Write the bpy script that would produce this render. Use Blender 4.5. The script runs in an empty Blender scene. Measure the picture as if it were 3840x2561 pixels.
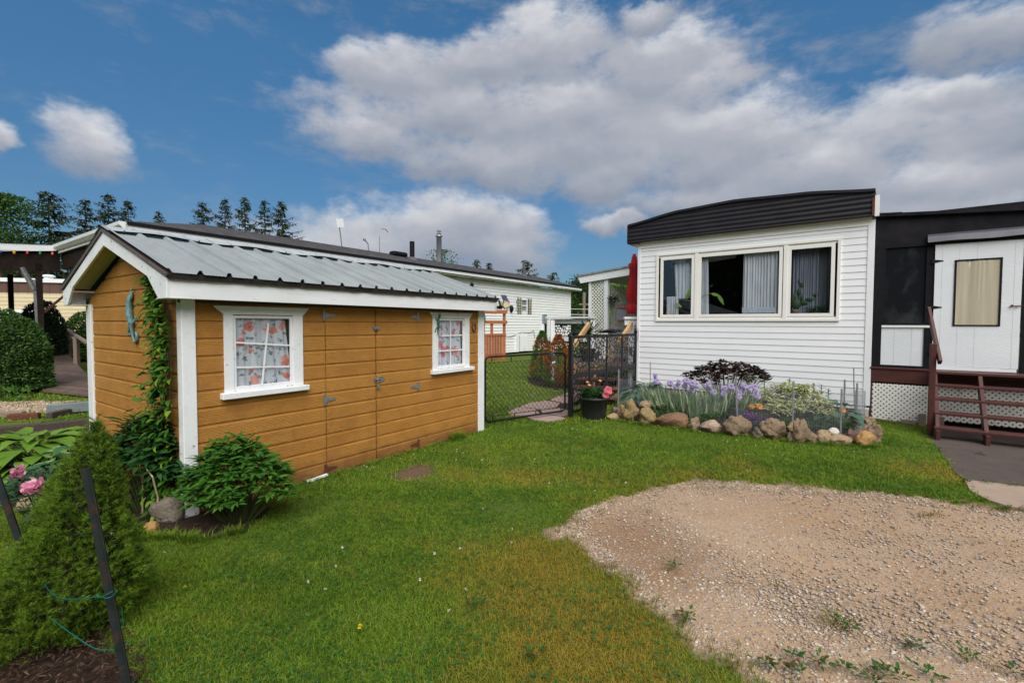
EXPOSURE = 0.7; SUN_E = 3.0; SUN_A = 60; SKY_S = 0.062; CLOUD_S = 10.0; SKY_TINT = (0.50, 0.98, 1.18)
import bpy, math, random
import numpy as np
from mathutils import Vector, Matrix
sc = bpy.context.scene
random.seed(7)
rng = np.random.default_rng(7)
R = math.radians
# ------------------------------------------------------------------ camera
cd = bpy.data.cameras.new('camera'); cam = bpy.data.objects.new('camera', cd)
sc.collection.objects.link(cam)
cd.sensor_width = 36.0; cd.lens = 1765.5 / 3840 * 36.0
cd.clip_start = 0.05; cd.clip_end = 3000
cam.matrix_world = Matrix.Translation((0, 0, 1.6)) @ Matrix.Rotation(R(90 - 2.128), 4, 'X') @ Matrix.Rotation(R(0.194), 4, 'Z')
sc.camera = cam
# ------------------------------------------------------------------ exposure
sc.view_settings.view_transform = 'Standard'; sc.view_settings.look = 'None'
sc.view_settings.exposure = EXPOSURE; sc.view_settings.gamma = 1
sc.view_settings.use_curve_mapping = False
# ------------------------------------------------------------------ sun, sky with clouds
SUN_AZ = R(168); SUN_EL = R(48)
ld = bpy.data.lights.new('sun', 'SUN'); ld.energy = SUN_E; ld.angle = R(SUN_A); ld.color = (1.0, 0.955, 0.90)
sun = bpy.data.objects.new('sun', ld); sc.collection.objects.link(sun)
sd = Vector((math.sin(SUN_AZ) * math.cos(SUN_EL), math.cos(SUN_AZ) * math.cos(SUN_EL), math.sin(SUN_EL)))
sun.rotation_euler = sd.to_track_quat('Z', 'Y').to_euler(); sun.location = (0, -10, 20)

world = bpy.data.worlds.new("World"); sc.world = world; world.use_nodes = True
wt = world.node_tree; wt.nodes.clear()
class NT:
    """small helper for building node trees"""
    def __init__(s, t): s.t = t
    def n(s, typ, props=None, **ins):
        nd = s.t.nodes.new(typ)
        for k, v in (props or {}).items(): setattr(nd, k, v)
        for k, v in ins.items():
            key = int(k[1:]) if k[0] == 'i' and k[1:].isdigit() else k.replace('_', ' ')
            if isinstance(v, bpy.types.NodeSocket): s.t.links.new(v, nd.inputs[key])
            else: nd.inputs[key].default_value = v
        return nd
    def m(s, op, a, b=None, c=None, clamp=False):
        kw = {'i0': a}
        if b is not None: kw['i1'] = b
        if c is not None: kw['i2'] = c
        return s.n('ShaderNodeMath', {'operation': op, 'use_clamp': clamp}, **kw).outputs[0]
    def vm(s, op, a, b=None, scale=None):
        kw = {'i0': a}
        if b is not None: kw['i1'] = b
        nd = s.n('ShaderNodeVectorMath', {'operation': op}, **kw)
        if scale is not None: nd.inputs['Scale'].default_value = scale
        return nd.outputs[1] if op in ('LENGTH', 'DOT_PRODUCT', 'DISTANCE') else nd.outputs[0]
    def noise(s, vec, scale, detail=4, rough=0.55, dist=0.0, out=0):
        return s.n('ShaderNodeTexNoise', Vector=vec, Scale=scale, Detail=detail, Roughness=rough, Distortion=dist).outputs[out]
    def ramp(s, fac, stops, interp='LINEAR'):
        nd = s.n('ShaderNodeValToRGB', Fac=fac); cr = nd.color_ramp; cr.interpolation = interp
        while len(cr.elements) < len(stops): cr.elements.new(0.5)
        for e, (p, c) in zip(cr.elements, stops):
            e.position = p; e.color = (c, c, c, 1) if isinstance(c, (int, float)) else (*c, 1)
        return nd.outputs[0]
    def mix(s, fac, a, b, blend='MIX'):
        nd = s.t.nodes.new('ShaderNodeMix'); nd.data_type = 'RGBA'; nd.blend_type = blend
        for key, v in ((0, fac), (6, a), (7, b)):
            if isinstance(v, bpy.types.NodeSocket): s.t.links.new(v, nd.inputs[key])
            elif key == 0: nd.inputs[0].default_value = v
            else: nd.inputs[key].default_value = (*v[:3], 1)
        return nd.outputs[2]
    def mr(s, v, a, b, c=0.0, d=1.0, smooth=False):
        nd = s.n('ShaderNodeMapRange', {'interpolation_type': 'SMOOTHSTEP' if smooth else 'LINEAR'}, Value=v)
        nd.inputs['From Min'].default_value = a; nd.inputs['From Max'].default_value = b
        nd.inputs['To Min'].default_value = c; nd.inputs['To Max'].default_value = d
        return nd.outputs[0]

# cloud field as a node group of the sky direction (azimuth, tangent of elevation)
CLOUDS = [(-0.24, 0.50, 0.12, 0.06), (-0.10, 0.52, 0.16, 0.07), (0.092, 0.571, 0.175, 0.079), (0.267, 0.519, 0.16, 0.077),
 (0.374, 0.469, 0.083, 0.05), (-0.07, 0.429, 0.296, 0.08), (0.156, 0.426, 0.25, 0.097), (-0.29, 0.377, 0.112, 0.052), (0.328, 0.358, 0.223, 0.085),
 (0.445, 0.309, 0.169, 0.081), (0.584, 0.271, 0.168, 0.068), (0.672, 0.297, 0.102, 0.078), (0.774, 0.291, 0.104, 0.077), (0.749, 0.344, 0.089, 0.033),
 (0.727, 0.216, 0.134, 0.047), (0.287, 0.302, 0.23, 0.052), (-0.725, 0.284, 0.062, 0.048), (-0.835, 0.265, 0.016, 0.018), (-0.24, 0.160, 0.20, 0.065),
 (-0.09, 0.188, 0.13, 0.088), (-0.005, 0.165, 0.09, 0.075), (-0.38, 0.13, 0.14, 0.05), 
 (0.274, 0.62, 0.062, 0.03), (0.775, 0.43, 0.07, 0.045), (0.62, 0.17, 0.22, 0.045), (0.42, 0.24, 0.22, 0.045), (0.78, 0.12, 0.12, 0.06), (0.22, 0.20, 0.06, 0.02), (0.02, 0.35, 0.28, 0.07),
 (0.0, 3.4, 5.0, 2.0), (2.1, 0.6, 0.8, 0.45), (-2.1, 0.6, 0.8, 0.45), (3.0, 0.5, 0.5, 0.4), (-3.0, 0.5, 0.5, 0.4)]  # row of unseen clouds added overhead and behind the camera for ambient fill
gt = bpy.data.node_groups.new('cloud_field', 'ShaderNodeTree')
gt.interface.new_socket('Vector', in_out='INPUT', socket_type='NodeSocketVector')
gt.interface.new_socket('Value', in_out='OUTPUT', socket_type='NodeSocketFloat')
g = NT(gt); gi = gt.nodes.new('NodeGroupInput'); go = gt.nodes.new('NodeGroupOutput')
vec = gi.outputs[0]
gt.interface.new_socket('Height', in_out='OUTPUT', socket_type='NodeSocketFloat')
warp = g.vm('SCALE', g.vm('SUBTRACT', g.noise(vec, 5.0, 5, 0.60, out=1), (0.5, 0.5, 0.5)), scale=0.13)
v2 = g.vm('ADD', vec, warp)
acc = None; sw = None; swt = None
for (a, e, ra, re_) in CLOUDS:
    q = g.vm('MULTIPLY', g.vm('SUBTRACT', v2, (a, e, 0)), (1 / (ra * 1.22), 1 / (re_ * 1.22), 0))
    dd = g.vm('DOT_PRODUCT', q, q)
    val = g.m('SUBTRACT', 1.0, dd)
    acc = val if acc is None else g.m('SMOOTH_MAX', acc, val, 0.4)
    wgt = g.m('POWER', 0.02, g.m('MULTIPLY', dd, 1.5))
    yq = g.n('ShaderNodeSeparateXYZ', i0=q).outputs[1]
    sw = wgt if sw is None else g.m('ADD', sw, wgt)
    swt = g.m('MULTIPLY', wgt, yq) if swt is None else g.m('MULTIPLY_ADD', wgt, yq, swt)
st = g.vm('MULTIPLY', vec, (1.0, 1.5, 1.0))
bil = g.m('SUBTRACT', g.noise(st, 8.0, 9, 0.63), 0.5)
acc = g.m('MAXIMUM', acc, -1.6)
gt.links.new(g.m('MULTIPLY_ADD', bil, 2.9, acc), go.inputs[0])
gt.links.new(g.m('DIVIDE', swt, g.m('ADD', sw, 0.0001)), go.inputs[1])

w = NT(wt)
dirv = w.n('ShaderNodeTexCoord').outputs['Generated']
sx = w.n('ShaderNodeSeparateXYZ', i0=dirv).outputs
hor = w.m('SQRT', w.m('ADD', w.m('MULTIPLY', sx[0], sx[0]), w.m('MULTIPLY', sx[1], sx[1])))
az = w.m('ARCTAN2', sx[0], sx[1]); te = w.m('MINIMUM', w.m('DIVIDE', sx[2], w.m('MAXIMUM', hor, 0.02)), 3.4)
cv = w.n('ShaderNodeCombineXYZ', i0=az, i1=te, i2=0.0).outputs[0]
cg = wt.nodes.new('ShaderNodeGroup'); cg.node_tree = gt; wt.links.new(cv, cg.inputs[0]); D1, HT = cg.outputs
mask = w.mr(D1, -0.35, 0.85, smooth=True)
mask = w.m('MULTIPLY', mask, w.mr(te, 0.0, 0.06))
thin = w.noise(w.vm('MULTIPLY', cv, (1, 2.2, 1)), 4.5, 6, 0.62)
mask = w.m('MAXIMUM', mask, w.m('MULTIPLY', w.mr(thin, 0.50, 0.68, smooth=True), w.mr(D1, -1.5, -0.2, 0.0, 0.5)))
fa = w.noise(w.vm('MULTIPLY', cv, (1, 1.6, 1)), 7, 5, 0.5)
fb = w.noise(w.vm('ADD', w.vm('MULTIPLY', cv, (1, 1.6, 1)), (0.010, 0.045, 0)), 7, 5, 0.5)
relief = w.m('MULTIPLY', w.m('SUBTRACT', fa, fb), 0.85)
big = w.noise(w.vm('MULTIPLY', cv, (1, 1.8, 1)), 3.2, 4, 0.5)
shade = w.m('ADD', w.m('MULTIPLY_ADD', HT, 0.75, 0.46), w.m('ADD', relief, w.m('MULTIPLY', w.m('SUBTRACT', big, 0.5), 0.9)), clamp=True)
ccol = w.ramp(shade, [(0.0, (0.29, 0.325, 0.40)), (0.35, (0.375, 0.405, 0.47)), (0.62, (0.46, 0.475, 0.53)), (1.0, (0.68, 0.69, 0.72))])
sky = w.n('ShaderNodeTexSky', {'sky_type': 'NISHITA', 'sun_disc': False, 'sun_elevation': SUN_EL, 'sun_rotation': SUN_AZ,
          'air_density': 1.0, 'dust_density': 1.2, 'ozone_density': 1.6, 'altitude': 200.0}).outputs[0]
sky = w.mix(1.0, sky, w.mix(w.mr(te, 0.0, 0.55), (0.38, 0.50, 0.62), SKY_TINT), 'MULTIPLY')
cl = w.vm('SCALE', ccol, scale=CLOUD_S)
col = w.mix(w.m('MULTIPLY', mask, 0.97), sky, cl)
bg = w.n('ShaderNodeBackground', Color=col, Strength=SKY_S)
wt.links.new(bg.outputs[0], w.n('ShaderNodeOutputWorld').inputs[0])
world.cycles.sampling_method = 'MANUAL'; world.cycles.sample_map_resolution = 512
# ------------------------------------------------------------------ materials
def newmat(name):
    m = bpy.data.materials.new(name); m.use_nodes = True; m.node_tree.nodes.clear()
    return m, NT(m.node_tree)
def finish(m, t, col, rough=0.6, normal=None, spec=0.4, metal=0.0, trans=None, alpha=None, extra=None):
    kw = dict(Base_Color=col, Roughness=rough, Metallic=metal)
    b = t.n('ShaderNodeBsdfPrincipled', **kw); b.inputs['Specular IOR Level'].default_value = spec
    if normal is not None: t.t.links.new(normal, b.inputs['Normal'])
    out = b.outputs[0]
    if trans:   # thin leaf: some light comes through
        tr = t.n('ShaderNodeBsdfTranslucent', Color=trans[0] if not isinstance(trans[0], tuple) else (*trans[0], 1))
        out = t.n('ShaderNodeMixShader', i0=trans[1], i1=out, i2=tr.outputs[0]).outputs[0]
    if alpha is not None:
        tp = t.n('ShaderNodeBsdfTransparent')
        out = t.n('ShaderNodeMixShader', i0=alpha, i1=tp.outputs[0], i2=out).outputs[0]
    t.t.links.new(out, t.n('ShaderNodeOutputMaterial').inputs[0])
    return m
def c4(c): return (*c[:3], 1)
def bump(t, h, strength=0.4, dist=0.01):
    return t.n('ShaderNodeBump', Height=h, Strength=strength, Distance=dist).outputs[0]
def coords(t, scale=(1, 1, 1), kind='Object'):
    v = t.n('ShaderNodeTexCoord').outputs[kind]
    return t.vm('MULTIPLY', v, scale)
def mat_basic(name, a, b=None, rough=0.6, scale=6, spec=0.4, bumpv=0.0, bscale=60, metal=0.0, stretch=(1, 1, 1), world_space=False, dirt=None, island=0.0):
    """two-tone surface with fine noise; dirt=(colour, amount, scale)"""
    m, t = newmat(name); v = coords(t, stretch) if not world_space else t.vm('MULTIPLY', t.n('ShaderNodeNewGeometry').outputs['Position'], stretch)
    b = b or tuple(x * 0.8 for x in a)
    f = t.mr(t.noise(v, scale, 6, 0.6), 0.3, 0.7)
    col = t.mix(f, c4(a), c4(b))
    if island:
        ri = t.n('ShaderNodeNewGeometry').outputs['Random Per Island']
        col = t.mix(1.0, col, t.n('ShaderNodeCombineColor', i0=t.mr(ri, 0, 1, 1 - island, 1 + island), i1=t.mr(ri, 0, 1, 1 - island, 1 + island), i2=t.mr(ri, 0, 1, 1 - island, 1 + island)).outputs[0], 'MULTIPLY')
    if dirt:
        df = t.mr(t.noise(v, dirt[2], 8, 0.7), 0.62 - dirt[1] * 0.3, 0.70, smooth=True)
        col = t.mix(df, col, c4(dirt[0]))
    nrm = bump(t, t.noise(v, bscale, 4, 0.6), bumpv, 0.004) if bumpv else None
    rr = t.mr(t.noise(v, scale * 2.3, 3), 0.2, 0.8, max(0.05, rough - 0.08), min(1, rough + 0.08))
    return finish(m, t, col, rr, nrm, spec, metal)
def mat_leaf(name, a, b, c=None, rough=0.5, transl=0.25, cfrac=0.15, spec=0.35, edge=None):
    """leaf colours that differ leaf by leaf"""
    m, t = newmat(name); geo = t.n('ShaderNodeNewGeometry')
    ri = geo.outputs['Random Per Island']
    r2 = t.m('FRACT', t.m('MULTIPLY', ri, 7.31))
    col = t.mix(ri, c4(a), c4(b))
    if c: col = t.mix(t.m('GREATER_THAN', r2, 1 - cfrac), col, c4(c))
    col = t.mix(t.mr(t.noise(geo.outputs['Position'], 25, 3), 0.3, 0.7, 0.0, 0.35), col, c4(tuple(x * 0.6 for x in a)))
    if edge:
        uv = t.n('ShaderNodeUVMap').outputs[0]; s = t.n('ShaderNodeSeparateXYZ', i0=uv).outputs
        wv = t.m('ADD', t.m('ABSOLUTE', t.m('SUBTRACT', s[1], 0.5)), t.m('MULTIPLY', t.m('SUBTRACT', t.noise(geo.outputs['Position'], 60, 2), 0.5), 0.2))
        col = t.mix(t.mr(wv, edge[1], edge[1] + 0.1), col, c4(edge[0]))
    return finish(m, t, col, max(rough, .5), None, spec * .45, trans=(col, transl) if transl else None)
def mat_glass(name, tint=(0.02, 0.025, 0.03), refl=0.5):
    m, t = newmat(name)
    fr = t.m('POWER', t.n('ShaderNodeLayerWeight', Blend=0.5).outputs['Facing'], 4.0)
    gl = t.n('ShaderNodeBsdfGlossy', Color=(1, 1, 1, 1), Roughness=0.02)
    tp = t.n('ShaderNodeBsdfTransparent', Color=(0.88, 0.91, 0.91, 1))
    out = t.n('ShaderNodeMixShader', i0=t.mr(fr, 0, 1, 0.11 * refl * 2, 0.85), i1=tp.outputs[0], i2=gl.outputs[0]).outputs[0]
    t.t.links.new(out, t.n('ShaderNodeOutputMaterial').inputs[0]); return m

# ------------------------------------------------------------------ meshes
class MB:
    def __init__(s): s.v = []; s.f = []
    def add(s, vs, fs):
        o = len(s.v); s.v += [tuple(map(float, q)) for q in vs]; s.f += [tuple(o + i for i in q) for q in fs]; return s
    def box(s, x0, x1, y0, y1, z0, z1):
        if x0 > x1: x0, x1 = x1, x0
        if y0 > y1: y0, y1 = y1, y0
        if z0 > z1: z0, z1 = z1, z0
        return s.add([(x0, y0, z0), (x1, y0, z0), (x1, y1, z0), (x0, y1, z0), (x0, y0, z1), (x1, y0, z1), (x1, y1, z1), (x0, y1, z1)],
              [(0, 3, 2, 1), (4, 5, 6, 7), (0, 1, 5, 4), (1, 2, 6, 5), (2, 3, 7, 6), (3, 0, 4, 7)])
    def quad(s, a, b, c, d): return s.add([a, b, c, d], [(0, 1, 2, 3)])
    def prism(s, poly, axis, a, b):
        """extrude a 2-D polygon along an axis: axis 0 -> poly in (y,z); 1 -> (x,z); 2 -> (x,y)"""
        def p3(q, t): return (t, q[0], q[1]) if axis == 0 else (q[0], t, q[1]) if axis == 1 else (q[0], q[1], t)
        n = len(poly); vs = [p3(q, a) for q in poly] + [p3(q, b) for q in poly]
        fs = [tuple(range(n)), tuple(range(2 * n - 1, n - 1, -1))] + [(i, i + n, (i + 1) % n + n, (i + 1) % n) for i in range(n)]
        return s.add(vs, fs)
    def bar(s, a, b, w, h=None, up=(0, 0, 1)):
        """rectangular bar from a to b, w across, h in the 'up' direction"""
        h = h or w; a = Vector(a); b = Vector(b); d = (b - a).normalized(); up = Vector(up)
        sd = d.cross(up)
        if sd.length < 1e-4: sd = d.cross(Vector((1, 0, 0)))
        sd.normalize(); u = sd.cross(d).normalized(); sd *= w / 2; u *= h / 2
        vs = [a - sd - u, a + sd - u, a + sd + u, a - sd + u, b - sd - u, b + sd - u, b + sd + u, b - sd + u]
        return s.add(vs, [(0, 3, 2, 1), (4, 5, 6, 7), (0, 1, 5, 4), (1, 2, 6, 5), (2, 3, 7, 6), (3, 0, 4, 7)])
    def tube(s, pts, r, n=8, caps=True):
        pts = [Vector(p) for p in pts]; rs = r if isinstance(r, (list, tuple)) else [r] * len(pts)
        base = len(s.v); prev = None
        for i, p in enumerate(pts):
            d = (pts[min(i + 1, len(pts) - 1)] - pts[max(i - 1, 0)]).normalized()
            ref = prev if prev is not None else (Vector((0, 0, 1)) if abs(d.z) < 0.9 else Vector((1, 0, 0)))
            a = d.cross(ref)
            if a.length < 1e-4: a = d.cross(Vector((0.3, 1, 0.2)))
            a.normalize(); b = a.cross(d).normalized(); prev = b
            for k in range(n):
                t = 2 * math.pi * k / n; q = p + (a * math.cos(t) + b * math.sin(t)) * rs[i]; s.v.append(tuple(q))
        for i in range(len(pts) - 1):
            for k in range(n):
                a0 = base + i * n + k; a1 = base + i * n + (k + 1) % n
                s.f.append((a0, a1, a1 + n, a0 + n))
        if caps:
            s.f.append(tuple(base + k for k in range(n - 1, -1, -1)))
            s.f.append(tuple(base + (len(pts) - 1) * n + k for k in range(n)))
        return s
    def lathe(s, prof, n=24, c=(0, 0, 0)):
        base = len(s.v)
        for (r, z) in prof:
            for k in range(n):
                t = 2 * math.pi * k / n; s.v.append((c[0] + r * math.cos(t), c[1] + r * math.sin(t), c[2] + z))
        for i in range(len(prof) - 1):
            for k in range(n):
                a0 = base + i * n + k; a1 = base + i * n + (k + 1) % n; s.f.append((a0, a1, a1 + n, a0 + n))
        return s
    def ball(s, c, r, n=10, m=7, sq=(1, 1, 1)):
        pr = [(math.sin(math.pi * i / m), -math.cos(math.pi * i / m)) for i in range(m + 1)]
        b = len(s.v); s.lathe([(max(a, 1e-4) * r, z * r) for a, z in pr], n)
        for i in range(b, len(s.v)):
            q = s.v[i]; s.v[i] = (c[0] + q[0] * sq[0], c[1] + q[1] * sq[1], c[2] + q[2] * sq[2])
        return s
    def build(s, name, m, parent=None, smooth=False, bevel=0.0, loc=None):
        me = bpy.data.meshes.new(name); me.from_pydata(s.v, [], s.f); me.update()
        if m: me.materials.append(m)
        if smooth: me.polygons.foreach_set('use_smooth', [True] * len(me.polygons))
        o = bpy.data.objects.new(name, me); sc.collection.objects.link(o)
        if parent: o.parent = parent
        if loc is not None: o.location = loc
        if bevel:
            md = o.modifiers.new('bevel', 'BEVEL'); md.width = bevel; md.segments = 1; md.limit_method = 'ANGLE'; md.angle_limit = R(50)
        return o
def smoothpts(P, n=6):
    """Catmull-Rom through the points"""
    P = [Vector(p) for p in P]; out = []
    for i in range(len(P) - 1):
        a, b, c, d = P[max(0, i - 1)], P[i], P[i + 1], P[min(len(P) - 1, i + 2)]
        for k in range(n):
            t = k / n; out.append(0.5 * ((2 * b) + (c - a) * t + (2 * a - 5 * b + 4 * c - d) * t * t + (3 * b - a - 3 * c + d) * t ** 3))
    return out + [P[-1]]
def tag(o, label=None, cat=None, group=None, kind=None):
    if label: o['label'] = label
    if cat: o['category'] = cat
    if group: o['group'] = group
    if kind: o['kind'] = kind
    return o
def thing(name, label, cat, loc=(0, 0, 0), rotz=0.0, group=None):
    o = bpy.data.objects.new(name, None); sc.collection.objects.link(o)
    o.location = loc; o.rotation_euler = (0, 0, rotz); o.empty_display_size = 0.2
    return tag(o, label, cat, group)
def struct(o): o['kind'] = 'structure'; return o

# ---- many small oriented faces (leaves, needles, blades, petals) in one mesh, by numpy
def _norm(a): return a / np.maximum(np.linalg.norm(a, axis=1, keepdims=True), 1e-9)
def leaf_template(kind='leaf'):
    if kind == 'blade':      # narrow grass blade, bends over
        v = [(0, -.5, 0), (0, .5, 0), (.5, .42, .06), (.5, -.42, .06), (1, 0, -.10)]; f = [(0, 1, 2, 3), (3, 2, 4)]
    elif kind == 'needle':
        v = [(0, -.5, 0), (1, 0, 0), (0, .5, 0)]; f = [(0, 1, 2)]
    elif kind == 'leaf':     # ovate leaf, folded along the midrib and drooping at the tip
        v = [(0, 0, 0), (.3, -.42, .06), (.3, 0, 0), (.3, .42, .06), (.68, -.34, .03), (.68, 0, -.04), (.68, .34, .03), (1, 0, -.16)]
        f = [(0, 1, 2), (0, 2, 3), (1, 4, 5, 2), (2, 5, 6, 3), (4, 7, 5), (5, 7, 6)]
    elif kind == 'lance':    # long pointed leaf
        v = [(0, 0, 0), (.25, -.4, .03), (.25, .4, .03), (.6, -.42, -.02), (.6, .42, -.02), (1, 0, -.18)]
        f = [(0, 1, 2), (1, 3, 4, 2), (3, 5, 4)]
    elif kind == 'heart':    # hosta leaf with ribs
        v = [(0, 0, 0), (.05, -.3, .02), (.3, -.5, .08), (.62, -.42, .06), (1, 0, -.2), (.62, .42, .06), (.3, .5, .08), (.05, .3, .02), (.35, 0, -.02), (.7, 0, -.06)]
        f = [(0, 1, 2, 8), (8, 2, 3, 9), (9, 3, 4), (0, 8, 6, 7), (8, 9, 5, 6), (9, 4, 5)]
    elif kind == 'petal':
        v = [(0, -.12, 0), (0, .12, 0), (.6, .5, .1), (.6, -.5, .1), (1, .25, -.05), (1, -.25, -.05)]; f = [(0, 1, 2, 3), (3, 2, 4, 5)]
    elif kind == 'star':     # lobed leaf
        v = [(0, 0, 0), (.15, -.2, .0), (.35, -.5, .05), (.5, -.22, .02), (.75, -.38, .03), (1, 0, -.1), (.75, .38, .03), (.5, .22, .02), (.35, .5, .05), (.15, .2, 0), (.5, 0, -.02)]
        f = [(0, 1, 10), (1, 2, 3), (1, 3, 10), (3, 4, 5), (3, 5, 10), (5, 6, 7), (5, 7, 10), (7, 8, 9), (7, 9, 10), (9, 0, 10)]
    elif kind == 'strap':    # long iris leaf
        v = [(0, -.5, 0), (0, .5, 0), (.35, .5, .02), (.35, -.5, .02), (.75, .4, 0), (.75, -.4, 0), (1, 0, -.07)]; f = [(0, 1, 2, 3), (3, 2, 4, 5), (5, 4, 6)]
    return np.array(v, float), f
def scatter(name, kind, O, X, Z, L, W, mats, parent=None, smooth=False, curl=None):
    """O origins, X growth directions, Z face normals, L lengths, W widths"""
    tv, tf = leaf_template(kind); O = np.asarray(O, float); n = len(O)
    X = _norm(np.asarray(X, float)); Z = np.asarray(Z, float)
    Z = Z - (Z * X).sum(1, keepdims=True) * X; Z = _norm(Z + 1e-6); Y = np.cross(Z, X)
    L = np.broadcast_to(np.asarray(L, float), (n,))[:, None, None]; W = np.broadcast_to(np.asarray(W, float), (n,))[:, None, None]
    zc = tv[:, 2][None, :, None] * (1.0 if curl is None else np.asarray(curl)[:, None, None])
    P = O[:, None, :] + X[:, None, :] * tv[:, 0][None, :, None] * L + Y[:, None, :] * tv[:, 1][None, :, None] * W + Z[:, None, :] * zc * L
    nv = len(tv); P = P.reshape(-1, 3)
    loops = np.concatenate([np.array(q) for q in tf]); tot = np.array([len(q) for q in tf]); st = np.concatenate([[0], np.cumsum(tot)[:-1]])
    nl = len(loops); off = np.arange(n)
    LI = (loops[None, :] + off[:, None] * nv).reshape(-1); LS = (st[None, :] + off[:, None] * nl).reshape(-1)
    me = bpy.data.meshes.new(name); me.vertices.add(len(P)); me.vertices.foreach_set('co', P.reshape(-1))
    me.loops.add(len(LI)); me.loops.foreach_set('vertex_index', LI.astype(np.int32))
    me.polygons.add(len(LS)); me.polygons.foreach_set('loop_start', LS.astype(np.int32))
    uv = me.uv_layers.new(name='UVMap'); uvv = np.stack([tv[:, 0], tv[:, 1] + 0.5], 1)[loops]
    uv.data.foreach_set('uv', np.tile(uvv, (n, 1)).reshape(-1).astype(np.float32))
    mats = mats if isinstance(mats, list) else [mats]
    for q in mats: me.materials.append(q)
    me.update(calc_edges=True); me.validate()
    o = bpy.data.objects.new(name, me); sc.collection.objects.link(o)
    if parent: o.parent = parent
    return o
def rdir(n, up=0.0, spread=1.0):
    a = rng.uniform(0, 2 * math.pi, n); z = rng.uniform(-1, 1, n) * spread + up
    r = np.sqrt(np.maximum(0.02, 1 - np.clip(z, -0.98, 0.98) ** 2))
    return _norm(np.stack([np.cos(a) * r, np.sin(a) * r, z], 1))

# ---- value noise for outlines
def vnoise(x, y, seed=0):
    def h(i, j): return (np.sin(i * 127.1 + j * 311.7 + seed * 74.7) * 43758.5453) % 1.0
    xi = np.floor(x); yi = np.floor(y); fx = x - xi; fy = y - yi
    fx = fx * fx * (3 - 2 * fx); fy = fy * fy * (3 - 2 * fy)
    return (h(xi, yi) * (1 - fx) + h(xi + 1, yi) * fx) * (1 - fy) + (h(xi, yi + 1) * (1 - fx) + h(xi + 1, yi + 1) * fx) * fy
def fbm(x, y, seed=0): return (vnoise(x, y, seed) * 0.55 + vnoise(x * 2.1, y * 2.1, seed + 3) * 0.28 + vnoise(x * 4.3, y * 4.3, seed + 7) * 0.17)
def inpoly(px, py, poly):
    px = np.asarray(px); py = np.asarray(py); c = np.zeros(px.shape, bool); n = len(poly)
    for i in range(n):
        x0, y0 = poly[i]; x1, y1 = poly[i - 1]
        k = ((y0 > py) != (y1 > py)) & (px < (x1 - x0) * (py - y0) / (y1 - y0 + 1e-12) + x0); c ^= k
    return c
def distpoly(px, py, poly):
    """signed distance, positive inside"""
    px = np.asarray(px, float); py = np.asarray(py, float); d = np.full(px.shape, 1e9); n = len(poly)
    for i in range(n):
        x0, y0 = poly[i]; x1, y1 = poly[i - 1]; dx, dy = x1 - x0, y1 - y0
        t = np.clip(((px - x0) * dx + (py - y0) * dy) / (dx * dx + dy * dy + 1e-12), 0, 1)
        d = np.minimum(d, np.hypot(px - x0 - t * dx, py - y0 - t * dy))
    return np.where(inpoly(px, py, poly), d, -d)

# ---- lap siding with openings.  u runs along the wall, 'out' is towards the viewer (-y)
def siding(mb, u0, u1, z0, z1, pitch, seam, lap, y, holes=(), ulim=None, to3=None, profile=None):
    """boards: bottoms at z = seam + k*pitch, the lower edge stands 'lap' proud. ulim(z) clips the ends."""
    profile = profile or [(0.0, 1.0), (1.0, 0.12)]
    ks = range(int(math.floor((z0 - seam) / pitch)) - 1, int(math.ceil((z1 - seam) / pitch)) + 1)
    to3 = to3 or (lambda u, o, z: (u, y - o, z))
    lim = ulim or (lambda z: (u0, u1))
    us = sorted({u0, u1} | {h[0] for h in holes} | {h[1] for h in holes})
    for k in ks:
        zb = seam + k * pitch
        def off(z):
            t = min(1, max(0, (z - zb) / pitch))
            for (a, oa), (b, ob) in zip(profile, profile[1:]):
                if t <= b + 1e-9: return lap * (oa + (ob - oa) * (t - a) / (b - a + 1e-9))
            return lap * profile[-1][1]
        zs = sorted({max(z0, min(z1, q)) for q in [zb + t * pitch for t, _ in profile] + [h[2] for h in holes if zb < h[2] < zb + pitch] + [h[3] for h in holes if zb < h[3] < zb + pitch]})
        for a, b in zip(zs, zs[1:]):
            if b - a < 1e-5: continue
            la, lb = lim(a), lim(b)
            for p, q in zip(us, us[1:]):
                mid, mz = (p + q) / 2, (a + b) / 2
                if any(h[0] - 1e-6 < mid < h[1] + 1e-6 and h[2] < mz < h[3] for h in holes): continue
                pa, qa = max(p, la[0]), min(q, la[1]); pb, qb = max(p, lb[0]), min(q, lb[1])
                if qa - pa < 1e-5 and qb - pb < 1e-5: continue
                if qa < pa: pa = qa = (pa + qa) / 2
                if qb < pb: pb = qb = (pb + qb) / 2
                mb.quad(to3(pa, off(a + 1e-6), a), to3(qa, off(a + 1e-6), a), to3(qb, off(b - 1e-6), b), to3(pb, off(b - 1e-6), b))
                if abs(a - zb) < 1e-6:   # underside of the board
                    mb.quad(to3(pa, lap * profile[-1][1] * 0.9, a), to3(qa, lap * profile[-1][1] * 0.9, a), to3(qa, off(a + 1e-6), a), to3(pa, off(a + 1e-6), a))
    return mb
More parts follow.
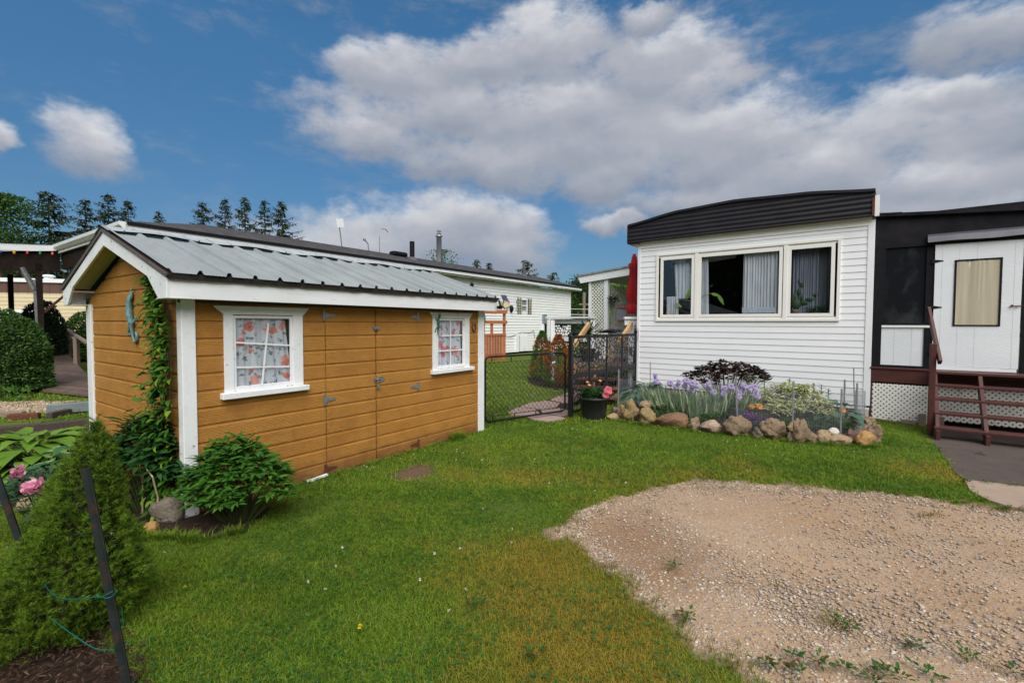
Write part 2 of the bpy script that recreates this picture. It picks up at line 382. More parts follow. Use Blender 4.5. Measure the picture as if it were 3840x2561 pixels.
# ------------------------------------------------------------------ the materials of this place
def mat_wood_siding():
    """hardboard siding: tan stain with embossed grain"""
    m, t = newmat('tan_siding'); v = t.n('ShaderNodeTexCoord').outputs['Object']
    s = t.n('ShaderNodeSeparateXYZ', i0=v).outputs
    u = t.m('ADD', s[0], t.m('MULTIPLY', s[1], 1.0))
    row = t.m('FLOOR', t.m('DIVIDE', t.m('SUBTRACT', s[2], 0.009), 0.1465))
    vv = t.n('ShaderNodeCombineXYZ', i0=t.m('ADD', u, t.m('MULTIPLY', row, 3.7)), i1=t.m('MULTIPLY', s[2], 9.0), i2=row).outputs[0]
    rings = t.n('ShaderNodeTexWave', {'wave_type': 'BANDS', 'bands_direction': 'Y'}, Vector=vv, Scale=2.6, Distortion=9.0, Detail=2.5).outputs['Fac']
    rings.node.inputs['Detail Scale'].default_value = 0.7
    fine = t.noise(t.vm('MULTIPLY', vv, (9, 16, 1)), 3.0, 4, 0.7)
    h = t.m('ADD', t.m('MULTIPLY', rings, t.mr(t.noise(v, 4.0, 3), 0.4, 0.7, 0.0, 0.5)), t.m('MULTIPLY', fine, 0.95))
    big = t.noise(t.vm('MULTIPLY', v, (1, 1, 0.6)), 2.2, 5)
    col = t.mix(t.mr(big, 0.3, 0.72), c4((0.52, 0.235, 0.042)), c4((0.42, 0.18, 0.031)))
    col = t.mix(t.mr(t.noise(t.n('ShaderNodeCombineXYZ', i0=row, i1=0.0, i2=0.0).outputs[0], 3.1, 0), 0.3, 0.7, 0, 0.4), col, c4((0.56, 0.28, 0.060)))
    col = t.mix(t.mr(h, 0.35, 0.62, 0.5, 0.0), col, c4((0.17, 0.062, 0.012)))
    col = t.mix(t.mr(t.noise(v, 38, 2), 0.80, 0.83), col, c4((0.55, 0.42, 0.28)))
    spl = t.m('ADD', s[2], t.m('MULTIPLY', t.m('SUBTRACT', t.noise(v, 7, 5, .7), .5), .30))
    col = t.mix(t.mr(spl, 0.02, 0.22, 0.75, 0.0), col, c4((0.14, 0.062, 0.022)))
    col = t.mix(t.mr(t.noise(t.vm('MULTIPLY', v, (1.5, 1.5, 9)), 2.0, 5, .65), .52, .72, 0, .4), col, c4((0.52, 0.27, 0.085)))
    return finish(m, t, col, 0.62, bump(t, h, 1.0, 0.009), 0.3)
TAN = mat_wood_siding()
WHITE = mat_basic('white_paint', (0.80, 0.81, 0.82), (0.70, 0.72, 0.735), 0.55, 3, bumpv=0.35, bscale=30, stretch=(1, 1, 6), dirt=((0.55, 0.52, 0.45), 0.06, 5))
WHITE_WORN = mat_basic('worn_white_paint', (0.80, 0.81, 0.82), (0.68, 0.70, 0.71), 0.6, 4, bumpv=0.4, bscale=40, dirt=((0.22, 0.17, 0.12), 0.12, 22))
SOFFIT = mat_basic('shade_olive_soffit', (0.40, 0.36, 0.20), (0.33, 0.31, 0.16), 0.8, 4)  # olive shade under the eaves is put into the soffit colour
VINYL = mat_basic('white_vinyl', (0.79, 0.805, 0.82), (0.735, 0.75, 0.765), 0.45, 1.6, bumpv=0.15, bscale=40, stretch=(0.5, 0.5, 1.6), dirt=((0.66, 0.65, 0.57), 0.03, 1.4))
VINYL_DIRTY = mat_basic('weathered_vinyl', (0.80, 0.81, 0.80), (0.74, 0.74, 0.71), 0.5, 0.7, bumpv=0.1, bscale=60, dirt=((0.62, 0.61, 0.52), 0.05, 1.1))
CREAM = mat_basic('cream_trim', (0.80, 0.79, 0.745), (0.76, 0.75, 0.70), 0.4, 3)
BLACK_METAL = mat_basic('black_roof_metal', (0.013, 0.012, 0.016), (0.021, 0.019, 0.024), 0.5, 5, spec=.25, bumpv=0.1, bscale=12)
BLACK = mat_basic('black_paint', (0.006, 0.006, 0.009), (0.012, 0.011, 0.015), 0.65, 9, spec=.15, bumpv=0.25, bscale=30)
BLACK_GLOSS = mat_basic('black_enamel', (0.008, 0.009, 0.011), (0.013, 0.013, 0.015), 0.4, 8, spec=.3)
TAR = mat_basic('black_tar_paper', (0.007, 0.0065, 0.009), (0.020, 0.018, 0.022), 0.8, 4, spec=.15, bumpv=0.8, bscale=7)
MAROON = mat_basic('dark_red_stain', (0.085, 0.026, 0.022), (0.055, 0.016, 0.014), 0.5, 7, bumpv=0.3, bscale=40, stretch=(1, 6, 6), dirt=((0.16, 0.07, 0.05), 0.1, 12))
DARKWOOD = mat_basic('dark_weathered_timber', (0.035, 0.022, 0.017), (0.085, 0.060, 0.045), 0.8, 9, bumpv=0.7, bscale=20, stretch=(1, 7, 7))
GREYWOOD = mat_basic('grey_weathered_wood', (0.16, 0.115, 0.085), (0.23, 0.18, 0.14), 0.8, 9, bumpv=0.5, bscale=25, stretch=(1, 6, 6), island=0.15)
DECKWOOD = mat_basic('brown_deck_boards', (0.085, 0.055, 0.040), (0.15, 0.105, 0.085), 0.7, 5, bumpv=0.4, bscale=25, island=0.25)
ORANGEWOOD = mat_basic('orange_stained_wood', (0.33, 0.105, 0.030), (0.24, 0.070, 0.020), 0.6, 4, bumpv=0.3, bscale=25, stretch=(1, 1, 3), island=0.25)
LUMBER = mat_basic('new_lumber', (0.52, 0.33, 0.15), (0.42, 0.24, 0.10), 0.6, 5, bumpv=0.2, bscale=20)
STEEL = mat_basic('galvanised_steel', (0.38, 0.39, 0.40), (0.24, 0.25, 0.26), 0.45, 14, metal=0.7)
RUST = mat_basic('rusty_iron', (0.14, 0.045, 0.018), (0.07, 0.022, 0.012), 0.75, 20, bumpv=0.4, bscale=60)
SHINGLE = mat_basic('grey_shingle', (0.055, 0.053, 0.058), (0.125, 0.12, 0.125), 0.9, 3.2, bumpv=0.6, bscale=14, stretch=(1, 1, 1))
ASPHALT = None
SOIL = mat_basic('dark_mulch', (0.012, 0.008, 0.006), (0.040, 0.024, 0.016), 0.9, 22, bumpv=1.0, bscale=45)
CONCRETE = mat_basic('tan_concrete', (0.36, 0.27, 0.20), (0.30, 0.22, 0.165), 0.85, 6, bumpv=0.5, bscale=120, dirt=((0.22, 0.16, 0.11), 0.1, 9))
DARKMAT = mat_basic('dark_asphalt', (0.088, 0.065, 0.055), (0.062, 0.045, 0.040), 0.85, 5, bumpv=0.7, bscale=160, dirt=((0.20, 0.14, 0.09), 0.12, 60))
SLABS = mat_basic('pinkish_stone', (0.34, 0.235, 0.20), (0.27, 0.185, 0.155), 0.85, 8, bumpv=0.4, bscale=60, island=0.12)
GLASS = mat_glass('window_glass'); GLASS_SHED = mat_glass('shed_glass', refl=0.35)
BARK = mat_basic('bark', (0.10, 0.07, 0.05), (0.05, 0.035, 0.026), 0.9, 12, bumpv=0.8, bscale=20, stretch=(1, 1, 0.3))
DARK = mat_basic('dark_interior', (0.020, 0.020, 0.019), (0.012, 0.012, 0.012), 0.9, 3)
def mat_metal_roof():
    m, t = newmat('ribbed_metal_roof'); v = t.n('ShaderNodeTexCoord').outputs['Object']
    f = t.noise(t.vm('MULTIPLY', v, (1.2, 0.6, 0.6)), 3.0, 6, 0.65)
    col = t.mix(t.mr(f, 0.3, 0.7), c4((0.215, 0.24, 0.245)), c4((0.285, 0.31, 0.312)))
    col = t.mix(t.mr(t.noise(v, 9, 8, 0.75), 0.66, 0.72), col, c4((0.14, 0.17, 0.165)))
    return finish(m, t, col, t.mr(f, 0.2, 0.8, 0.5, 0.65), bump(t, t.noise(v, 5, 4), 0.2, 0.01), 0.25, 0.0)
METALROOF = mat_metal_roof()
def mat_floral():
    """white cotton print with red blossoms and slate leaves"""
    m, t = newmat('floral_curtain'); v = t.n('ShaderNodeTexCoord').outputs['Object']
    v = t.vm('MULTIPLY', v, (1, 0.2, 1))
    wv = t.vm('ADD', v, t.vm('SCALE', t.vm('SUBTRACT', t.noise(v, 34, 5, 0.75, out=1), (0.5, 0.5, 0.5)), scale=0.10))
    wv2 = t.vm('ADD', v, t.vm('SCALE', t.vm('SUBTRACT', t.noise(v, 14, 3, 0.7, out=1), (0.5, 0.5, 0.5)), scale=0.14))
    f1 = t.n('ShaderNodeTexVoronoi', Vector=wv, Scale=10.0); f2 = t.n('ShaderNodeTexVoronoi', Vector=t.vm('ADD', wv2, (0.37, 0, 0.11)), Scale=18.0)
    fade = t.noise(v, 3.0, 3)
    col = t.mix(fade, c4((0.66, 0.67, 0.73)), c4((0.48, 0.49, 0.57)))
    leafm = t.m('MULTIPLY', t.mr(f2.outputs['Distance'], 0.32, 0.40, 1, 0), t.m('GREATER_THAN', t.n('ShaderNodeSeparateColor', i0=f2.outputs['Color']).outputs[0], 0.40))
    col = t.mix(t.m('MULTIPLY', leafm, 0.85), col, t.mix(t.n('ShaderNodeSeparateColor', i0=f2.outputs['Color']).outputs[1], c4((0.09, 0.11, 0.19)), c4((0.17, 0.23, 0.20))))
    cc = t.n('ShaderNodeSeparateColor', i0=f1.outputs['Color']).outputs
    petal = t.m('MULTIPLY', t.mr(f1.outputs['Distance'], 0.40, 0.50, 1, 0), t.m('GREATER_THAN', cc[0], 0.40))
    col = t.mix(t.m('MULTIPLY', petal, 0.85), col, t.mix(cc[1], c4((0.62, 0.07, 0.06)), c4((0.70, 0.28, 0.22))))
    dot = t.m('MULTIPLY', t.mr(f1.outputs['Distance'], 0.10, 0.15, 1, 0), t.m('GREATER_THAN', cc[0], 0.40))
    col = t.mix(dot, col, c4((0.35, 0.03, 0.04)))
    return finish(m, t, col, 0.9, None, 0.1)
FLORAL = mat_floral()
SHEER = None
def mat_sheer(name, a, b, al=0.75):
    m, t = newmat(name); v = t.n('ShaderNodeTexCoord').outputs['Object']
    col = t.mix(t.noise(t.vm('MULTIPLY', v, (1, 1, 0.1)), 18, 4), c4(a), c4(b))
    weave = t.mr(t.noise(t.vm('MULTIPLY', v, (1, 1, 0.15)), 14, 3), 0.3, 0.7, al - 0.2, min(1, al + 0.15))
    return finish(m, t, col, 0.9, None, 0.1, trans=(col, 0.3), alpha=weave)
SHEER = mat_sheer('sheer_curtain', (0.90, 0.93, 0.98), (0.78, 0.82, 0.90), 0.98)
BEIGE_CURTAIN = mat_basic('beige_curtain', (0.50, 0.45, 0.34), (0.40, 0.355, 0.26), 0.9, 9, stretch=(2, 2, 0.12))
# ================================================================== GARDEN SHED
# local frame: x along the front wall, y into the shed, z up
SH = thing('garden_shed', 'tan garden shed with white corner posts and ribbed metal roof', 'shed', (-2.675, 3.815, 0), R(54.92))
SEAM = 0.009; PIT = 0.1465
SPR = [(0.0, 1.0), (0.80, 0.92), (0.845, 0.30), (0.975, 0.25), (1.0, -0.35)]
W1 = (0.395, 0.945, 1.015, 1.668); W2 = (2.945, 3.49, 1.02, 1.668)
mb = MB()
siding(mb, 0.0, 3.93, -0.03, 1.80, PIT, SEAM, 0.011, 0.024, [W1, W2, (1.297, 2.585, -0.04, 1.775)], profile=SPR)
mb.build('front_wall', TAN, SH)
def gl(z):     # gable outline in y
    if z < 1.84: return (0.0, 2.57)
    t = (z - 1.84) / (2.30 - 1.84); return (0.0 + 1.285 * t, 2.57 - 1.285 * t)
for nm, xx, sgn in (('gable_wall', 0.024, 1), ('gable_wall', 3.93 - 0.024, -1)):
    mb = MB(); siding(mb, 0.0, 2.57, -0.03, 2.30, PIT, SEAM, 0.011, 0, ulim=gl, profile=SPR, to3=lambda u, o, z, xx=xx, sgn=sgn: (xx - o * sgn, u, z))
    mb.build(nm, TAN, SH)
mb = MB(); siding(mb, 0, 3.93, -0.03, 1.8, PIT, SEAM, 0.011, 0, to3=lambda u, o, z: (u, 2.546 + o, z)); mb.build('back_wall', TAN, SH)
MB().box(0.05, 3.88, 0.06, 2.5, -0.02, 0.03).build('floor_deck', DARKWOOD, SH)
# door opening jambs (dark gap behind the doors)
MB().box(1.27, 2.61, 0.045, 0.06, -0.03, 1.8).build('door_stop', DARKWOOD, SH)
MB().box(-0.004, 0.10, 0.0, 0.096, -0.02, 1.80).build('corner_post', WHITE_WORN, SH, bevel=0.004)
MB().box(3.80, 3.935, 0.0, 0.10, -0.03, 1.80).build('corner_post', WHITE_WORN, SH, bevel=0.004)
MB().box(-0.004, 0.03, 2.40, 2.575, -0.02, 1.80).build('corner_post', WHITE_WORN, SH, bevel=0.004)
MB().box(3.90, 3.935, 2.46, 2.575, -0.02, 1.80).build('corner_post', WHITE_WORN, SH, bevel=0.004)
# doors
def shed_door(x0, x1, hinge_left, z0):
    mb = MB(); siding(mb, x0, x1, z0, 1.768, PIT, SEAM, 0.011, 0.019, profile=SPR)
    mb.box(x0, x1, 0.026, 0.042, z0, 1.768)
    # nail heads near the board edges
    for k in range(12):
        for dx in (0.03, 0.10):
            for xx in (x0 + dx, x1 - dx):
                zz = SEAM + PIT * (k + 1) - 0.018 + random.uniform(-0.004, 0.004)
                if z0 < zz < 1.76: mb.box(xx - 0.003, xx + 0.003, 0.0135, 0.018, zz - 0.003, zz + 0.003)
    d = mb.build('door', TAN, SH)
    for zz, rusty in ((1.682, 0), (0.806, 0), (0.075, 1)):
        h = MB(); jx = x0 - 0.004 if hinge_left else x1 + 0.004; s = 1 if hinge_left else -1
        h.box(jx - s * 0.030, jx - s * 0.002, 0.004, 0.008, zz - 0.058, zz + 0.058)
        h.add([(jx + s * 0.004, 0.002, zz + 0.026), (jx + s * 0.004, 0.002, zz - 0.026), (jx + s * 0.115, 0.002, zz - 0.010), (jx + s * 0.115, 0.002, zz + 0.008),
               (jx + s * 0.004, 0.008, zz + 0.026), (jx + s * 0.004, 0.008, zz - 0.026), (jx + s * 0.115, 0.008, zz - 0.010), (jx + s * 0.115, 0.008, zz + 0.008)],
              [(0, 1, 2, 3), (0, 4, 5, 1), (1, 5, 6, 2), (2, 6, 7, 3), (3, 7, 4, 0)])
        h.tube([(jx, 0.002, zz - 0.03), (jx, 0.002, zz + 0.03)], 0.006, 8)
        for q in (-0.045, 0.045): h.ball((jx - s * 0.016, 0.003, zz + q), 0.004, 6, 4)
        for q in (0.03, 0.075): h.ball((jx + s * q, 0.001, zz), 0.004, 6, 4)
        hh = h.build('hinge', RUST if rusty else STEEL, d)
        if rusty: hh['label'] = 'rusty lower strap hinge'
    return d
dl = shed_door(1.302, 1.934, True, 0.02); dr = shed_door(1.947, 2.580, False, 0.005)
# barrel bolt
b = MB(); b.box(1.90, 1.995, 0.004, 0.009, 1.515, 1.560); b.tube([(1.905, -0.002, 1.54), (1.985, -0.002, 1.54)], 0.008, 8)
b.box(1.92, 1.93, -0.008, 0.006, 1.525, 1.556); b.box(1.965, 1.975, -0.008, 0.006, 1.525, 1.556); b.build('latch', STEEL, dl)
MB().bar((1.937, -0.006, 1.535), (1.945, -0.006, 1.502), 0.016, 0.008).build('bolt_tab', RUST, dl)
b = MB(); b.box(1.906, 1.935, 0.003, 0.009, 0.925, 0.975)
b.add([(1.945, 0.0, 0.968), (1.945, 0.0, 0.935), (2.0, -0.006, 0.925), (2.04, -0.004, 0.945), (2.065, 0.0, 0.955), (2.04, -0.004, 0.985), (1.99, -0.006, 0.985)] +
      [(1.945, 0.01, 0.968), (1.945, 0.01, 0.935), (2.0, 0.01, 0.925), (2.04, 0.01, 0.945), (2.065, 0.01, 0.955), (2.04, 0.01, 0.985), (1.99, 0.01, 0.985)],
      [(0, 1, 2, 3, 4, 5, 6)] + [(i, i + 7, (i + 1) % 7 + 7, (i + 1) % 7) for i in range(7)])
b.tube([(1.915, -0.004, 0.955), (1.96, -0.010, 0.958), (2.0, -0.006, 0.952)], 0.009, 8)
b.build('hasp', STEEL, dr)
pl = thing('padlock', 'steel padlock hanging from the hasp of the shed doors', 'padlock', SH.matrix_basis @ Vector((1.955, -0.018, 0.895)), R(54.92))
MB().box(-0.016, 0.016, -0.009, 0.009, -0.045, 0.0).build('body', STEEL, pl, bevel=0.003)
MB().tube([(-0.011, 0, 0), (-0.011, 0, 0.035), (-0.006, 0, 0.047), (0.006, 0, 0.047), (0.011, 0, 0.035), (0.011, 0, 0)], 0.003, 6).build('shackle', STEEL, pl, smooth=True)
# windows
def shed_window(x0, x1, W, headx, sillx, tilted):
    mb = MB(); zc = 1.676
    fr = MB().box(x0, W[0], 0.002, 0.022, 0.99, zc).build('window', WHITE_WORN, SH, bevel=0.002); MB().box(W[1], x1, 0.002, 0.022, 0.99, zc).build('window_casing', WHITE_WORN, fr, bevel=0.002)
    MB().prism([(x0, zc), (x1, zc), (headx[1], 1.742), (headx[1], 1.749), (headx[0], 1.749), (headx[0], 1.742)], 1, 0.0, 0.022).build('window_head', WHITE_WORN, fr)
    MB().prism([(sillx[0], 0.936), (sillx[1], 0.938), (sillx[1], 0.988), (sillx[0], 0.992)], 1, -0.045, 0.03).build('window_sill', WHITE_WORN, fr, bevel=0.005)
    s = MB(); a, b_, c_, d_ = W; k = 0.026; y0, y1 = 0.012, 0.03
    s.box(a, a + k, y0, y1, c_ - 0.02, d_); s.box(b_ - k, b_, y0, y1, c_ - 0.02, d_); s.box(a + k, b_ - k, y0, y1, d_ - k, d_); s.box(a + k, b_ - k, y0 - 0.006, y1, c_ - 0.025, c_ + 0.02)
    s.build('sash', WHITE_WORN, fr, bevel=0.002)
    ga, gb, gc, gd = a + k, b_ - k, c_ + 0.02, d_ - k
    MB().quad((ga, 0.024, gc), (gb, 0.024, gc), (gb, 0.024, gd), (ga, 0.024, gd)).build('pane', GLASS_SHED, fr)
    m = MB()
    if tilted:
        m.bar((ga + 0.292, 0.019, 1.60), (ga + 0.225, 0.019, gc), 0.016, 0.004, up=(0, 1, 0))
        m.bar((ga, 0.017, 1.428), (gb, 0.017, 1.385), 0.015, 0.004, up=(0, 1, 0)); m.bar((ga, 0.017, 1.207), (gb - 0.01, 0.017, 1.180), 0.015, 0.004, up=(0, 1, 0))
    else:
        m.bar((3.212, 0.019, gd), (3.212, 0.019, gc), 0.018, 0.004, up=(0, 1, 0))
        m.bar((ga, 0.017, 1.44), (gb, 0.017, 1.44), 0.016, 0.004, up=(0, 1, 0)); m.bar((ga, 0.017, 1.235), (gb, 0.017, 1.235), 0.016, 0.004, up=(0, 1, 0))
    m.build('muntin', WHITE, fr)
    n = 40; c = MB(); vs = []; ex = gb - ga
    for i in range(n + 1):
        for j in range(9):
            u = i / n; zz = gc - 0.03 + (gd - gc + 0.03) * j / 8
            sway = 0.06 * (1 - j / 8) * (u - 0.3) if tilted else 0
            xx = ga - 0.02 + (ex * (1.02 if tilted else 1.04)) * u * (0.95 + 0.05 * (1 - j / 8)) + sway
            vs.append((xx, 0.042 + 0.008 * math.sin(u * 26 + j * 0.12) + 0.004 * math.sin(u * 61), zz))
    c.add(vs, [(i * 9 + j, (i + 1) * 9 + j, (i + 1) * 9 + j + 1, i * 9 + j + 1) for i in range(n) for j in range(8)])
    c.build('curtain', FLORAL, fr, smooth=True)
    MB().box(a - 0.03, b_ + 0.03, 0.10, 0.11, c_ - 0.05, d_ + 0.03).build('interior_board', DARKWOOD, fr)
shed_window(0.317, 1.047, W1, (0.240, 1.112), (0.282, 1.085), True)
shed_window(2.858, 3.598, W2, (2.808, 3.66), (2.822, 3.66), False)
# eaves
MB().box(-0.155, 4.03, -0.160, -0.140, 1.788, 1.938).build('front_fascia', WHITE, SH, bevel=0.002)
MB().box(-0.135, 4.02, -0.139, 0.0, 1.796, 1.804).build('front_soffit', SOFFIT, SH)
MB().box(-0.02, 3.95, 0.012, 0.022, 1.765, 1.795).build('frieze_strip', DARKWOOD, SH)
MB().box(-0.155, 4.03, 2.71, 2.73, 1.788, 1.938).build('rear_fascia', WHITE, SH, bevel=0.002)
MB().box(-0.135, 4.02, 2.57, 2.709, 1.796, 1.804).build('rear_soffit', SOFFIT, SH)
MB().box(-0.136, 0.0, 2.572, 2.584, 1.80, 1.93).build('eave_end_board', WHITE_WORN, SH); MB().box(-0.136, 0.0, -0.012, 0.0, 1.806, 1.90).build('eave_end_board', WHITE_WORN, SH)
half = [(1.285, 2.318), (0.22, 1.975), (0.0, 1.788), (-0.162, 1.788), (-0.162, 1.938), (1.285, 2.448)]
mir = [(2.57 - a, b) for a, b in half]
for xa, xb in ((-0.157, -0.137), (4.012, 4.032)):
    MB().prism(half, 0, xa, xb).build('rake_fascia', WHITE_WORN, SH, bevel=0.002)
    MB().prism(mir[::-1], 0, xa, xb).build('rake_fascia', WHITE_WORN, SH, bevel=0.002)
for xa, xb in ((-0.137, 0.012), (3.918, 4.012)):
    for s in (half, mir):
        m = MB(); y0, z0 = s[0]; y1, z1 = s[1]; sg = -0.12 if s is half else 0.12
        m.add([(xa, y0, z0 + 0.03), (xb, y0, z0 + 0.03), (xb, y1 + sg * 1.0, z1 - 0.008), (xa, y1 + sg * 1.0, z1 - 0.008), (xa, y0, z0 + 0.05), (xb, y0, z0 + 0.05), (xb, y1 + sg, z1 + 0.012), (xa, y1 + sg, z1 + 0.012)],
              [(0, 1, 2, 3), (7, 6, 5, 4), (0, 4, 5, 1), (2, 6, 7, 3)])
        m.build('rake_soffit', SOFFIT, SH)
        MB().box(xa, xb, min(y1 + sg, s[3][0]), max(y1 + sg, s[3][0]), 1.790, 1.797).build('eave_return', WHITE_WORN, SH)
# roof: ribbed metal sheets on a dark underlay
def roof_z(y): return 2.470 - abs(1.285 - y) * (2.470 - 1.974) / 1.485
def roof_sheet(front):
    xs = []; x = -0.165
    while x < 4.045:
        xs.append(x); x += 0.0095
    prof = []
    for x in xs:
        t = ((x + 0.154) / 0.2157) % 1.0; dmm = min(t, 1 - t) * 0.2157
        h = 0.032 * max(0, min(1, (0.022 - dmm) / 0.008))
        if dmm > 0.026: h = 0.0022 * (0.5 + 0.5 * math.cos((t * 0.2157) * 2 * math.pi / 0.0285))
        prof.append(h)
    vs = []; fs = []
    ys = [1.285, 0.9, 0.5, 0.1, -0.205] if front else [1.285, 1.9, 2.4, 2.775]
    for i, (x, h) in enumerate(zip(xs, prof)):
        for y in ys: vs.append((x, y - (0.006 if y == ys[-1] else 0) * math.sin(x * 9), roof_z(y) + h + 0.008))
    ny = len(ys)
    for i in range(len(xs) - 1):
        for j in range(ny - 1):
            a = i * ny + j; fs.append((a, a + 1, a + ny + 1, a + ny) if front else (a, a + ny, a + ny + 1, a + 1))
    return MB().add(vs, fs).build('roof_sheet', METALROOF, SH)
roof_sheet(True); roof_sheet(False)
for front in (True, False):
    ya, yb = (1.285, -0.185) if front else (1.285, 2.755)
    m = MB(); z0, z1 = roof_z(ya) - 0.004, roof_z(yb) - 0.004
    m.add([(-0.158, ya, z0), (4.035, ya, z0), (4.035, yb, z1), (-0.158, yb, z1), (-0.158, ya, z0 - 0.014), (4.035, ya, z0 - 0.014), (4.035, yb, z1 - 0.014), (-0.158, yb, z1 - 0.014)],
          [(0, 3, 2, 1), (4, 5, 6, 7), (0, 1, 5, 4), (1, 2, 6, 5), (2, 3, 7, 6), (3, 0, 4, 7)])
    m.build('roof_deck', DARKWOOD, SH)
# ragged dark foam closure hanging under the metal edge
m = MB(); n = 300
for i in range(n):
    x0 = -0.15 + 4.17 * i / n; x1 = -0.15 + 4.17 * (i + 1) / n
    f0 = 0.012 * fbm(np.array(x0 * 9.), np.array(1.), 2); f1 = 0.012 * fbm(np.array(x1 * 9.), np.array(1.), 2)
    m.quad((x0, -0.176 - f0, 1.938 - f0 * .7), (x1, -0.176 - f1, 1.938 - f1 * .7), (x1, -0.186 - f1, 1.985), (x0, -0.186 - f0, 1.985))
    m.quad((x0, -0.15, 1.941), (x1, -0.15, 1.941), (x1, -0.176 - f1, 1.938 - f1 * .7), (x0, -0.176 - f0, 1.938 - f0 * .7))
m.build('eave_closure', mat_basic('brown_foam_strip', (0.012, 0.009, 0.009), (0.035, 0.028, 0.025), 0.9, 30, bumpv=0.8, bscale=80), SH)
# flashing along the gable edge
FL = mat_basic('brown_drip_edge', (0.13, 0.105, 0.10), (0.09, 0.07, 0.07), 0.5, 8)
for xx in (-0.166, 4.036):
    for s in (0, 1):
        m = MB(); ya, yb = 1.285, (-0.20 if s == 0 else 2.77)
        m.bar((xx, ya, roof_z(ya) - 0.010), (xx, yb, roof_z(yb) - 0.010), 0.010, 0.026, up=(0, 0, 1)); m.build('drip_edge', FL, SH)
# ridge cap with screws, dark closure strips under it
CAP = mat_basic('white_ridge_metal', (0.43, 0.46, 0.475), (0.32, 0.35, 0.37), 0.5, 1.6, bumpv=0.1, bscale=4)
for xa, xb in ((-0.175, 2.005), (2.015, 4.06)):
    m = MB(); n = 60
    for s in (-1, 1):
        for i in range(n):
            x0 = xa + (xb - xa) * i / n; x1 = xa + (xb - xa) * (i + 1) / n
            w0 = 0.010 * math.sin(x0 * 7) * (1 if s < 0 else 0.3); w1 = 0.010 * math.sin(x1 * 7) * (1 if s < 0 else 0.3)
            zt = 2.505; ye = 1.285 + s * 0.205; ze = roof_z(ye) + 0.044
            q = [(x0, 1.285, zt), (x1, 1.285, zt), (x1, ye, ze + w1), (x0, ye, ze + w0)]
            m.quad(*(q if s < 0 else q[::-1]))
    m.build('ridge_cap', CAP, SH)
for s in (-1, 1):
    m = MB(); ye = 1.285 + s * 0.185; m.box(-0.16, 4.04, min(ye, ye - s * 0.03), max(ye, ye - s * 0.03), roof_z(ye) + 0.004, roof_z(ye) + 0.034)
    m.build('ridge_closure', mat_basic('green_closure', (0.012, 0.03, 0.026), (0.02, 0.045, 0.038), 0.9, 20), SH)
sm = MB()
for i in range(14):
    x = -0.05 + i * 0.31; ye = 1.285 - 0.19; sm.ball((x, ye, roof_z(ye) + 0.040), 0.009, 6, 4)
for k in range(20):
    x = -0.154 + 0.2157 * k
    for y in ([0.1, 0.62] if k % 2 == 0 else [0.35]): sm.ball((x + 0.03, y + random.uniform(-.05, .05), roof_z(y) + 0.014), 0.007, 6, 4)
o_ = sm.build('roof_screws', mat_basic('dark_screw', (0.05, 0.07, 0.065), None, 0.5, 5), SH); o_['kind'] = 'stuff'
MB().bar((-0.012 + 2.012, 1.285, 2.508), (2.022, 1.08, 2.436), 0.010, 0.006).build('cap_joint', BLACK, SH)
# crumbling skirt board at the foot, a scrap of white board
m = MB()
for i in range(60):
    x = 0.75 + i * 0.02; h = 0.02 + 0.022 * random.random()
    m.box(x, x + 0.021, 0.0 + 0.006 * random.random(), 0.02, -0.02, h - 0.012)
m.build('skirt_board', mat_basic('rotten_edge', (0.03, 0.018, 0.010), (0.16, 0.08, 0.03), 0.9, 40, bumpv=0.8), SH)
tag(MB().bar((1.05, -0.02, 0.012), (1.28, -0.025, 0.028), 0.03, 0.022).build('board_scrap', WHITE_WORN), 'short scrap of white board lying at the foot of the left shed door', 'scrap wood').matrix_basis = SH.matrix_basis

# ---- things on the shed
def on_shed(o): o.matrix_basis = SH.matrix_basis @ o.matrix_basis; return o
# horseshoe
pts = [(0.038 * math.sin(a) * (1.0 if abs(a) < 2.0 else 0.85), 0, -0.055 * math.cos(a) + 0.005) for a in [(-2.55 + 5.1 * i / 22) for i in range(23)]]
hs = tag(MB().tube(pts, [0.009 + 0.004 * math.sin(math.pi * i / 22) for i in range(23)], 8).build('horseshoe', RUST, smooth=True), 'rusty horseshoe nailed to the shed wall beside the right corner post', 'horseshoe')
hs.matrix_basis = SH.matrix_basis @ Matrix.Translation((3.70, 0.006, 1.545))
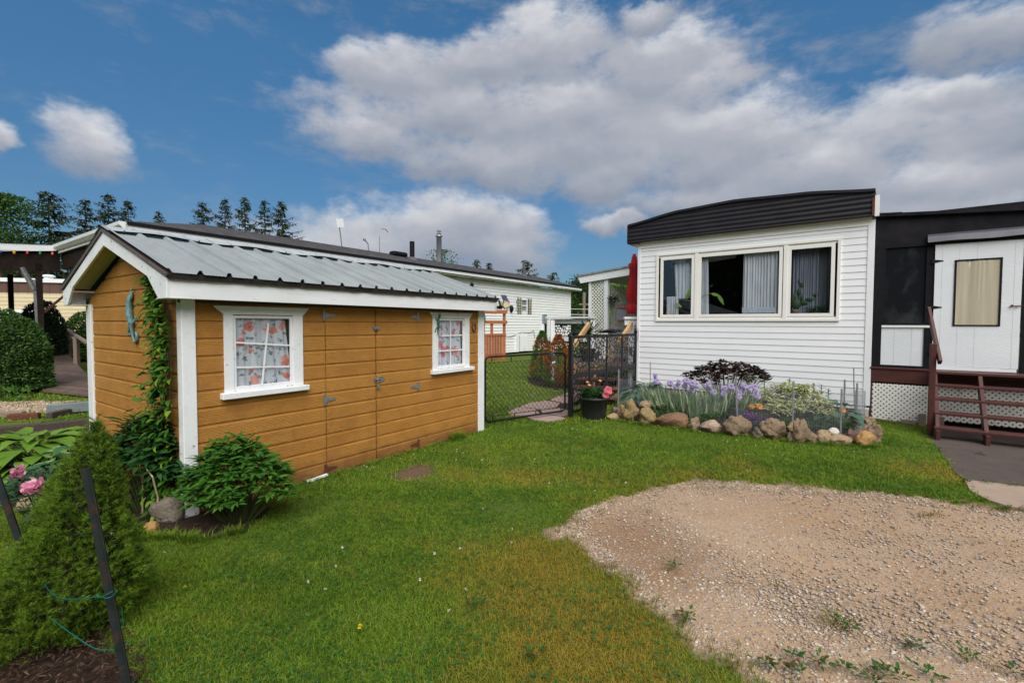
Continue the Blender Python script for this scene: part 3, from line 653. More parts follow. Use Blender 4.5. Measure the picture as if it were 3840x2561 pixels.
# geckos: body tube with tail, four legs with toes
def gecko(name, label, mat_, M, scale, hook):
    g_ = thing(name, label, 'wall ornament'); g_.matrix_basis = M
    s = scale
    spine = [(0.02, 0, 0.46), (0.012, -.012, 0.42), (0.0, -.02, 0.37), (-0.012, -.022, 0.31), (-0.006, -.022, 0.25), (0.008, -.02, 0.19), (0.012, -.014, 0.13), (0.004, -.01, 0.07), (0.018, -.008, 0.02)]
    rr = [0.008, 0.024, 0.020, 0.026, 0.030, 0.026, 0.018, 0.012, 0.008]
    if hook: spine += [(0.045, -.008, -0.015), (0.085, -.008, -0.02), (0.115, -.008, 0.01), (0.12, -.008, 0.05), (0.10, -.008, 0.075), (0.075, -.008, 0.07)]; rr += [0.011, 0.013, 0.013, 0.012, 0.010, 0.006]
    else: spine += [(0.045, -.008, -0.02), (0.09, -.006, -0.04), (0.14, -.006, -0.03), (0.16, -.006, 0.0)]; rr += [0.007, 0.006, 0.005, 0.003]
    MB().tube([Vector(p) * s for p in spine], [q * s * 1.08 for q in rr], 10).build('body', mat_, g_, smooth=True)
    for (a, b_, c_) in (((0.0, 0.37), (0.055, 0.42), (0.045, 0.475)), ((-0.01, 0.36), (-0.07, 0.33), (-0.085, 0.37)), ((0.01, 0.19), (0.07, 0.16), (0.10, 0.20)), ((0.0, 0.18), (-0.06, 0.13), (-0.075, 0.08))):
        m = MB(); m.tube([Vector((q[0], -0.014, q[1])) * s for q in (a, b_, c_)], [0.013 * s, 0.010 * s, 0.008 * s], 7)
        d = Vector((c_[0] - b_[0], 0, c_[1] - b_[1])).normalized()
        for k in range(4):
            an = -0.8 + 0.53 * k; dd = Vector((d.x * math.cos(an) - d.z * math.sin(an), 0, d.x * math.sin(an) + d.z * math.cos(an)))
            e = Vector((c_[0], -0.010, c_[1])) + dd * 0.03
            m.tube([Vector((c_[0], -0.012, c_[1])) * s, e * s], [0.005 * s, 0.006 * s], 5)
        m.build('leg', mat_, g_, smooth=True)
    return g_
PATINA = mat_basic('verdigris_metal', (0.07, 0.18, 0.20), (0.20, 0.36, 0.37), 0.6, 30, metal=0.3, dirt=((0.11, 0.045, 0.02), 0.45, 22))
GREENG = mat_basic('green_enamel', (0.006, 0.16, 0.05), (0.01, 0.10, 0.035), 0.3, 12)
gecko('gecko_ornament', 'verdigris metal gecko hanging on the shed gable wall beside the vine', PATINA,
      SH.matrix_basis @ Matrix.Translation((0.004, 1.115, 1.43)) @ Matrix.Rotation(R(-90), 4, 'Z') @ Matrix.Rotation(R(-4), 4, 'Y'), 0.98, True)
gecko('gecko_ornament', 'bright green gecko clinging to the frame of the right shed window', GREENG,
      SH.matrix_basis @ Matrix.Translation((2.93, -0.003, 1.46)) @ Matrix.Rotation(R(6), 4, 'Y'), 0.56, False)
# solar floodlight at the right end of the fascia
fl = thing('solar_floodlight', 'solar floodlight with two yellowed lamp heads on the shed eave corner', 'floodlight'); fl.matrix_basis = SH.matrix_basis @ Matrix.Translation((4.06, -0.19, 1.89))
LAMPW = mat_basic('yellowed_lens', (0.42, 0.40, 0.20), (0.30, 0.28, 0.14), 0.3, 40)
for (cx, cz, rot, tilt) in ((-0.05, 0.0, 35, 28), (0.075, -0.01, -38, 30)):
    M_ = Matrix.Translation((cx, -0.06, cz)) @ Matrix.Rotation(R(rot * 0.6), 4, 'Y') @ Matrix.Rotation(R(rot * 0.5), 4, 'Z') @ Matrix.Rotation(R(-tilt), 4, 'X')
    h = MB().box(-0.055, 0.055, -0.01, 0.02, -0.045, 0.045).build('lamp_head', BLACK_GLOSS, fl, bevel=0.004); h.matrix_basis = M_
    q = MB().box(-0.049, 0.049, -0.014, -0.0105, -0.039, 0.039).build('lens', LAMPW, h)
h = MB().box(-0.065, 0.065, -0.05, 0.05, 0.0, 0.008).build('solar_panel', mat_basic('solar_cells', (0.05, 0.055, 0.09), (0.07, 0.075, 0.11), 0.2, 20), fl); h.matrix_basis = Matrix.Translation((0.12, 0.0, 0.10)) @ Matrix.Rotation(R(62), 4, 'X')
m = MB(); m.tube([(0.0, 0.0, -0.03), (0.02, -0.04, -0.01), (0.06, -0.03, 0.05), (0.11, 0.0, 0.09)], 0.010, 8); m.box(-0.03, 0.05, -0.012, 0.03, -0.07, -0.02); m.build('bracket', BLACK_GLOSS, fl)
# ================================================================== WHITE MOBILE HOME
# local frame: origin at its right front corner, x right along the front, y back, z up
HM_LOC = (6.0504, 7.9329, 0); HM_ROT = R(-38.6)
HM = thing('mobile_home', 'white mobile home with wide triple window and curved black roof fascia', 'mobile home', HM_LOC, HM_ROT)
VP = [(0.0, 1.0), (0.30, 0.86), (0.36, 0.42), (0.62, 0.50), (0.68, 0.30), (1.0, 0.15)]
VP = [(0.0, 1.0), (1.0, 0.10)]
VSEAM = 3.0873 - 0.11657 * 24
m = MB(); WIN = (-3.69, -0.49, 1.71, 3.07)
siding(m, -4.10, -0.04, 0.235, 3.36, 0.11657, VSEAM, 0.010, 0.0, [WIN], profile=VP)
m.build('front_siding', VINYL, HM)
for nm, xx, s in (('side_siding', -4.15, 1), ('side_siding', 0.0, -1)):
    m = MB(); siding(m, 0.0, 15.0, 0.235, 3.36, 0.11657, VSEAM, 0.013, 0, to3=lambda u, o, z, xx=xx, s=s: (xx + (0.02 - o) * s, u, z), profile=VP); m.build(nm, VINYL, HM)
MB().box(-4.13, -0.02, 14.98, 15.0, 0.2, 3.36).build('rear_wall', VINYL, HM)
MB().box(-4.165, -4.10, -0.016, 0.05, 0.20, 3.42).build('corner_trim', VINYL, HM, bevel=0.004)
MB().box(-0.085, 0.012, -0.018, 0.05, 0.235, 3.37).build('corner_trim', VINYL, HM, bevel=0.004)
# foundation and skirting below the siding
MB().box(-4.12, -0.03, 0.02, 0.05, -0.02, 0.232).build('skirting', mat_basic('weathered_skirting', (0.42, 0.38, 0.32), (0.30, 0.25, 0.20), 0.8, 5, bumpv=0.5, dirt=((0.18, 0.12, 0.07), 0.3, 9)), HM)
MB().box(-0.75, 0.005, -0.03, 0.02, 0.17, 0.20).build('sill_plate', WHITE_WORN, HM)
MB().box(-0.10, 0.0, -0.03, 0.04, 0.0, 0.165).build('foundation_block', mat_basic('pale_block', (0.55, 0.53, 0.49), (0.42, 0.38, 0.33), 0.8, 8), HM)
# frieze under the black fascia
m = MB(); m.box(-4.10, -0.03, -0.030, 0.0, 3.330, 3.385); m.box(-4.10, -0.03, -0.045, 0.0, 3.385, 3.41); m.box(-4.10, -0.03, -0.020, 0.0, 3.270, 3.330); m.build('frieze', CREAM, HM)
# black ribbed metal fascia, bowed top
def ztop(x):   # x from -4.33 to 0
    t = (x + 4.33) / 4.33; k = [(0, 3.80), (0.25, 3.955), (0.5, 4.00), (0.77, 3.945), (1.0, 3.835)]
    for (a, za), (b, zb) in zip(k, k[1:]):
        if t <= b + 1e-9:
            u = (t - a) / (b - a); return za + (zb - za) * (3 * u * u - 2 * u ** 3) * 0.35 + (zb - za) * u * 0.65
    return 3.835
nx = 90; nz = 60; X0, X1 = -4.35, 0.0; vs = []; fs = []
for i in range(nx + 1):
    x = X0 + (X1 - X0) * i / nx; zt = ztop(x); zb = 3.395
    for j in range(nz + 1):
        z = zb + (zt - zb) * j / nz
        zz = z - 3.395; off = 0.11 + 0.006 * math.cos(zz * 2 * math.pi / 0.086)
        if j < 5: off = 0.11 + 0.028 * (1 - abs(j - 2) / 2.6)
        vs.append((x, -off, z))
for i in range(nx):
    for j in range(nz):
        a = i * (nz + 1) + j; fs.append((a, a + nz + 1, a + nz + 2, a + 1))
MB().add(vs, fs).build('roof_fascia', BLACK_METAL, HM, smooth=True)
m = MB()
for i in range(nx):
    x0 = X0 + (X1 - X0) * i / nx; x1 = X0 + (X1 - X0) * (i + 1) / nx
    m.add([(x0, -0.145, ztop(x0) - 0.035), (x1, -0.145, ztop(x1) - 0.035), (x1, -0.145, ztop(x1) + 0.012), (x0, -0.145, ztop(x0) + 0.012),
           (x0, 0.3, ztop(x0) + 0.012), (x1, 0.3, ztop(x1) + 0.012), (x0, -0.09, ztop(x0) - 0.035), (x1, -0.09, ztop(x1) - 0.035)], [(0, 1, 2, 3), (3, 2, 5, 4), (0, 6, 7, 1)])
m.build('fascia_cap', BLACK_METAL, HM)
m = MB()
for y0, y1 in [(0.3, 15.05)]:
    for i in range(nx):
        x0 = X0 + (X1 - X0) * i / nx; x1 = X0 + (X1 - X0) * (i + 1) / nx
        m.quad((x0, y0, ztop(x0) + 0.01), (x1, y0, ztop(x1) + 0.01), (x1, y1, ztop(x1) * 0.96), (x0, y1, ztop(x0) * 0.96))
m.build('roof', TAR, HM)
m = MB(); m.prism([(-0.13, 3.395), (0.1, 3.395), (0.1, 3.80), (-0.13, 3.80)], 0, -4.37, -4.352); m.box(-4.37, -4.1, -0.12, 0.0, 3.385, 3.394); m.build('fascia_return', BLACK_METAL, HM)
MB().box(-4.36, -4.13, 0.0, 15, 3.37, 3.80).build('side_eave', VINYL, HM)
m = MB(); m.box(-0.03, 0.06, -0.10, 0.05, 3.40, 3.74); m.build('fascia_end_cap', VINYL, HM)
MB().box(-0.035, 0.0, -0.135, -0.02, 3.40, 3.70).build('rusted_edge', RUST, HM)
# triple window
fr = MB(); x0, x1, z0, z1 = -3.735, -0.445, 1.668, 3.112
fr.box(x0, x1, -0.034, 0.01, z0, z0 + 0.05); fr.box(x0, x1, -0.034, 0.01, z1 - 0.045, z1); fr.box(x0, x0 + 0.05, -0.034, 0.01, z0 + 0.05, z1 - 0.045); fr.box(x1 - 0.05, x1, -0.034, 0.01, z0 + 0.05, z1 - 0.045)
WF = fr.build('triple_window', CREAM, HM, bevel=0.003)
panes = [(-3.584, -2.985), (-2.790, -1.390), (-1.195, -0.588)]
for xm in (-2.884, -1.283): MB().box(xm - 0.035, xm + 0.035, -0.030, 0.01, z0 + 0.052, z1 - 0.047).build('mullion', CREAM, WF, bevel=0.003)
for (a, b_) in panes:
    c_, d_ = 1.808, 2.970; s = MB(); k = 0.058
    s.box(a - k, a, -0.022, 0.012, c_ - k, d_ + k); s.box(b_, b_ + k, -0.022, 0.012, c_ - k, d_ + k); s.box(a, b_, -0.022, 0.012, c_ - k, c_); s.box(a, b_, -0.022, 0.012, d_, d_ + k)
    sh = s.build('sash', CREAM, WF, bevel=0.003)
    MB().quad((a, -0.004, c_), (b_, -0.004, c_), (b_, -0.004, d_), (a, -0.004, d_)).build('pane', GLASS, sh)
MB().box(x0 + 0.05, x1 - 0.05, -0.010, 0.012, z0 + 0.05, 1.75).build('inner_frame', CREAM, WF); MB().box(x0 + 0.05, x1 - 0.05, -0.010, 0.012, 3.028, z1 - 0.045).build('inner_frame', CREAM, WF)
# a room behind the glass
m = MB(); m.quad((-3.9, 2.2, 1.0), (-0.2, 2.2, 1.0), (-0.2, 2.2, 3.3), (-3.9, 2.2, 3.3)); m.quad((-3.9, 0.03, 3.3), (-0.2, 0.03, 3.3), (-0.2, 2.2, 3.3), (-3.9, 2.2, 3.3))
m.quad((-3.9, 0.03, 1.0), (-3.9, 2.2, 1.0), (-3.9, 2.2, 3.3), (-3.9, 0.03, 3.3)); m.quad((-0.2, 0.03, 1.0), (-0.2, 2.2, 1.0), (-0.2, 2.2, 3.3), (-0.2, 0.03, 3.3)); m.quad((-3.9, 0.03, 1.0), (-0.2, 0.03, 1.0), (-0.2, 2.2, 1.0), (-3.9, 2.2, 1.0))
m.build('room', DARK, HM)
MB().box(-3.7, -0.47, 0.03, 0.25, 1.755, 1.780).build('window_ledge', GREYWOOD, HM)
def curtain(xa, xb, zb, zt, y, folds, name='curtain', mat_=None, parent=HM, amp=0.035, narrow=0.0):
    n = 90; vs = []
    for i in range(n + 1):
        for j in range(7):
            u = i / n; q = j / 6; pinch = 1 - narrow * q
            xx = xa + (xb - xa) * ((u - 0.5) * pinch + 0.5)
            vs.append((xx, y + amp * (0.55 + 0.45 * math.sin(u * 5.3 + folds)) * math.sin(u * folds * 6.283 + 1.6 * math.sin(u * 9 + q * .5)) * (0.6 + 0.4 * (1 - q)) + 0.01 * math.sin(u * 77), zb + (zt - zb) * q))
    return MB().add(vs, [(i * 7 + j, (i + 1) * 7 + j, (i + 1) * 7 + j + 1, i * 7 + j + 1) for i in range(n) for j in range(6)]).build(name, mat_ or SHEER, parent, smooth=True)
curtain(-2.02, -1.42, 1.81, 3.0, 0.07, 9); curtain(-2.84, -2.66, 1.81, 3.0, 0.07, 3, narrow=0.25)
MB().box(-2.02, -1.43, 0.035, 0.045, 1.83, 1.93).build('curtain_hem', mat_sheer('hem', (0.66, 0.72, 0.80), (0.60, 0.66, 0.74), 0.8), HM)
curtain(-3.35, -3.02, 2.15, 3.0, 0.12, 6, narrow=-0.3); curtain(-3.55, -3.30, 1.80, 2.2, 0.13, 4)
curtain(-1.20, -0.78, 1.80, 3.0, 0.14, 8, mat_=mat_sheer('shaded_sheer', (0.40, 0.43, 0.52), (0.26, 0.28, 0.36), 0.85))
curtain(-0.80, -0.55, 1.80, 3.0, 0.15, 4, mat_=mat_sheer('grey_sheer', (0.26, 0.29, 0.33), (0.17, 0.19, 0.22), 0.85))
# plants on the window ledge (things inside the room)
HMm = Matrix.Translation(HM_LOC) @ Matrix.Rotation(HM_ROT, 4, 'Z')
CACT = mat_basic('cactus_skin', (0.03, 0.07, 0.028), (0.02, 0.05, 0.022), 0.6, 18)
cp = thing('potted_cactus', 'potted prickly pear cactus behind the right pane of the triple window', 'cactus'); cp.matrix_basis = HMm @ Matrix.Translation((-1.13, 0.13, 1.785))
MB().lathe([(0.0, 0), (0.055, 0), (0.07, 0.09), (0.075, 0.10), (0.0, 0.095)], 18).build('pot', mat_basic('clay_pot', (0.26, 0.23, 0.17), None, 0.7, 9), cp, smooth=True)
m = MB()
for (p, r, sq) in [((0, 0, 0.20), 0.09, (1, .5, 1.1)), ((-0.03, 0, 0.33), 0.06, (.9, .4, 1.2)), ((0.05, 0, 0.42), 0.05, (.7, .4, 1.4)), ((0.09, 0, 0.55), 0.038, (.8, .4, 1.4)), ((0.04, 0, 0.62), 0.02, (.7, .4, 2.0)), ((0.13, 0, 0.22), 0.05, (1.4, .4, .8)), ((0.22, 0, 0.28), 0.045, (1.5, .4, .7)), ((0.31, 0, 0.36), 0.03, (1.6, .4, .9)), ((0.10, 0, 0.30), 0.04, (.8, .4, 1.6))]:
    m.ball(p, r, 10, 8, sq)
m.build('pads', CACT, cp, smooth=True)
DKLEAF = mat_leaf('window_plant_leaf', (0.02, 0.055, 0.02), (0.03, 0.08, 0.03))
n = 260; O = np.stack([rng.uniform(-0.95, -0.62, n), rng.uniform(0.05, 0.2, n), rng.uniform(1.80, 1.93, n)], 1)
hp_ = tag(scatter('trailing_plant', 'leaf', O, rdir(n, 0.3), rdir(n, 0.6), rng.uniform(.03, .06, n), 0.02, DKLEAF), 'low dark trailing plant behind the right pane beside the cactus', 'house plant'); hp_.matrix_basis = HMm
BAN = mat_leaf('banana_leaf', (0.20, 0.34, 0.05), (0.28, 0.42, 0.08), None, 0.45, 0.3)
bn = thing('banana_plant', 'house plant with one long drooping yellow-green leaf behind the middle pane', 'house plant'); bn.matrix_basis = HMm
MB().tube([(-2.86, 0.08, 1.8), (-2.84, 0.08, 2.1), (-2.75, 0.06, 2.2), (-2.62, 0.05, 2.235), (-2.52, 0.05, 2.22), (-2.42, 0.05, 2.15)], 0.006, 6).build('stem', BAN, bn)
scatter('leaf', 'lance', [(-2.62, 0.05, 2.235), (-2.48, 0.05, 2.20), (-3.10, 0.05, 2.12), (-3.2, 0.06, 1.95), (-3.03, 0.06, 2.3)], [(1, 0, -.3), (.65, 0, -1), (.35, 0, .9), (-.6, 0, .6), (.5, 0, .7)], [(0.4, -1, .3)] * 5, [.22, .24, .36, .2, .25], [.075, .08, .10, .06, .07], BAN, bn)
# ================================================================== BLACK ENTRY PORCH (same frame as the home)
PO = thing('entry_porch', 'black entry porch with white door joined to the white mobile home', 'porch', HM_LOC, HM_ROT)
XR = 3.6
# wall: black tar-papered top, black posts, dark screen, white panel
m = MB(); m.box(0.01, XR, 0.035, 0.075, 2.93, 3.40); m.build('upper_wall', TAR, PO)
m = MB()
m.prism([(0.01, 3.40), (XR, 3.11), (XR, 3.15), (0.01, 3.452)], 1, -0.03, 0.075); m.build('roof_edge', TAR, PO)
m = MB(); m.prism([(0.0, 3.452), (0.35, 3.425), (0.35, 3.435), (0.10, 3.455), (0.0, 3.50)], 1, -0.04, 0.2); m.build('roof_flashing', STEEL, PO)
m = MB(); m.add([(0, 0.07, 3.44), (XR, 0.07, 3.15), (XR, 4, 3.15), (0, 4, 3.44)], [(0, 1, 2, 3)]); m.build('roof', TAR, PO)
MB().box(0.015, 0.135, 0.0, 0.06, 0.90, 2.93).build('post', BLACK, PO, bevel=0.003)
m = MB(); m.box(0.135, 0.745, 0.0, 0.05, 2.865, 2.93); m.box(0.135, 0.745, 0.0, 0.05, 1.60, 1.635); m.box(0.135, 0.165, 0.005, 0.05, 1.635, 2.865); m.box(0.67, 0.778, 0.0, 0.06, 0.945, 2.93)
m.build('screen_frame', BLACK, PO, bevel=0.002)
m_, t_ = newmat('dark_screen_glass'); nv = t_.noise(coords(t_, (1, 1, 0.6)), 2.6, 5, 0.6)
cc_ = t_.mix(t_.mr(nv, 0.50, 0.75), c4((0.010, 0.011, 0.014)), c4((0.045, 0.05, 0.055)))
finish(m_, t_, cc_, 0.22, None, 0.35)
MB().quad((0.16, 0.03, 1.63), (0.68, 0.03, 1.63), (0.68, 0.03, 2.87), (0.16, 0.03, 2.87)).build('screen', m_, PO)
ROUGHW = mat_basic('textured_white_board', (0.74, 0.765, 0.79), (0.66, 0.69, 0.72), 0.6, 2.5, bumpv=0.8, bscale=75, stretch=(0.45, 0.45, 1))
m = MB(); m.box(0.135, 0.76, 0.02, 0.05, 0.945, 1.59); m.build('panel', ROUGHW, PO)
MB().box(0.135, 0.76, -0.002, 0.05, 1.565, 1.60).build('panel_trim', WHITE, PO)
for xx in (0.30, 0.52): MB().box(xx, xx + 0.004, 0.0185, 0.021, 0.95, 1.565).build('panel_joint', mat_basic('joint_grey', (0.52, 0.54, 0.56), None, 0.7), PO)
MB().box(0.125, 0.78, 0.0, 0.05, 0.905, 0.945).build('lower_rail', BLACK, PO)
m = MB(); m.box(0.0, XR, -0.01, 0.05, 0.655, 0.87); m.box(0.0, XR, -0.03, 0.05, 0.872, 0.903); m.build('rim_beam', MAROON, PO, bevel=0.004)
m = MB(); m.box(0.0, 0.05, 0.01, 0.06, 0.0, 0.655); m.build('corner_stud', MAROON, PO)
# right of the door
m = MB(); m.box(1.735, 1.80, 0.0, 0.06, 0.905, 2.93); m.box(1.80, XR, 0.0, 0.05, 2.86, 2.93); m.box(1.80, XR, 0.0, 0.05, 1.60, 1.64); m.build('door_post', BLACK, PO, bevel=0.003)
MB().box(1.80, XR, 0.02, 0.05, 0.905, 1.60).build('panel', ROUGHW, PO); MB().quad((1.80, 0.03, 1.64), (XR, 0.03, 1.64), (XR, 0.03, 2.86), (1.80, 0.03, 2.86)).build('screen', m_, PO)
# door: white board with black framed window, slightly out of square
dz = MB(); dz.prism([(0.775, 0.965), (1.715, 0.965), (1.722, 2.845), (0.770, 2.862)], 1, -0.022, 0.03)
DR = dz.build('door', ROUGHW, PO)
DR['label'] = 'white boarded entry door with black framed curtained window'
MB().prism([(0.775, 0.905), (1.700, 0.912), (1.700, 0.958), (0.775, 0.962)], 1, -0.030, 0.03).build('threshold', WHITE, PO, bevel=0.002)
for xx in (0.855, 1.05, 1.245, 1.64): MB().box(xx, xx + 0.003, -0.0235, -0.020, 0.97, 2.84).build('door_joint', mat_basic('joint_pale', (0.55, 0.57, 0.60), None, 0.7), DR)
f = MB(); k = 0.024; a, b_, c_, d_ = 0.999, 1.515, 1.592, 2.605
f.box(a, a + k, -0.034, -0.018, c_, d_); f.box(b_ - k, b_, -0.034, -0.018, c_, d_); f.box(a + k, b_ - k, -0.034, -0.018, c_, c_ + k * .8); f.box(a + k, b_ - k, -0.034, -0.018, d_ - k, d_)
wf = f.build('window_frame', BLACK, DR)
vs = []; nn = 120
for i in range(nn + 1):
    for j in range(7):
        u = i / nn; q = j / 6; f1 = math.sin(u * 21 + .9 * math.sin(u * 7) + q * .7) * .5 + math.sin(u * 47 + 2 * math.sin(u * 11)) * .35 * q + math.sin(u * 9 - q) * .6
        vs.append((a + 0.02 + (b_ - a - .04) * u, -0.0275 + .0040 * f1, c_ + .018 + (d_ - c_ - .038) * q))
MB().add(vs, [(i * 7 + j, (i + 1) * 7 + j, (i + 1) * 7 + j + 1, i * 7 + j + 1) for i in range(nn) for j in range(6)]).build('curtain', BEIGE_CURTAIN, wf, smooth=True)
for zz in (2.604, 1.883, 1.168):
    h = MB(); h.add([(0.765, -0.028, zz + 0.026), (0.765, -0.028, zz - 0.026), (0.87, -0.028, zz - 0.005), (0.87, -0.028, zz + 0.007), (0.765, -0.021, zz + 0.026), (0.765, -0.021, zz - 0.026), (0.87, -0.021, zz - 0.005), (0.87, -0.021, zz + 0.007)],
                    [(0, 1, 2, 3), (0, 4, 5, 1), (1, 5, 6, 2), (2, 6, 7, 3), (3, 7, 4, 0)])
    h.box(0.735, 0.765, -0.026, 0.0, zz - 0.032, zz + 0.032); h.build('hinge', BLACK_GLOSS, DR)
m = MB(); m.tube([(1.625, -0.04, 1.890), (1.735, -0.035, 1.888)], 0.006, 8); m.ball((1.625, -0.042, 1.890), 0.017, 10, 7); m.tube([(1.66, -0.04, 1.88), (1.672, -0.04, 1.865), (1.675, -0.04, 1.85)], 0.004, 6); m.build('latch', RUST, DR, smooth=True)
# metal awning strip above the door
m = MB(); n = 40
for i in range(n):
    x0 = 0.675 + (XR - 0.675) * i / n; x1 = 0.675 + (XR - 0.675) * (i + 1) / n
    w0 = 0.006 * math.sin(x0 * 8); w1 = 0.006 * math.sin(x1 * 8)
    m.quad((x0, -0.10, 2.900 + w0), (x1, -0.10, 2.900 + w1), (x1, -0.05, 2.995 + w1 * .3), (x0, -0.05, 2.995 + w0 * .3)); m.quad((x0, 0.035, 3.04), (x0, -0.05, 2.995 + w0 * .3), (x1, -0.05, 2.995 + w1 * .3), (x1, 0.035, 3.04))
m.quad((0.675, -0.10, 2.90), (0.675, -0.05, 2.995), (0.675, 0.035, 3.04), (0.675, 0.035, 2.90))
m.build('awning', mat_basic('slate_metal', (0.085, 0.083, 0.10), (0.065, 0.063, 0.08), 0.4, 3), PO)
MB().box(0.68, XR, -0.04, 0.03, 2.862, 2.897).build('door_header', BLACK, PO)
# lattice skirt: crossed laths with chamfered rim
def lattice(x0, x1, z0, z1, y, mat_, parent, step=0.075, wd=0.033, edge=True, thick=0.005, name='lattice_panel'):
    mb = MB(); d = step
    def clip(c, s):
        # line z = z0 + s*(x - c)
        pts = []
        for x in (x0, x1):
            z = z0 + s * (x - c)
            if z0 - 1e-9 <= z <= z1 + 1e-9: pts.append((x, z))
        for z in (z0, z1):
            x = c + (z - z0) / s
            if x0 < x < x1: pts.append((x, z))
        pts = sorted(set((round(a, 5), round(b, 5)) for a, b in pts)); return (pts[0], pts[-1]) if len(pts) > 1 and pts[0] != pts[-1] else None
    H_ = z1 - z0; k = int((x1 - x0 + H_) / d) + 2
    for i in range(-k, k):
        for s, yo in ((1, 0.0), (-1, thick + 0.0007)):
            c = x0 + i * d + (0 if s > 0 else 0.5 * d * 0)
            r_ = clip(c if s > 0 else c, s)
            if r_: mb.bar((r_[0][0], y + yo, r_[0][1]), (r_[1][0], y + yo, r_[1][1]), wd, thick, up=(0, 1, 0))
    return mb.build(name, mat_, parent)
LAT = mat_basic('white_lattice', (0.80, 0.79, 0.75), (0.70, 0.68, 0.62), 0.6, 5, dirt=((0.35, 0.28, 0.18), 0.1, 6))
lattice(0.045, 0.78, 0.03, 0.625, -0.004, LAT, PO); lattice(0.80, 2.6, 0.10, 0.66, 0.06, LAT, PO)
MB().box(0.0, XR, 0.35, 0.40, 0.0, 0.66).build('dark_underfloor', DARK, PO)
m = MB(); m.bar((0.10, -0.02, 0.035), (0.50, -0.03, 0.0), 0.03, 0.02); m.build('loose_lath', GREYWOOD, PO)
MB().box(0, XR, 0.06, 3.9, 0.83, 0.86).build('floor', DECKWOOD, PO)
# a few blocks under the lattice
for i, (xx, lab) in enumerate(((0.52, 'flat grey timber block under the left end of the porch lattice'), (0.69, 'upright timber block beside the handrail post'), (0.90, 'small pale timber block behind the porch steps'))):
    o = tag(MB().box(-0.09 if i == 0 else -0.05, 0.09 if i == 0 else 0.04, -0.03, 0.03, 0, (0.07, 0.19, 0.17)[i]).build('timber_block', GREYWOOD, bevel=0.004), lab, 'timber block', 'timber blocks under the porch')
    o.matrix_basis = HMm @ Matrix.Translation((xx, -0.045, 0)) @ Matrix.Rotation(R((4, -3, 8)[i]), 4, 'Z')

# ---- steps
ST = thing('entry_steps', 'dark red open wooden steps leading up to the porch door', 'steps', HM_LOC, HM_ROT)
for k, (z, y) in enumerate(((0.72, 0.50), (0.54, 0.71), (0.36, 0.92), (0.18, 1.13))):
    MB().box(0.765, 2.25, -y - 0.02, -y + 0.20, z - 0.038, z).build('tread', MAROON, ST, bevel=0.004)
MB().box(0.765, 2.25, -0.32, -0.03, 0.862, 0.90).build('landing_board', MAROON, ST, bevel=0.004)
for xx in (0.78, 1.27, 2.16):
    m = MB(); m.prism([(-0.30, 0.86), (-0.30, 0.66), (-1.02, 0.02), (-1.20, 0.02), (-1.20, 0.14), (-1.13, 0.142), (-0.95, 0.32), (-0.74, 0.50), (-0.53, 0.68), (-0.34, 0.86)], 0, xx, xx + 0.045)
    m.box(xx, xx + 0.045, -1.235, -1.175, 0.0, 0.142); m.build('stringer', MAROON, ST, bevel=0.003)
m = MB(); m.box(0.70, 0.775, -0.93, -0.855, -0.02, 1.34); m.build('handrail_post', MAROON, ST, bevel=0.008)
MB().bar((0.70, -0.30, 1.86), (0.81, -0.99, 1.075), 0.040, 0.085).build('handrail', MAROON, ST, bevel=0.004)

# ================================================================== BACK GATE, POST, SCREEN PANELS
def tube_frame(pts, r): return MB().tube(pts, r, 10)
GT = thing('chain_link_gate', 'low black chain link gate between the shed and the black post', 'gate', (-0.424, 7.435, 0), math.atan2(8.25 - 7.435, 0.936 + 0.424))
Lg = math.hypot(1.36, 0.815); zt0, zt1, zb = 1.075, 1.10, 0.045
rad = 0.017
fr = MB(); r_ = 0.07
loop = [(0.0, 0, zb + r_), (0.02, 0, zb + 0.02), (r_, 0, zb), (Lg - r_, 0, zb + 0.03), (Lg - 0.02, 0, zb + 0.05), (Lg, 0, zb + 0.03 + r_), (Lg, 0, zt1 - r_), (Lg - 0.02, 0, zt1 - 0.02), (Lg - r_, 0, zt1), (r_, 0, zt0), (0.02, 0, zt0 - 0.02), (0.0, 0, zt0 - r_), (0, 0, zb + r_)]
fr.tube(loop, rad, 10, caps=False); fr.build('gate_frame', BLACK_GLOSS, GT, smooth=True)
m = MB(); m.tube([(0.03, 0, 0.975), (Lg - 0.03, 0, 1.02)], 0.004, 6); m.tube([(0.03, 0, 0.12), (Lg - 0.03, 0, 0.145)], 0.006, 6)
for xx in (0.12, 0.48, 0.95): m.bar((xx, 0, zt0 + (zt1 - zt0) * xx / Lg), (xx, 0, 0.978 + 0.045 * xx / Lg), 0.018, 0.008)
for xx in (0.14, 0.55, 0.97, 1.50): m.bar((xx, 0, zb + 0.01), (xx, 0, 0.13), 0.018, 0.008)
m.build('tension_bars', BLACK_GLOSS, GT)
# woven mesh
m = MB(); st = 0.083; x0, x1, z0, z1 = 0.01, Lg - 0.01, 0.125, 0.99; Hh = z1 - z0
def seg(a, b_, yy):
    (xa, za), (xb, zb_) = a, b_; m.tube([(xa, yy, za), (xb, yy, zb_)], 0.0030, 4, caps=False)
sl = 1.12
c = x0 - Hh / sl
while c < x1:
    xa, xb = max(x0, c), min(x1, c + Hh / sl)
    if xb - xa > 0.01: seg((xa, z0 + (xa - c) * sl), (xb, z0 + (xb - c) * sl), 0.004)
    ca = c; xa, xb = max(x0, ca), min(x1, ca + Hh / sl)
    if xb - xa > 0.01: seg((xa, z1 - (xa - ca) * sl), (xb, z1 - (xb - ca) * sl), -0.004)
    c += st
m.build('chain_link_mesh', BLACK_GLOSS, GT)
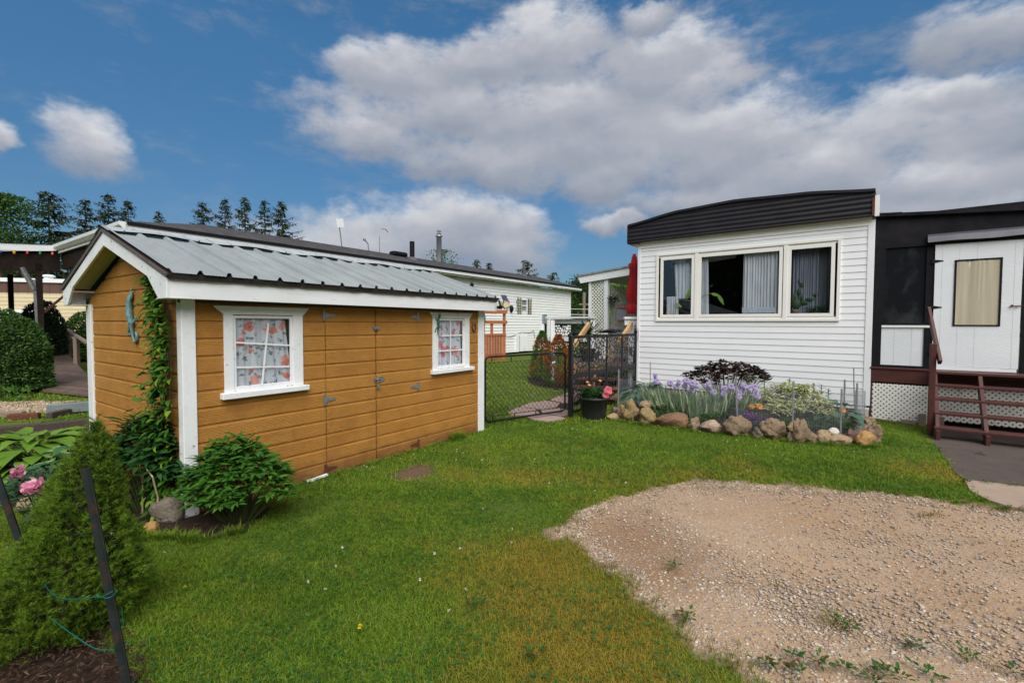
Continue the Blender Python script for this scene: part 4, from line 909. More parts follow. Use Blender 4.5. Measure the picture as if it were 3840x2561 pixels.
# lamp clipped to the gate
lt = thing('gate_lamp', 'small grey plastic solar lamp hooked over the top of the chain link gate', 'lamp'); lt.matrix_basis = GT.matrix_basis @ Matrix.Translation((1.27, -0.05, 1.02)) @ Matrix.Rotation(R(-12), 4, 'Y')
MB().box(-0.035, 0.035, -0.015, 0.02, -0.09, 0.09).build('housing', mat_basic('dark_grey_plastic', (0.05, 0.052, 0.06), None, 0.4), lt, bevel=0.006)
MB().box(-0.036, 0.036, -0.019, -0.0155, -0.088, -0.06).build('lens', mat_basic('pale_plastic', (0.5, 0.52, 0.55), None, 0.4), lt)
MB().tube([(0, 0.01, 0.08), (0, 0.02, 0.12), (0, 0.05, 0.12)], 0.006, 6).build('hook', BLACK_GLOSS, lt)

FP = (1.003, 8.014, 0); FROT = math.atan2(10.522 - 8.014, 2.807 - 1.003); FL_ = 3.08
pst = thing('fence_post', 'tall black square metal post between the gate and the cut-out screen', 'post', FP, FROT)
MB().box(-0.032, 0.032, -0.032, 0.032, -0.03, 1.40).build('shaft', BLACK_GLOSS, pst, bevel=0.003)
MB().lathe([(0.04, 1.395), (0.04, 1.412), (0.022, 1.418), (0.032, 1.432), (0.030, 1.452), (0.012, 1.468), (0.001, 1.470)], 14).build('finial', BLACK_GLOSS, pst, smooth=True)
SC = thing('metal_screen', 'black laser-cut metal privacy screen between the post and the mobile home', 'privacy screen', FP, FROT)
# cut-outs: Voronoi cells shrunk inside each panel, cut out of a thin sheet
def screen_panel(xa, xb, za, zb2, seed, parent, mat_, cell=0.10, name='screen_panel', gap=0.016, aspect=1.9, flow=0.0):
    rr = np.random.default_rng(seed); W_, H2 = xb - xa, zb2 - za
    nx_, nz_ = max(2, int(W_ / (cell * aspect ** 0.5))), max(2, int(H2 / (cell / aspect ** 0.5) * 0.9))
    P = []
    for i in range(-2, nx_ + 2):
        for j in range(-2, nz_ + 2):
            P.append((xa + (i + 0.5 + (j % 2) * 0.5 + rr.uniform(-.55, .55)) * W_ / nx_, za + (j + 0.5 + rr.uniform(-.5, .5)) * H2 / nz_))
    P = np.array(P); mb = MB(); thk = 0.003
    def clip(poly, n_, d):   # keep points with p.n <= d
        out = []
        for i in range(len(poly)):
            a, b = poly[i], poly[(i + 1) % len(poly)]; da = a[0] * n_[0] + a[1] * n_[1] - d; db = b[0] * n_[0] + b[1] * n_[1] - d
            if da <= 0: out.append(a)
            if (da < 0 < db) or (db < 0 < da):
                t = da / (da - db); out.append((a[0] + (b[0] - a[0]) * t, a[1] + (b[1] - a[1]) * t))
        return out
    for i, p in enumerate(P):
        if not (xa - cell < p[0] < xb + cell and za - cell < p[1] < zb2 + cell): continue
        cellp = [(xa, za), (xb, za), (xb, zb2), (xa, zb2)]
        dd = np.hypot(P[:, 0] - p[0], P[:, 1] - p[1]); near = np.argsort(dd)[1:16]; planes = []
        for j in near:
            q = P[j]; n_ = (q - p) / dd[j]; md = (q + p) / 2; planes.append((n_, float(md @ n_)))
        for n_, d in planes:
            cellp = clip(cellp, n_, d)
            if len(cellp) < 3: break
        if len(cellp) < 3: continue
        inner = [(xa + gap * 2, za + gap * 2), (xb - gap * 2, za + gap * 2), (xb - gap * 2, zb2 - gap * 2), (xa + gap * 2, zb2 - gap * 2)]
        gw = gap * rr.uniform(0.35, 1.5)
        for n_, d in planes:
            inner = clip(inner, n_, d - gw / 2)
            if len(inner) < 3: break
        cellp = [cellp[k] for k in range(len(cellp)) if math.dist(cellp[k], cellp[k - 1]) > 1e-5]
        if len(inner) < 3 or rr.random() < 0.06:
            mb.add([(x, 0, z) for x, z in cellp], [tuple(range(len(cellp)))]); continue
        # round the hole
        pts = []
        for k in range(len(inner)):
            a, b, c_ = inner[k - 1], inner[k], inner[(k + 1) % len(inner)]
            pts += [((a[0] + 3 * b[0]) / 4, (a[1] + 3 * b[1]) / 4), ((c_[0] + 3 * b[0]) / 4, (c_[1] + 3 * b[1]) / 4)]
        cx, cz = sum(q[0] for q in pts) / len(pts), sum(q[1] for q in pts) / len(pts)
        # ring between cell outline and hole, matched by angle
        def ang(q): return math.atan2(q[1] - cz, q[0] - cx)
        def at(poly, a):
            dx, dz_ = math.cos(a), math.sin(a); best = None
            for k in range(len(poly)):
                (x0_, z0_), (x1_, z1_) = poly[k - 1], poly[k]; ex, ez = x1_ - x0_, z1_ - z0_; den = dx * ez - dz_ * ex
                if abs(den) < 1e-12: continue
                t = ((x0_ - cx) * ez - (z0_ - cz) * ex) / den; u = ((x0_ - cx) * dz_ - (z0_ - cz) * dx) / den
                if t > 0 and -1e-6 <= u <= 1 + 1e-6 and (best is None or t > best): best = t
            return (cx + dx * best, cz + dz_ * best) if best else None
        As = sorted({round(ang(q), 4) for q in cellp} | {round(ang(q), 4) for q in pts})
        ring = [(at(cellp, a), at(pts, a)) for a in As]
        if any(o is None or i_ is None for o, i_ in ring): continue
        for k in range(len(ring)):
            (o0, i0), (o1, i1) = ring[k - 1], ring[k]
            mb.quad((o0[0], 0, o0[1]), (o1[0], 0, o1[1]), (i1[0], 0, i1[1]), (i0[0], 0, i0[1]))
    o = mb.build(name, mat_, parent); sd_ = o.modifiers.new('solid', 'SOLIDIFY'); sd_.thickness = thk; sd_.offset = 0
    return o
SCM = mat_basic('charcoal_screen_metal', (0.018, 0.018, 0.021), (0.028, 0.028, 0.032), 0.6, 5, spec=.2)
xs_ = [0.05, 0.71, 1.464, 2.219, 2.99]
for k in range(4):
    zt_a = 1.40
    screen_panel(xs_[k] + 0.008, xs_[k + 1] - 0.008, 0.70, 1.385, 40 + k, SC, SCM, cell=0.095, gap=0.018, aspect=2.3)
    screen_panel(xs_[k] + 0.008, xs_[k + 1] - 0.008, 0.06, 0.70, 60 + k, SC, SCM, cell=0.095, gap=0.022, aspect=2.6)
    if k: MB().box(xs_[k] - 0.013, xs_[k] + 0.013, -0.014, 0.010, 0.05, 1.39).build('stile', BLACK_GLOSS, SC)
MB().box(0.03, 3.0, -0.012, 0.012, 1.386, 1.402).build('top_rail', SCM, SC); MB().box(2.985, 3.015, -0.015, 0.015, 0.05, 1.41).build('stile', BLACK_GLOSS, SC)
# crow on the screen
SCm = SC.matrix_basis.copy()
cw = thing('crow_figure', 'black crow figure perched on top of the metal screen', 'bird figure'); cw.matrix_basis = SCm @ Matrix.Translation((1.56, 0, 1.405)) @ Matrix.Rotation(R(-48), 4, 'Z') @ Matrix.Scale(0.66, 4)
CROW = mat_basic('crow_black', (0.006, 0.006, 0.008), (0.014, 0.014, 0.016), 0.7, 20, bumpv=0.3, bscale=40)
m = MB(); m.tube([(-0.36, 0, 0.045), (-0.24, 0, 0.065), (-0.12, 0, 0.085), (0.0, 0, 0.10), (0.10, 0, 0.10), (0.18, 0, 0.09), (0.25, 0, 0.115), (0.31, 0, 0.125), (0.35, 0, 0.105), (0.385, 0, 0.085), (0.42, 0, 0.07)],
         [0.010, 0.028, 0.045, 0.066, 0.074, 0.058, 0.046, 0.050, 0.030, 0.013, 0.003], 14); m.build('body', CROW, cw, smooth=True)
for s in (-1, 1):
    w_ = MB().tube([(-0.30, s * 0.018, 0.07), (-0.12, s * 0.055, 0.105), (0.04, s * 0.072, 0.125), (0.16, s * 0.045, 0.14)], [0.008, 0.022, 0.032, 0.016], 8).build('wing', CROW, cw, smooth=True)
    l = MB(); l.tube([(0.02 + 0.05 * s, s * 0.02, 0.05), (0.03 + 0.05 * s, s * 0.02, 0.0)], 0.007, 6)
    for q in (-0.5, 0, 0.5, 3.1): l.tube([(0.03 + 0.05 * s, s * 0.02, 0.006), (0.03 + 0.05 * s + 0.04 * math.cos(q), s * 0.02 + 0.03 * math.sin(q), 0.002)], 0.004, 5)
    l.build('leg', CROW, cw)
# dried wreath of twigs hung on the screen
wr = thing('dried_wreath', 'wreath of dried tan twigs hanging on the black metal screen', 'wreath'); wr.matrix_basis = SCm @ Matrix.Translation((1.47, -0.05, 1.02))
DRY = mat_leaf('dried_leaf', (0.22, 0.16, 0.09), (0.34, 0.26, 0.16), (0.12, 0.09, 0.05), transl=0.1)
m = MB()
for k in range(22):
    a = random.uniform(0, 6.28); r0 = 0.02; L_ = random.uniform(0.08, 0.19)
    m.tube([(r0 * math.cos(a), random.uniform(-.03, 0), 0.02 + r0 * math.sin(a)), (0.6 * L_ * math.cos(a + .3), -0.03, 0.6 * L_ * math.sin(a + .3) * 1.3), (L_ * math.cos(a) * .7, -0.01, L_ * math.sin(a) * 1.3)], [0.004, 0.003, 0.002], 5)
m.build('twigs', GREYWOOD, wr)
n = 90; O = np.stack([rng.normal(0, .05, n), rng.uniform(-.05, 0, n), rng.normal(0, .09, n)], 1)
scatter('dried_leaves', 'lance', O, rdir(n), rdir(n), rng.uniform(.04, .09, n), rng.uniform(.012, .02, n), DRY, wr)
# bird-finial stake behind the screen's right end with a copper figure: small lantern hook
hk = thing('shepherd_hook', 'thin metal hook with a small copper ornament beside the corner of the home', 'garden hook'); hk.matrix_basis = SCm @ Matrix.Translation((2.86, -0.03, 0))
MB().tube([(0.16, 0, 1.25), (0.20, 0, 1.40), (0.17, 0, 1.50), (0.08, 0, 1.53), (0.0, 0, 1.52)], 0.004, 6).build('rod', STEEL, hk)
MB().lathe([(0.001, 0.03), (0.035, 0.0), (0.04, 0.06), (0.012, 0.08), (0.001, 0.085)], 12, (0.03, 0, 1.40)).build('base_cup', BLACK_GLOSS, hk)
m = MB(); m.ball((0.03, 0, 1.52), 0.03, 10, 7, (1.3, .8, .7)); m.ball((0.06, 0, 1.56), 0.016); m.tube([(0.0, 0, 1.51), (-0.03, 0, 1.545)], [0.012, 0.004], 6); m.build('ornament', mat_basic('copper', (0.30, 0.14, 0.08), None, 0.4, metal=0.6), hk, smooth=True)

# ================================================================== POT WITH PINK FLOWERS
pt = thing('flower_pot', 'large black plastic tub of pink hibiscus standing before the metal screen', 'flower pot', (1.395, 7.93, 0))
PLAST = mat_basic('black_plastic_pot', (0.014, 0.014, 0.017), (0.022, 0.022, 0.026), 0.5, 6, bumpv=0.1)
MB().lathe([(0.001, 0.0), (0.185, 0.0), (0.192, 0.03), (0.232, 0.335), (0.256, 0.34), (0.256, 0.375), (0.243, 0.378), (0.225, 0.345), (0.20, 0.32), (0.001, 0.32)], 36).build('pot', PLAST, pt, smooth=True)
for s in (-1, 1): MB().tube([(s * 0.24, -0.07, 0.37), (s * 0.285, -0.04, 0.40), (s * 0.285, 0.04, 0.40), (s * 0.24, 0.07, 0.37)], 0.012, 7).build('handle', PLAST, pt, smooth=True)
MB().lathe([(0.001, 0.345), (0.222, 0.345)], 24).build('soil', SOIL, pt)
HIBL = mat_leaf('hibiscus_leaf', (0.022, 0.075, 0.016), (0.045, 0.125, 0.022))
n = 230; a = rng.uniform(0, 6.28, n); r = 0.17 * np.sqrt(rng.uniform(0, 1, n)); O = np.stack([r * np.cos(a) - .02, r * np.sin(a), 0.36 + rng.uniform(0, .20, n) * (1 - r / .3)], 1)
X = np.stack([np.cos(a), np.sin(a), rng.uniform(-.2, .7, n)], 1); scatter('foliage', 'leaf', O, X, X * [-.5, -.5, 0] + [0, 0, 1] + rdir(n) * .3, rng.uniform(.06, .11, n), rng.uniform(.045, .07, n), HIBL, pt)
PINK = mat_leaf('pink_petal', (0.72, 0.13, 0.20), (0.78, 0.24, 0.28), transl=0.3, spec=0.2); PEACH = mat_leaf('peach_bud', (0.75, 0.27, 0.10), (0.80, 0.38, 0.18), transl=0.2)
def flower(name, mat_, c, r, parent, n=6, face=(0, -1, .4), layers=2, cup=.35):
    f_ = Vector(face).normalized(); a_ = f_.cross(Vector((0.1, .2, 1))).normalized(); b2 = f_.cross(a_)
    O, X, Z, L_ = [], [], [], []
    for l in range(layers):
        for k in range(n):
            t = 2 * math.pi * (k + l * .5) / n; d = a_ * math.cos(t) + b2 * math.sin(t); O.append(Vector(c) + f_ * 0.006 * l)
            X.append(d * 1.0 + f_ * (cup + .35 * l)); Z.append(f_ - d * .3); L_.append(r * (1 - .2 * l) * random.uniform(.85, 1.1))
    return scatter(name, 'petal', O, X, Z, L_, r * .95, mat_, parent)
flower('blossom', PINK, (0.20, -0.12, 0.50), 0.085, pt, 5, (.2, -1, .2)); flower('blossom', PINK, (0.16, -0.17, 0.44), 0.07, pt, 5, (-.3, -1, -.2))
for c_ in ((-0.13, -0.08, 0.60), (-0.10, -0.10, 0.55), (0.09, -.05, 0.62)): flower('bud', PEACH, c_, 0.05, pt, 5, (0, -.3, 1), 1, 1.6)
m = MB()
for k in range(14):
    a = random.uniform(0, 6.28); m.tube([(0.03 * math.cos(a), 0.03 * math.sin(a), 0.33), (0.12 * math.cos(a), 0.12 * math.sin(a), 0.50)], [0.005, 0.003], 5)
m.build('stems', HIBL, pt)
# ================================================================== GROUND
GRAV = [(0.31, 3.57), (0.5, 3.93), (0.73, 4.22), (1.04, 4.43), (1.37, 4.58), (1.74, 4.71), (2.08, 4.81), (2.36, 4.84), (2.62, 4.65), (3.15, 4.62), (3.48, 4.54), (3.87, 4.35), (4.05, 4.20), (4.21, 4.12), (4.46, 4.02), (5.2, 3.75), (7.0, 3.2),
        (9.0, -3.0), (0.5, -3.0), (1.25, 1.2), (1.20, 1.9), (1.13, 2.05), (1.07, 2.13), (0.99, 2.2), (0.91, 2.3), (0.88, 2.43), (0.81, 2.53), (0.74, 2.69), (0.73, 2.87), (0.66, 3.02), (0.55, 3.18), (0.44, 3.43)]
ASPH = [(5.8, 6.51), (5.47, 5.97), (5.09, 5.46), (4.78, 5.01), (4.68, 4.81), (4.83, 4.73), (5.06, 4.59), (6.6, 3.55), (9.5, 6.3), (7.6, 8.0), (6.6, 7.2)]
CONC = [(4.66, 4.79), (4.41, 4.47), (4.34, 4.24), (4.36, 4.09), (4.43, 4.01), (5.2, 3.75), (6.2, 3.3), (6.55, 3.5), (5.06, 4.57), (4.83, 4.71)]
BEDF = [(1.55, 8.05), (1.80, 7.72), (2.2, 7.42), (2.9, 6.98), (3.5, 6.65), (4.1, 6.36), (4.65, 6.22), (5.05, 6.40), (5.4, 7.1), (6.04, 7.95), (2.9, 10.45), (2.2, 9.5)]
BEDS = [(-5.9, 4.3), (-5.0, 3.9), (-3.85, 4.02), (-3.22, 3.70), (-2.9, 3.52), (-2.67, 3.42), (-2.45, 3.42), (-2.28, 3.36), (-2.06, 3.52), (-2.05, 4.0), (-2.3, 4.35), (-2.68, 3.85), (-4.8, 5.25), (-5.6, 5.4)]
BEDC = [(-3.0, 2.55), (-2.74, 2.55), (-2.3, 2.50), (-1.98, 2.30), (-1.74, 2.12), (-1.58, 1.92), (-1.7, 1.4), (-3.1, 1.4), (-3.2, 2.3)]
PATH = [(-0.1, 8.45), (0.07, 8.92), (0.31, 9.42), (0.73, 9.82), (1.04, 10.46), (1.3, 10.91), (1.7, 11.6), (2.3, 11.2), (1.75, 10.0), (1.12, 8.9), (0.98, 8.15), (0.85, 7.85), (0.60, 7.60), (0.37, 7.78), (0.17, 7.98), (-0.03, 8.13)]
BARE = [(-1.4, 4.95), (-1.35, 5.07), (-1.14, 5.27), (-0.92, 5.32), (-0.9, 5.15), (-0.78, 5.03), (-1.03, 4.78), (-1.17, 4.76)]
GBACK = [(-9.5, 7.9), (-7.4, 8.6), (-7.1, 9.2), (-9.0, 9.6), (-14, 9.4), (-30, 10.5), (-30, 8.2), (-12, 7.6)]
CEDB = [(0.4, 12.9), (0.6, 12.2), (1.0, 11.4), (1.4, 11.2), (1.7, 12.4), (1.2, 14.3), (0.5, 14.2)]
def lawn_mask(x, y, jag=1.0):
    """1 on lawn, 0 where gravel, paving or soil shows (soft, ragged borders)"""
    n = (fbm(x * 3.1, y * 3.1, 5) - 0.5) * 0.34 * jag + (fbm(x * 11., y * 11., 9) - 0.5) * 0.16 * jag
    m = np.ones_like(x)
    def cut(poly, k, off=0.0, w_=0.10):
        d = distpoly(x, y, poly) + off + n * k; return 1 - np.clip(d / w_ + 0.5, 0, 1)
    m *= cut(GRAV, 1.0, 0.0, 0.16)
    for p in (ASPH, CONC): m *= cut(p, 0.25, -0.02, 0.05)
    m *= cut(BEDF, 0.15, -0.05, 0.06); m *= cut(BEDS, 0.5, 0.0, 0.08); m *= cut(BEDC, 0.5, 0.0, 0.1); m *= cut(PATH, 0.5, 0.0, 0.08)
    m *= cut(BARE, 1.0, -0.03, 0.25); m *= cut(CEDB, 0.5, 0, 0.1); m = np.minimum(m, 1 - 0.85 * (1 - cut(GBACK, 2.5, 0, 0.5)))
    return m
# one sheet to the horizon: fine grid near the camera, coarse beyond
def ground_sheet():
    gx = np.unique(np.concatenate([np.linspace(-900, -40, 12), np.linspace(-40, -12, 20), np.linspace(-12, -6, 40), np.linspace(-6, 7, 420), np.linspace(7, 14, 40), np.linspace(14, 900, 22)]))
    gy = np.unique(np.concatenate([np.linspace(-60, -2, 12), np.linspace(-2, 1.2, 16), np.linspace(1.2, 9, 340), np.linspace(9, 16, 90), np.linspace(16, 60, 50), np.linspace(60, 1500, 14)]))
    X, Y = np.meshgrid(gx, gy, indexing='ij'); x = X.ravel(); y = Y.ravel()
    near = (np.abs(x) < 15) & (y > -2) & (y < 30)
    z = np.where(near, (fbm(x * 1.1, y * 1.1, 2) - 0.5) * 0.03 + (fbm(x * 9, y * 9, 4) - 0.5) * 0.008, 0)
    lm = lawn_mask(x, y)
    # gravel a little lower, beds a little higher
    z = z - 0.012 * (1 - lm) + 0.03 * np.clip(distpoly(x, y, BEDF) / 0.2, 0, 1) + 0.02 * np.clip(distpoly(x, y, BEDS) / 0.2, 0, 1)
    paved = np.maximum(np.clip(distpoly(x, y, ASPH) / 0.05, 0, 1), np.clip(distpoly(x, y, CONC) / 0.05, 0, 1)); z = z * (1 - paved) - 0.02 * paved
    foot = np.clip(1 - distpoly(x, y, [(-2.7, 3.8), (-0.3, 7.1), (-2.4, 8.6), (-4.9, 5.3)]) / -0.25, 0, 1); z = z * (1 - foot)
    z = np.where(y > 60, -0.01, z)
    nx_, ny_ = len(gx), len(gy); I = np.arange(nx_ * ny_).reshape(nx_, ny_)
    Q = np.stack([I[:-1, :-1], I[1:, :-1], I[1:, 1:], I[:-1, 1:]], -1).reshape(-1, 4)
    me = bpy.data.meshes.new('ground'); me.vertices.add(len(x)); me.vertices.foreach_set('co', np.stack([x, y, z], 1).ravel())
    me.loops.add(Q.size); me.loops.foreach_set('vertex_index', Q.ravel().astype(np.int32)); me.polygons.add(len(Q)); me.polygons.foreach_set('loop_start', (np.arange(len(Q)) * 4).astype(np.int32))
    # what the ground is made of, per vertex: r lawn, g gravel (rest: soil)
    gr = np.clip((distpoly(x, y, GRAV) + 0.25) / 0.3, 0, 1); gb = np.clip((distpoly(x, y, GBACK) + 0.6) / 0.5, 0, 1) + (y > 15) * 0.0
    pth = np.clip((distpoly(x, y, BARE) + 0.3) / 0.2, 0, 1)
    at = me.color_attributes.new('cover', 'FLOAT_COLOR', 'POINT')
    col = np.stack([lm, np.maximum(gr, gb), pth, np.ones_like(x)], 1).astype(np.float32); at.data.foreach_set('color', col.ravel())
    me.update(calc_edges=True); me.polygons.foreach_set('use_smooth', [True] * len(Q))
    return me
m_, t = newmat('ground_cover'); pos = t.n('ShaderNodeNewGeometry').outputs['Position']
cv_ = t.n('ShaderNodeVertexColor', {'layer_name': 'cover'}); cs = t.n('ShaderNodeSeparateColor', i0=cv_.outputs[0]).outputs
flat = t.vm('MULTIPLY', pos, (1, 1, 0.0))
# lawn soil and short growth
ln = t.noise(flat, 1.3, 6, 0.65); ln2 = t.noise(flat, 90, 3, 0.6)
lawn = t.mix(t.mr(ln, 0.35, 0.65), c4((0.085, 0.135, 0.014)), c4((0.14, 0.17, 0.02)))
lawn = t.mix(t.mr(ln2, 0.35, 0.7, 0.0, 0.75), lawn, c4((0.030, 0.042, 0.008)))
# gravel: sandy earth with pebbles of many colours
pat = t.noise(flat, 0.9, 6, 0.6, 0.3)
earth = t.mix(t.mr(pat, 0.38, 0.62), c4((0.42, 0.27, 0.155)), c4((0.49, 0.335, 0.215)))
earth = t.mix(t.mr(t.noise(flat, 140, 5, 0.75), 0.30, 0.72, 0.6, 0.0), earth, c4((0.20, 0.125, 0.070)))
e4 = t.vm('LENGTH', t.vm('MULTIPLY', t.vm('SUBTRACT', flat, (0.95, 3.35, 0)), (1.8, 1.5, 0)))
earth = t.mix(t.mr(t.m('ADD', e4, t.m('MULTIPLY', t.noise(flat, 3.0, 5, .6), .9)), 1.0, 1.6, 0.85, 0.0), earth, c4((0.235, 0.135, 0.070)))
earth = t.mix(t.mr(t.noise(t.vm('MULTIPLY', flat, (1.0, 2.4, 0)), 1.5, 6, .62), 0.52, 0.66, 0.0, 0.45), earth, c4((0.34, 0.215, 0.125)))
v1 = t.n('ShaderNodeTexVoronoi', Vector=flat, Scale=85.0); v2 = t.n('ShaderNodeTexVoronoi', Vector=flat, Scale=42.0)
pc1 = t.n('ShaderNodeSeparateColor', i0=v1.outputs['Color']).outputs; pc2 = t.n('ShaderNodeSeparateColor', i0=v2.outputs['Color']).outputs
peb = t.ramp(pc1[0], [(0.0, (0.10, 0.10, 0.11)), (0.2, (0.22, 0.17, 0.13)), (0.45, (0.40, 0.31, 0.23)), (0.7, (0.34, 0.33, 0.32)), (0.88, (0.62, 0.57, 0.50)), (1.0, (0.16, 0.12, 0.10))])
peb2 = t.ramp(pc2[1], [(0.0, (0.50, 0.46, 0.41)), (0.4, (0.30, 0.24, 0.19)), (0.7, (0.42, 0.36, 0.30)), (1.0, (0.22, 0.22, 0.23))])
dens = t.noise(flat, 1.7, 5, 0.6)
m1 = t.m('MULTIPLY', t.mr(v1.outputs['Distance'], 0.36, 0.46, 1, 0), t.m('GREATER_THAN', t.m('ADD', pc1[1], t.mr(dens, 0.35, 0.65, -0.25, 0.35)), 0.36))
m2 = t.m('MULTIPLY', t.mr(v2.outputs['Distance'], 0.24, 0.32, 1, 0), t.m('GREATER_THAN', t.m('ADD', pc2[0], t.mr(dens, 0.4, 0.7, -0.2, 0.3)), 0.80))
grav = t.mix(m2, t.mix(m1, earth, peb), peb2)
soil = t.mix(t.noise(flat, 45, 5, 0.7), c4((0.010, 0.007, 0.005)), c4((0.050, 0.028, 0.018)))
bare = t.mix(t.noise(flat, 30, 5, 0.7), c4((0.16, 0.095, 0.065)), c4((0.09, 0.055, 0.035)))
base = t.mix(cs[1], t.mix(cs[2], soil, bare), grav)
far = t.m('MULTIPLY', cs[0], 1.0)
edge_n = t.m('ADD', cs[0], t.m('MULTIPLY', t.m('SUBTRACT', t.noise(flat, 35, 4, 0.7), 0.5), 0.9))
col = t.mix(t.mr(edge_n, 0.42, 0.62), base, lawn)
hh = t.m('ADD', t.m('ADD', t.m('MULTIPLY', m1, 0.5), t.m('MULTIPLY', m2, 0.9)), t.m('MULTIPLY', ln2, 0.7))
finish(m_, t, col, 0.85, bump(t, hh, 0.75, 0.008), 0.25)
go_ = bpy.data.objects.new('ground', ground_sheet()); sc.collection.objects.link(go_); go_.data.materials.append(m_); struct(go_)
def sheet(name, poly, z, mat_, th=0.02, n_sub=0, kind='structure'):
    o = MB().prism(poly, 2, z - th, z).build(name, mat_); o['kind'] = kind; return o
sheet('asphalt_path', ASPH, 0.012, DARKMAT, 0.06); sheet('concrete_path', CONC, 0.020, CONCRETE, 0.06)
# stones of the garden path
PS = [[(-0.08, 8.42), (0.10, 8.95), (0.42, 8.80), (0.50, 8.40), (0.22, 8.05), (0.0, 8.12)], [(0.15, 9.0), (0.36, 9.45), (0.72, 9.75), (0.98, 9.45), (0.85, 9.0), (0.5, 8.85)], [(0.55, 8.42), (0.52, 8.82), (0.88, 8.95), (1.05, 8.62), (0.98, 8.20), (0.80, 8.15)],
      [(0.24, 8.0), (0.52, 8.33), (0.78, 8.08), (0.92, 7.95), (0.62, 7.63), (0.38, 7.80)], [(0.80, 9.85), (1.05, 10.45), (1.5, 10.2), (1.3, 9.6), (1.02, 9.55)], [(1.1, 10.55), (1.45, 11.2), (1.95, 10.9), (1.6, 10.35)]]
nm_ = ['near the gate under its left half', 'farther along the path, left side', 'behind the gate beside the post', 'half under the gate bottom rail', 'beyond the gate before the cedars', 'farthest, beside the cedars']
for p, q in zip(PS, nm_):
    cx = sum(a for a, _ in p) / len(p); cy = sum(b for _, b in p) / len(p); rp = []
    for i in range(len(p)):
        a, b = p[i], p[(i + 1) % len(p)]
        for k in range(4):
            u = k / 4; xx, yy = a[0] * (1 - u) + b[0] * u, a[1] * (1 - u) + b[1] * u
            s_ = 0.97 + 0.05 * random.random() - 0.10 * (1 - abs(u - 0.5) * 2) * 0 ; rp.append((cx + (xx - cx) * s_, cy + (yy - cy) * s_))
    tag(MB().prism(rp, 2, -0.03, 0.012 + random.uniform(-.004, .004)).build('paving_stone', SLABS), 'flat pinkish paving stone ' + q, 'paving stone', 'stones of the path through the gate')
# ---- grass
def grass(name, n_try, region, dens, length, width, mats, lean=0.5, seed=1):
    r = np.random.default_rng(seed); x = r.uniform(region[0], region[1], n_try); y = r.uniform(region[2], region[3], n_try)
    # only where the picture could see it
    keep = (np.abs(x) < y * 1.15 + 1.7) & (r.uniform(0, 1, n_try) < dens(x, y)); x, y = x[keep], y[keep]
    keep = r.uniform(0, 1, len(x)) < np.clip(lawn_mask(x, y), 0, 1) ** 1.3; x, y = x[keep], y[keep]
    for poly in ([(-2.68, 3.82), (-0.43, 7.04), (-2.53, 8.52), (-4.78, 5.29)], [(6.05, 7.93), (2.8, 10.52), (9, 22), (16, 16)]):
        k = ~inpoly(x, y, poly); x, y = x[k], y[k]
    n = len(x); a = r.uniform(0, 6.283, n) ; cl_ = fbm(x * 6.5, y * 6.5, 17); le = r.uniform(0.1, 1.0, n) * lean * (0.6 + cl_)
    X = np.stack([np.cos(a) * le, np.sin(a) * le, np.ones(n)], 1); Zz = np.stack([-np.cos(a), -np.sin(a), le], 1) + r.normal(0, .4, (n, 3))
    L = length * r.uniform(0.55, 1.25, n) * (0.45 + 0.55 * fbm(x * 2.2, y * 2.2, 11) + 0.75 * cl_); W = width * r.uniform(0.7, 1.3, n)
    o = scatter(name, 'blade', np.stack([x, y, np.full(n, -0.006)], 1), X, Zz, L, W, mats, curl=r.uniform(0.5, 4.0, n)); return o, n
def mat_grass():
    m, t = newmat('grass_blades'); geo = t.n('ShaderNodeNewGeometry'); p = t.vm('MULTIPLY', geo.outputs['Position'], (1, 1, 0)); ri = geo.outputs['Random Per Island']
    r2 = t.m('FRACT', t.m('MULTIPLY', ri, 9.17))
    col = t.mix(ri, c4((0.085, 0.190, 0.016)), c4((0.270, 0.370, 0.040)))
    big = t.noise(p, 0.9, 7, 0.72)
    col = t.mix(t.mr(big, 0.46, 0.60, 0.0, 0.8), col, t.mix(ri, c4((0.045, 0.120, 0.014)), c4((0.110, 0.220, 0.024))))
    dry = t.m('ADD', t.noise(t.vm('ADD', p, (3.3, 1.7, 0)), 0.95, 6, 0.65), t.m('MULTIPLY', r2, 0.22))
    # lawn is drier and yellower in the worn strip round the gravel
    s = t.n('ShaderNodeSeparateXYZ', i0=p).outputs
    e1 = t.vm('LENGTH', t.vm('MULTIPLY', t.vm('SUBTRACT', p, (0.35, 2.2, 0)), (1.0, 0.62, 0)))
    e2 = t.vm('LENGTH', t.vm('MULTIPLY', t.vm('SUBTRACT', p, (1.2, 4.9, 0)), (0.33, 1.1, 0)))
    e3 = t.vm('LENGTH', t.vm('MULTIPLY', t.vm('SUBTRACT', p, (4.75, 5.0, 0)), (1.3, 0.8, 0)))
    w_ = t.m('MAXIMUM', t.m('MAXIMUM', t.mr(e1, 0.2, 1.3, 0.30, 0), t.mr(e2, 0.2, 0.9, 0.20, 0)), t.mr(e3, 0.1, 0.7, 0.22, 0))
    dry = t.m('ADD', dry, w_)
    col = t.mix(t.mr(dry, 0.68, 0.86, 0, 0.85), col, t.mix(r2, c4((0.42, 0.23, 0.050)), c4((0.32, 0.30, 0.035))))
    col = t.mix(t.m('GREATER_THAN', r2, 0.965), col, c4((0.30, 0.22, 0.09)))
    return finish(m, t, col, 0.7, None, 0.06, trans=(col, 0.4))
GRASS = mat_grass()
g1, n1 = grass('lawn_grass', 560000, (-6.0, 2.2, 1.5, 4.6), lambda x, y: np.clip(1.25 - y * 0.13, 0.3, 1), 0.036, 0.0036, GRASS, 2.0, 3)
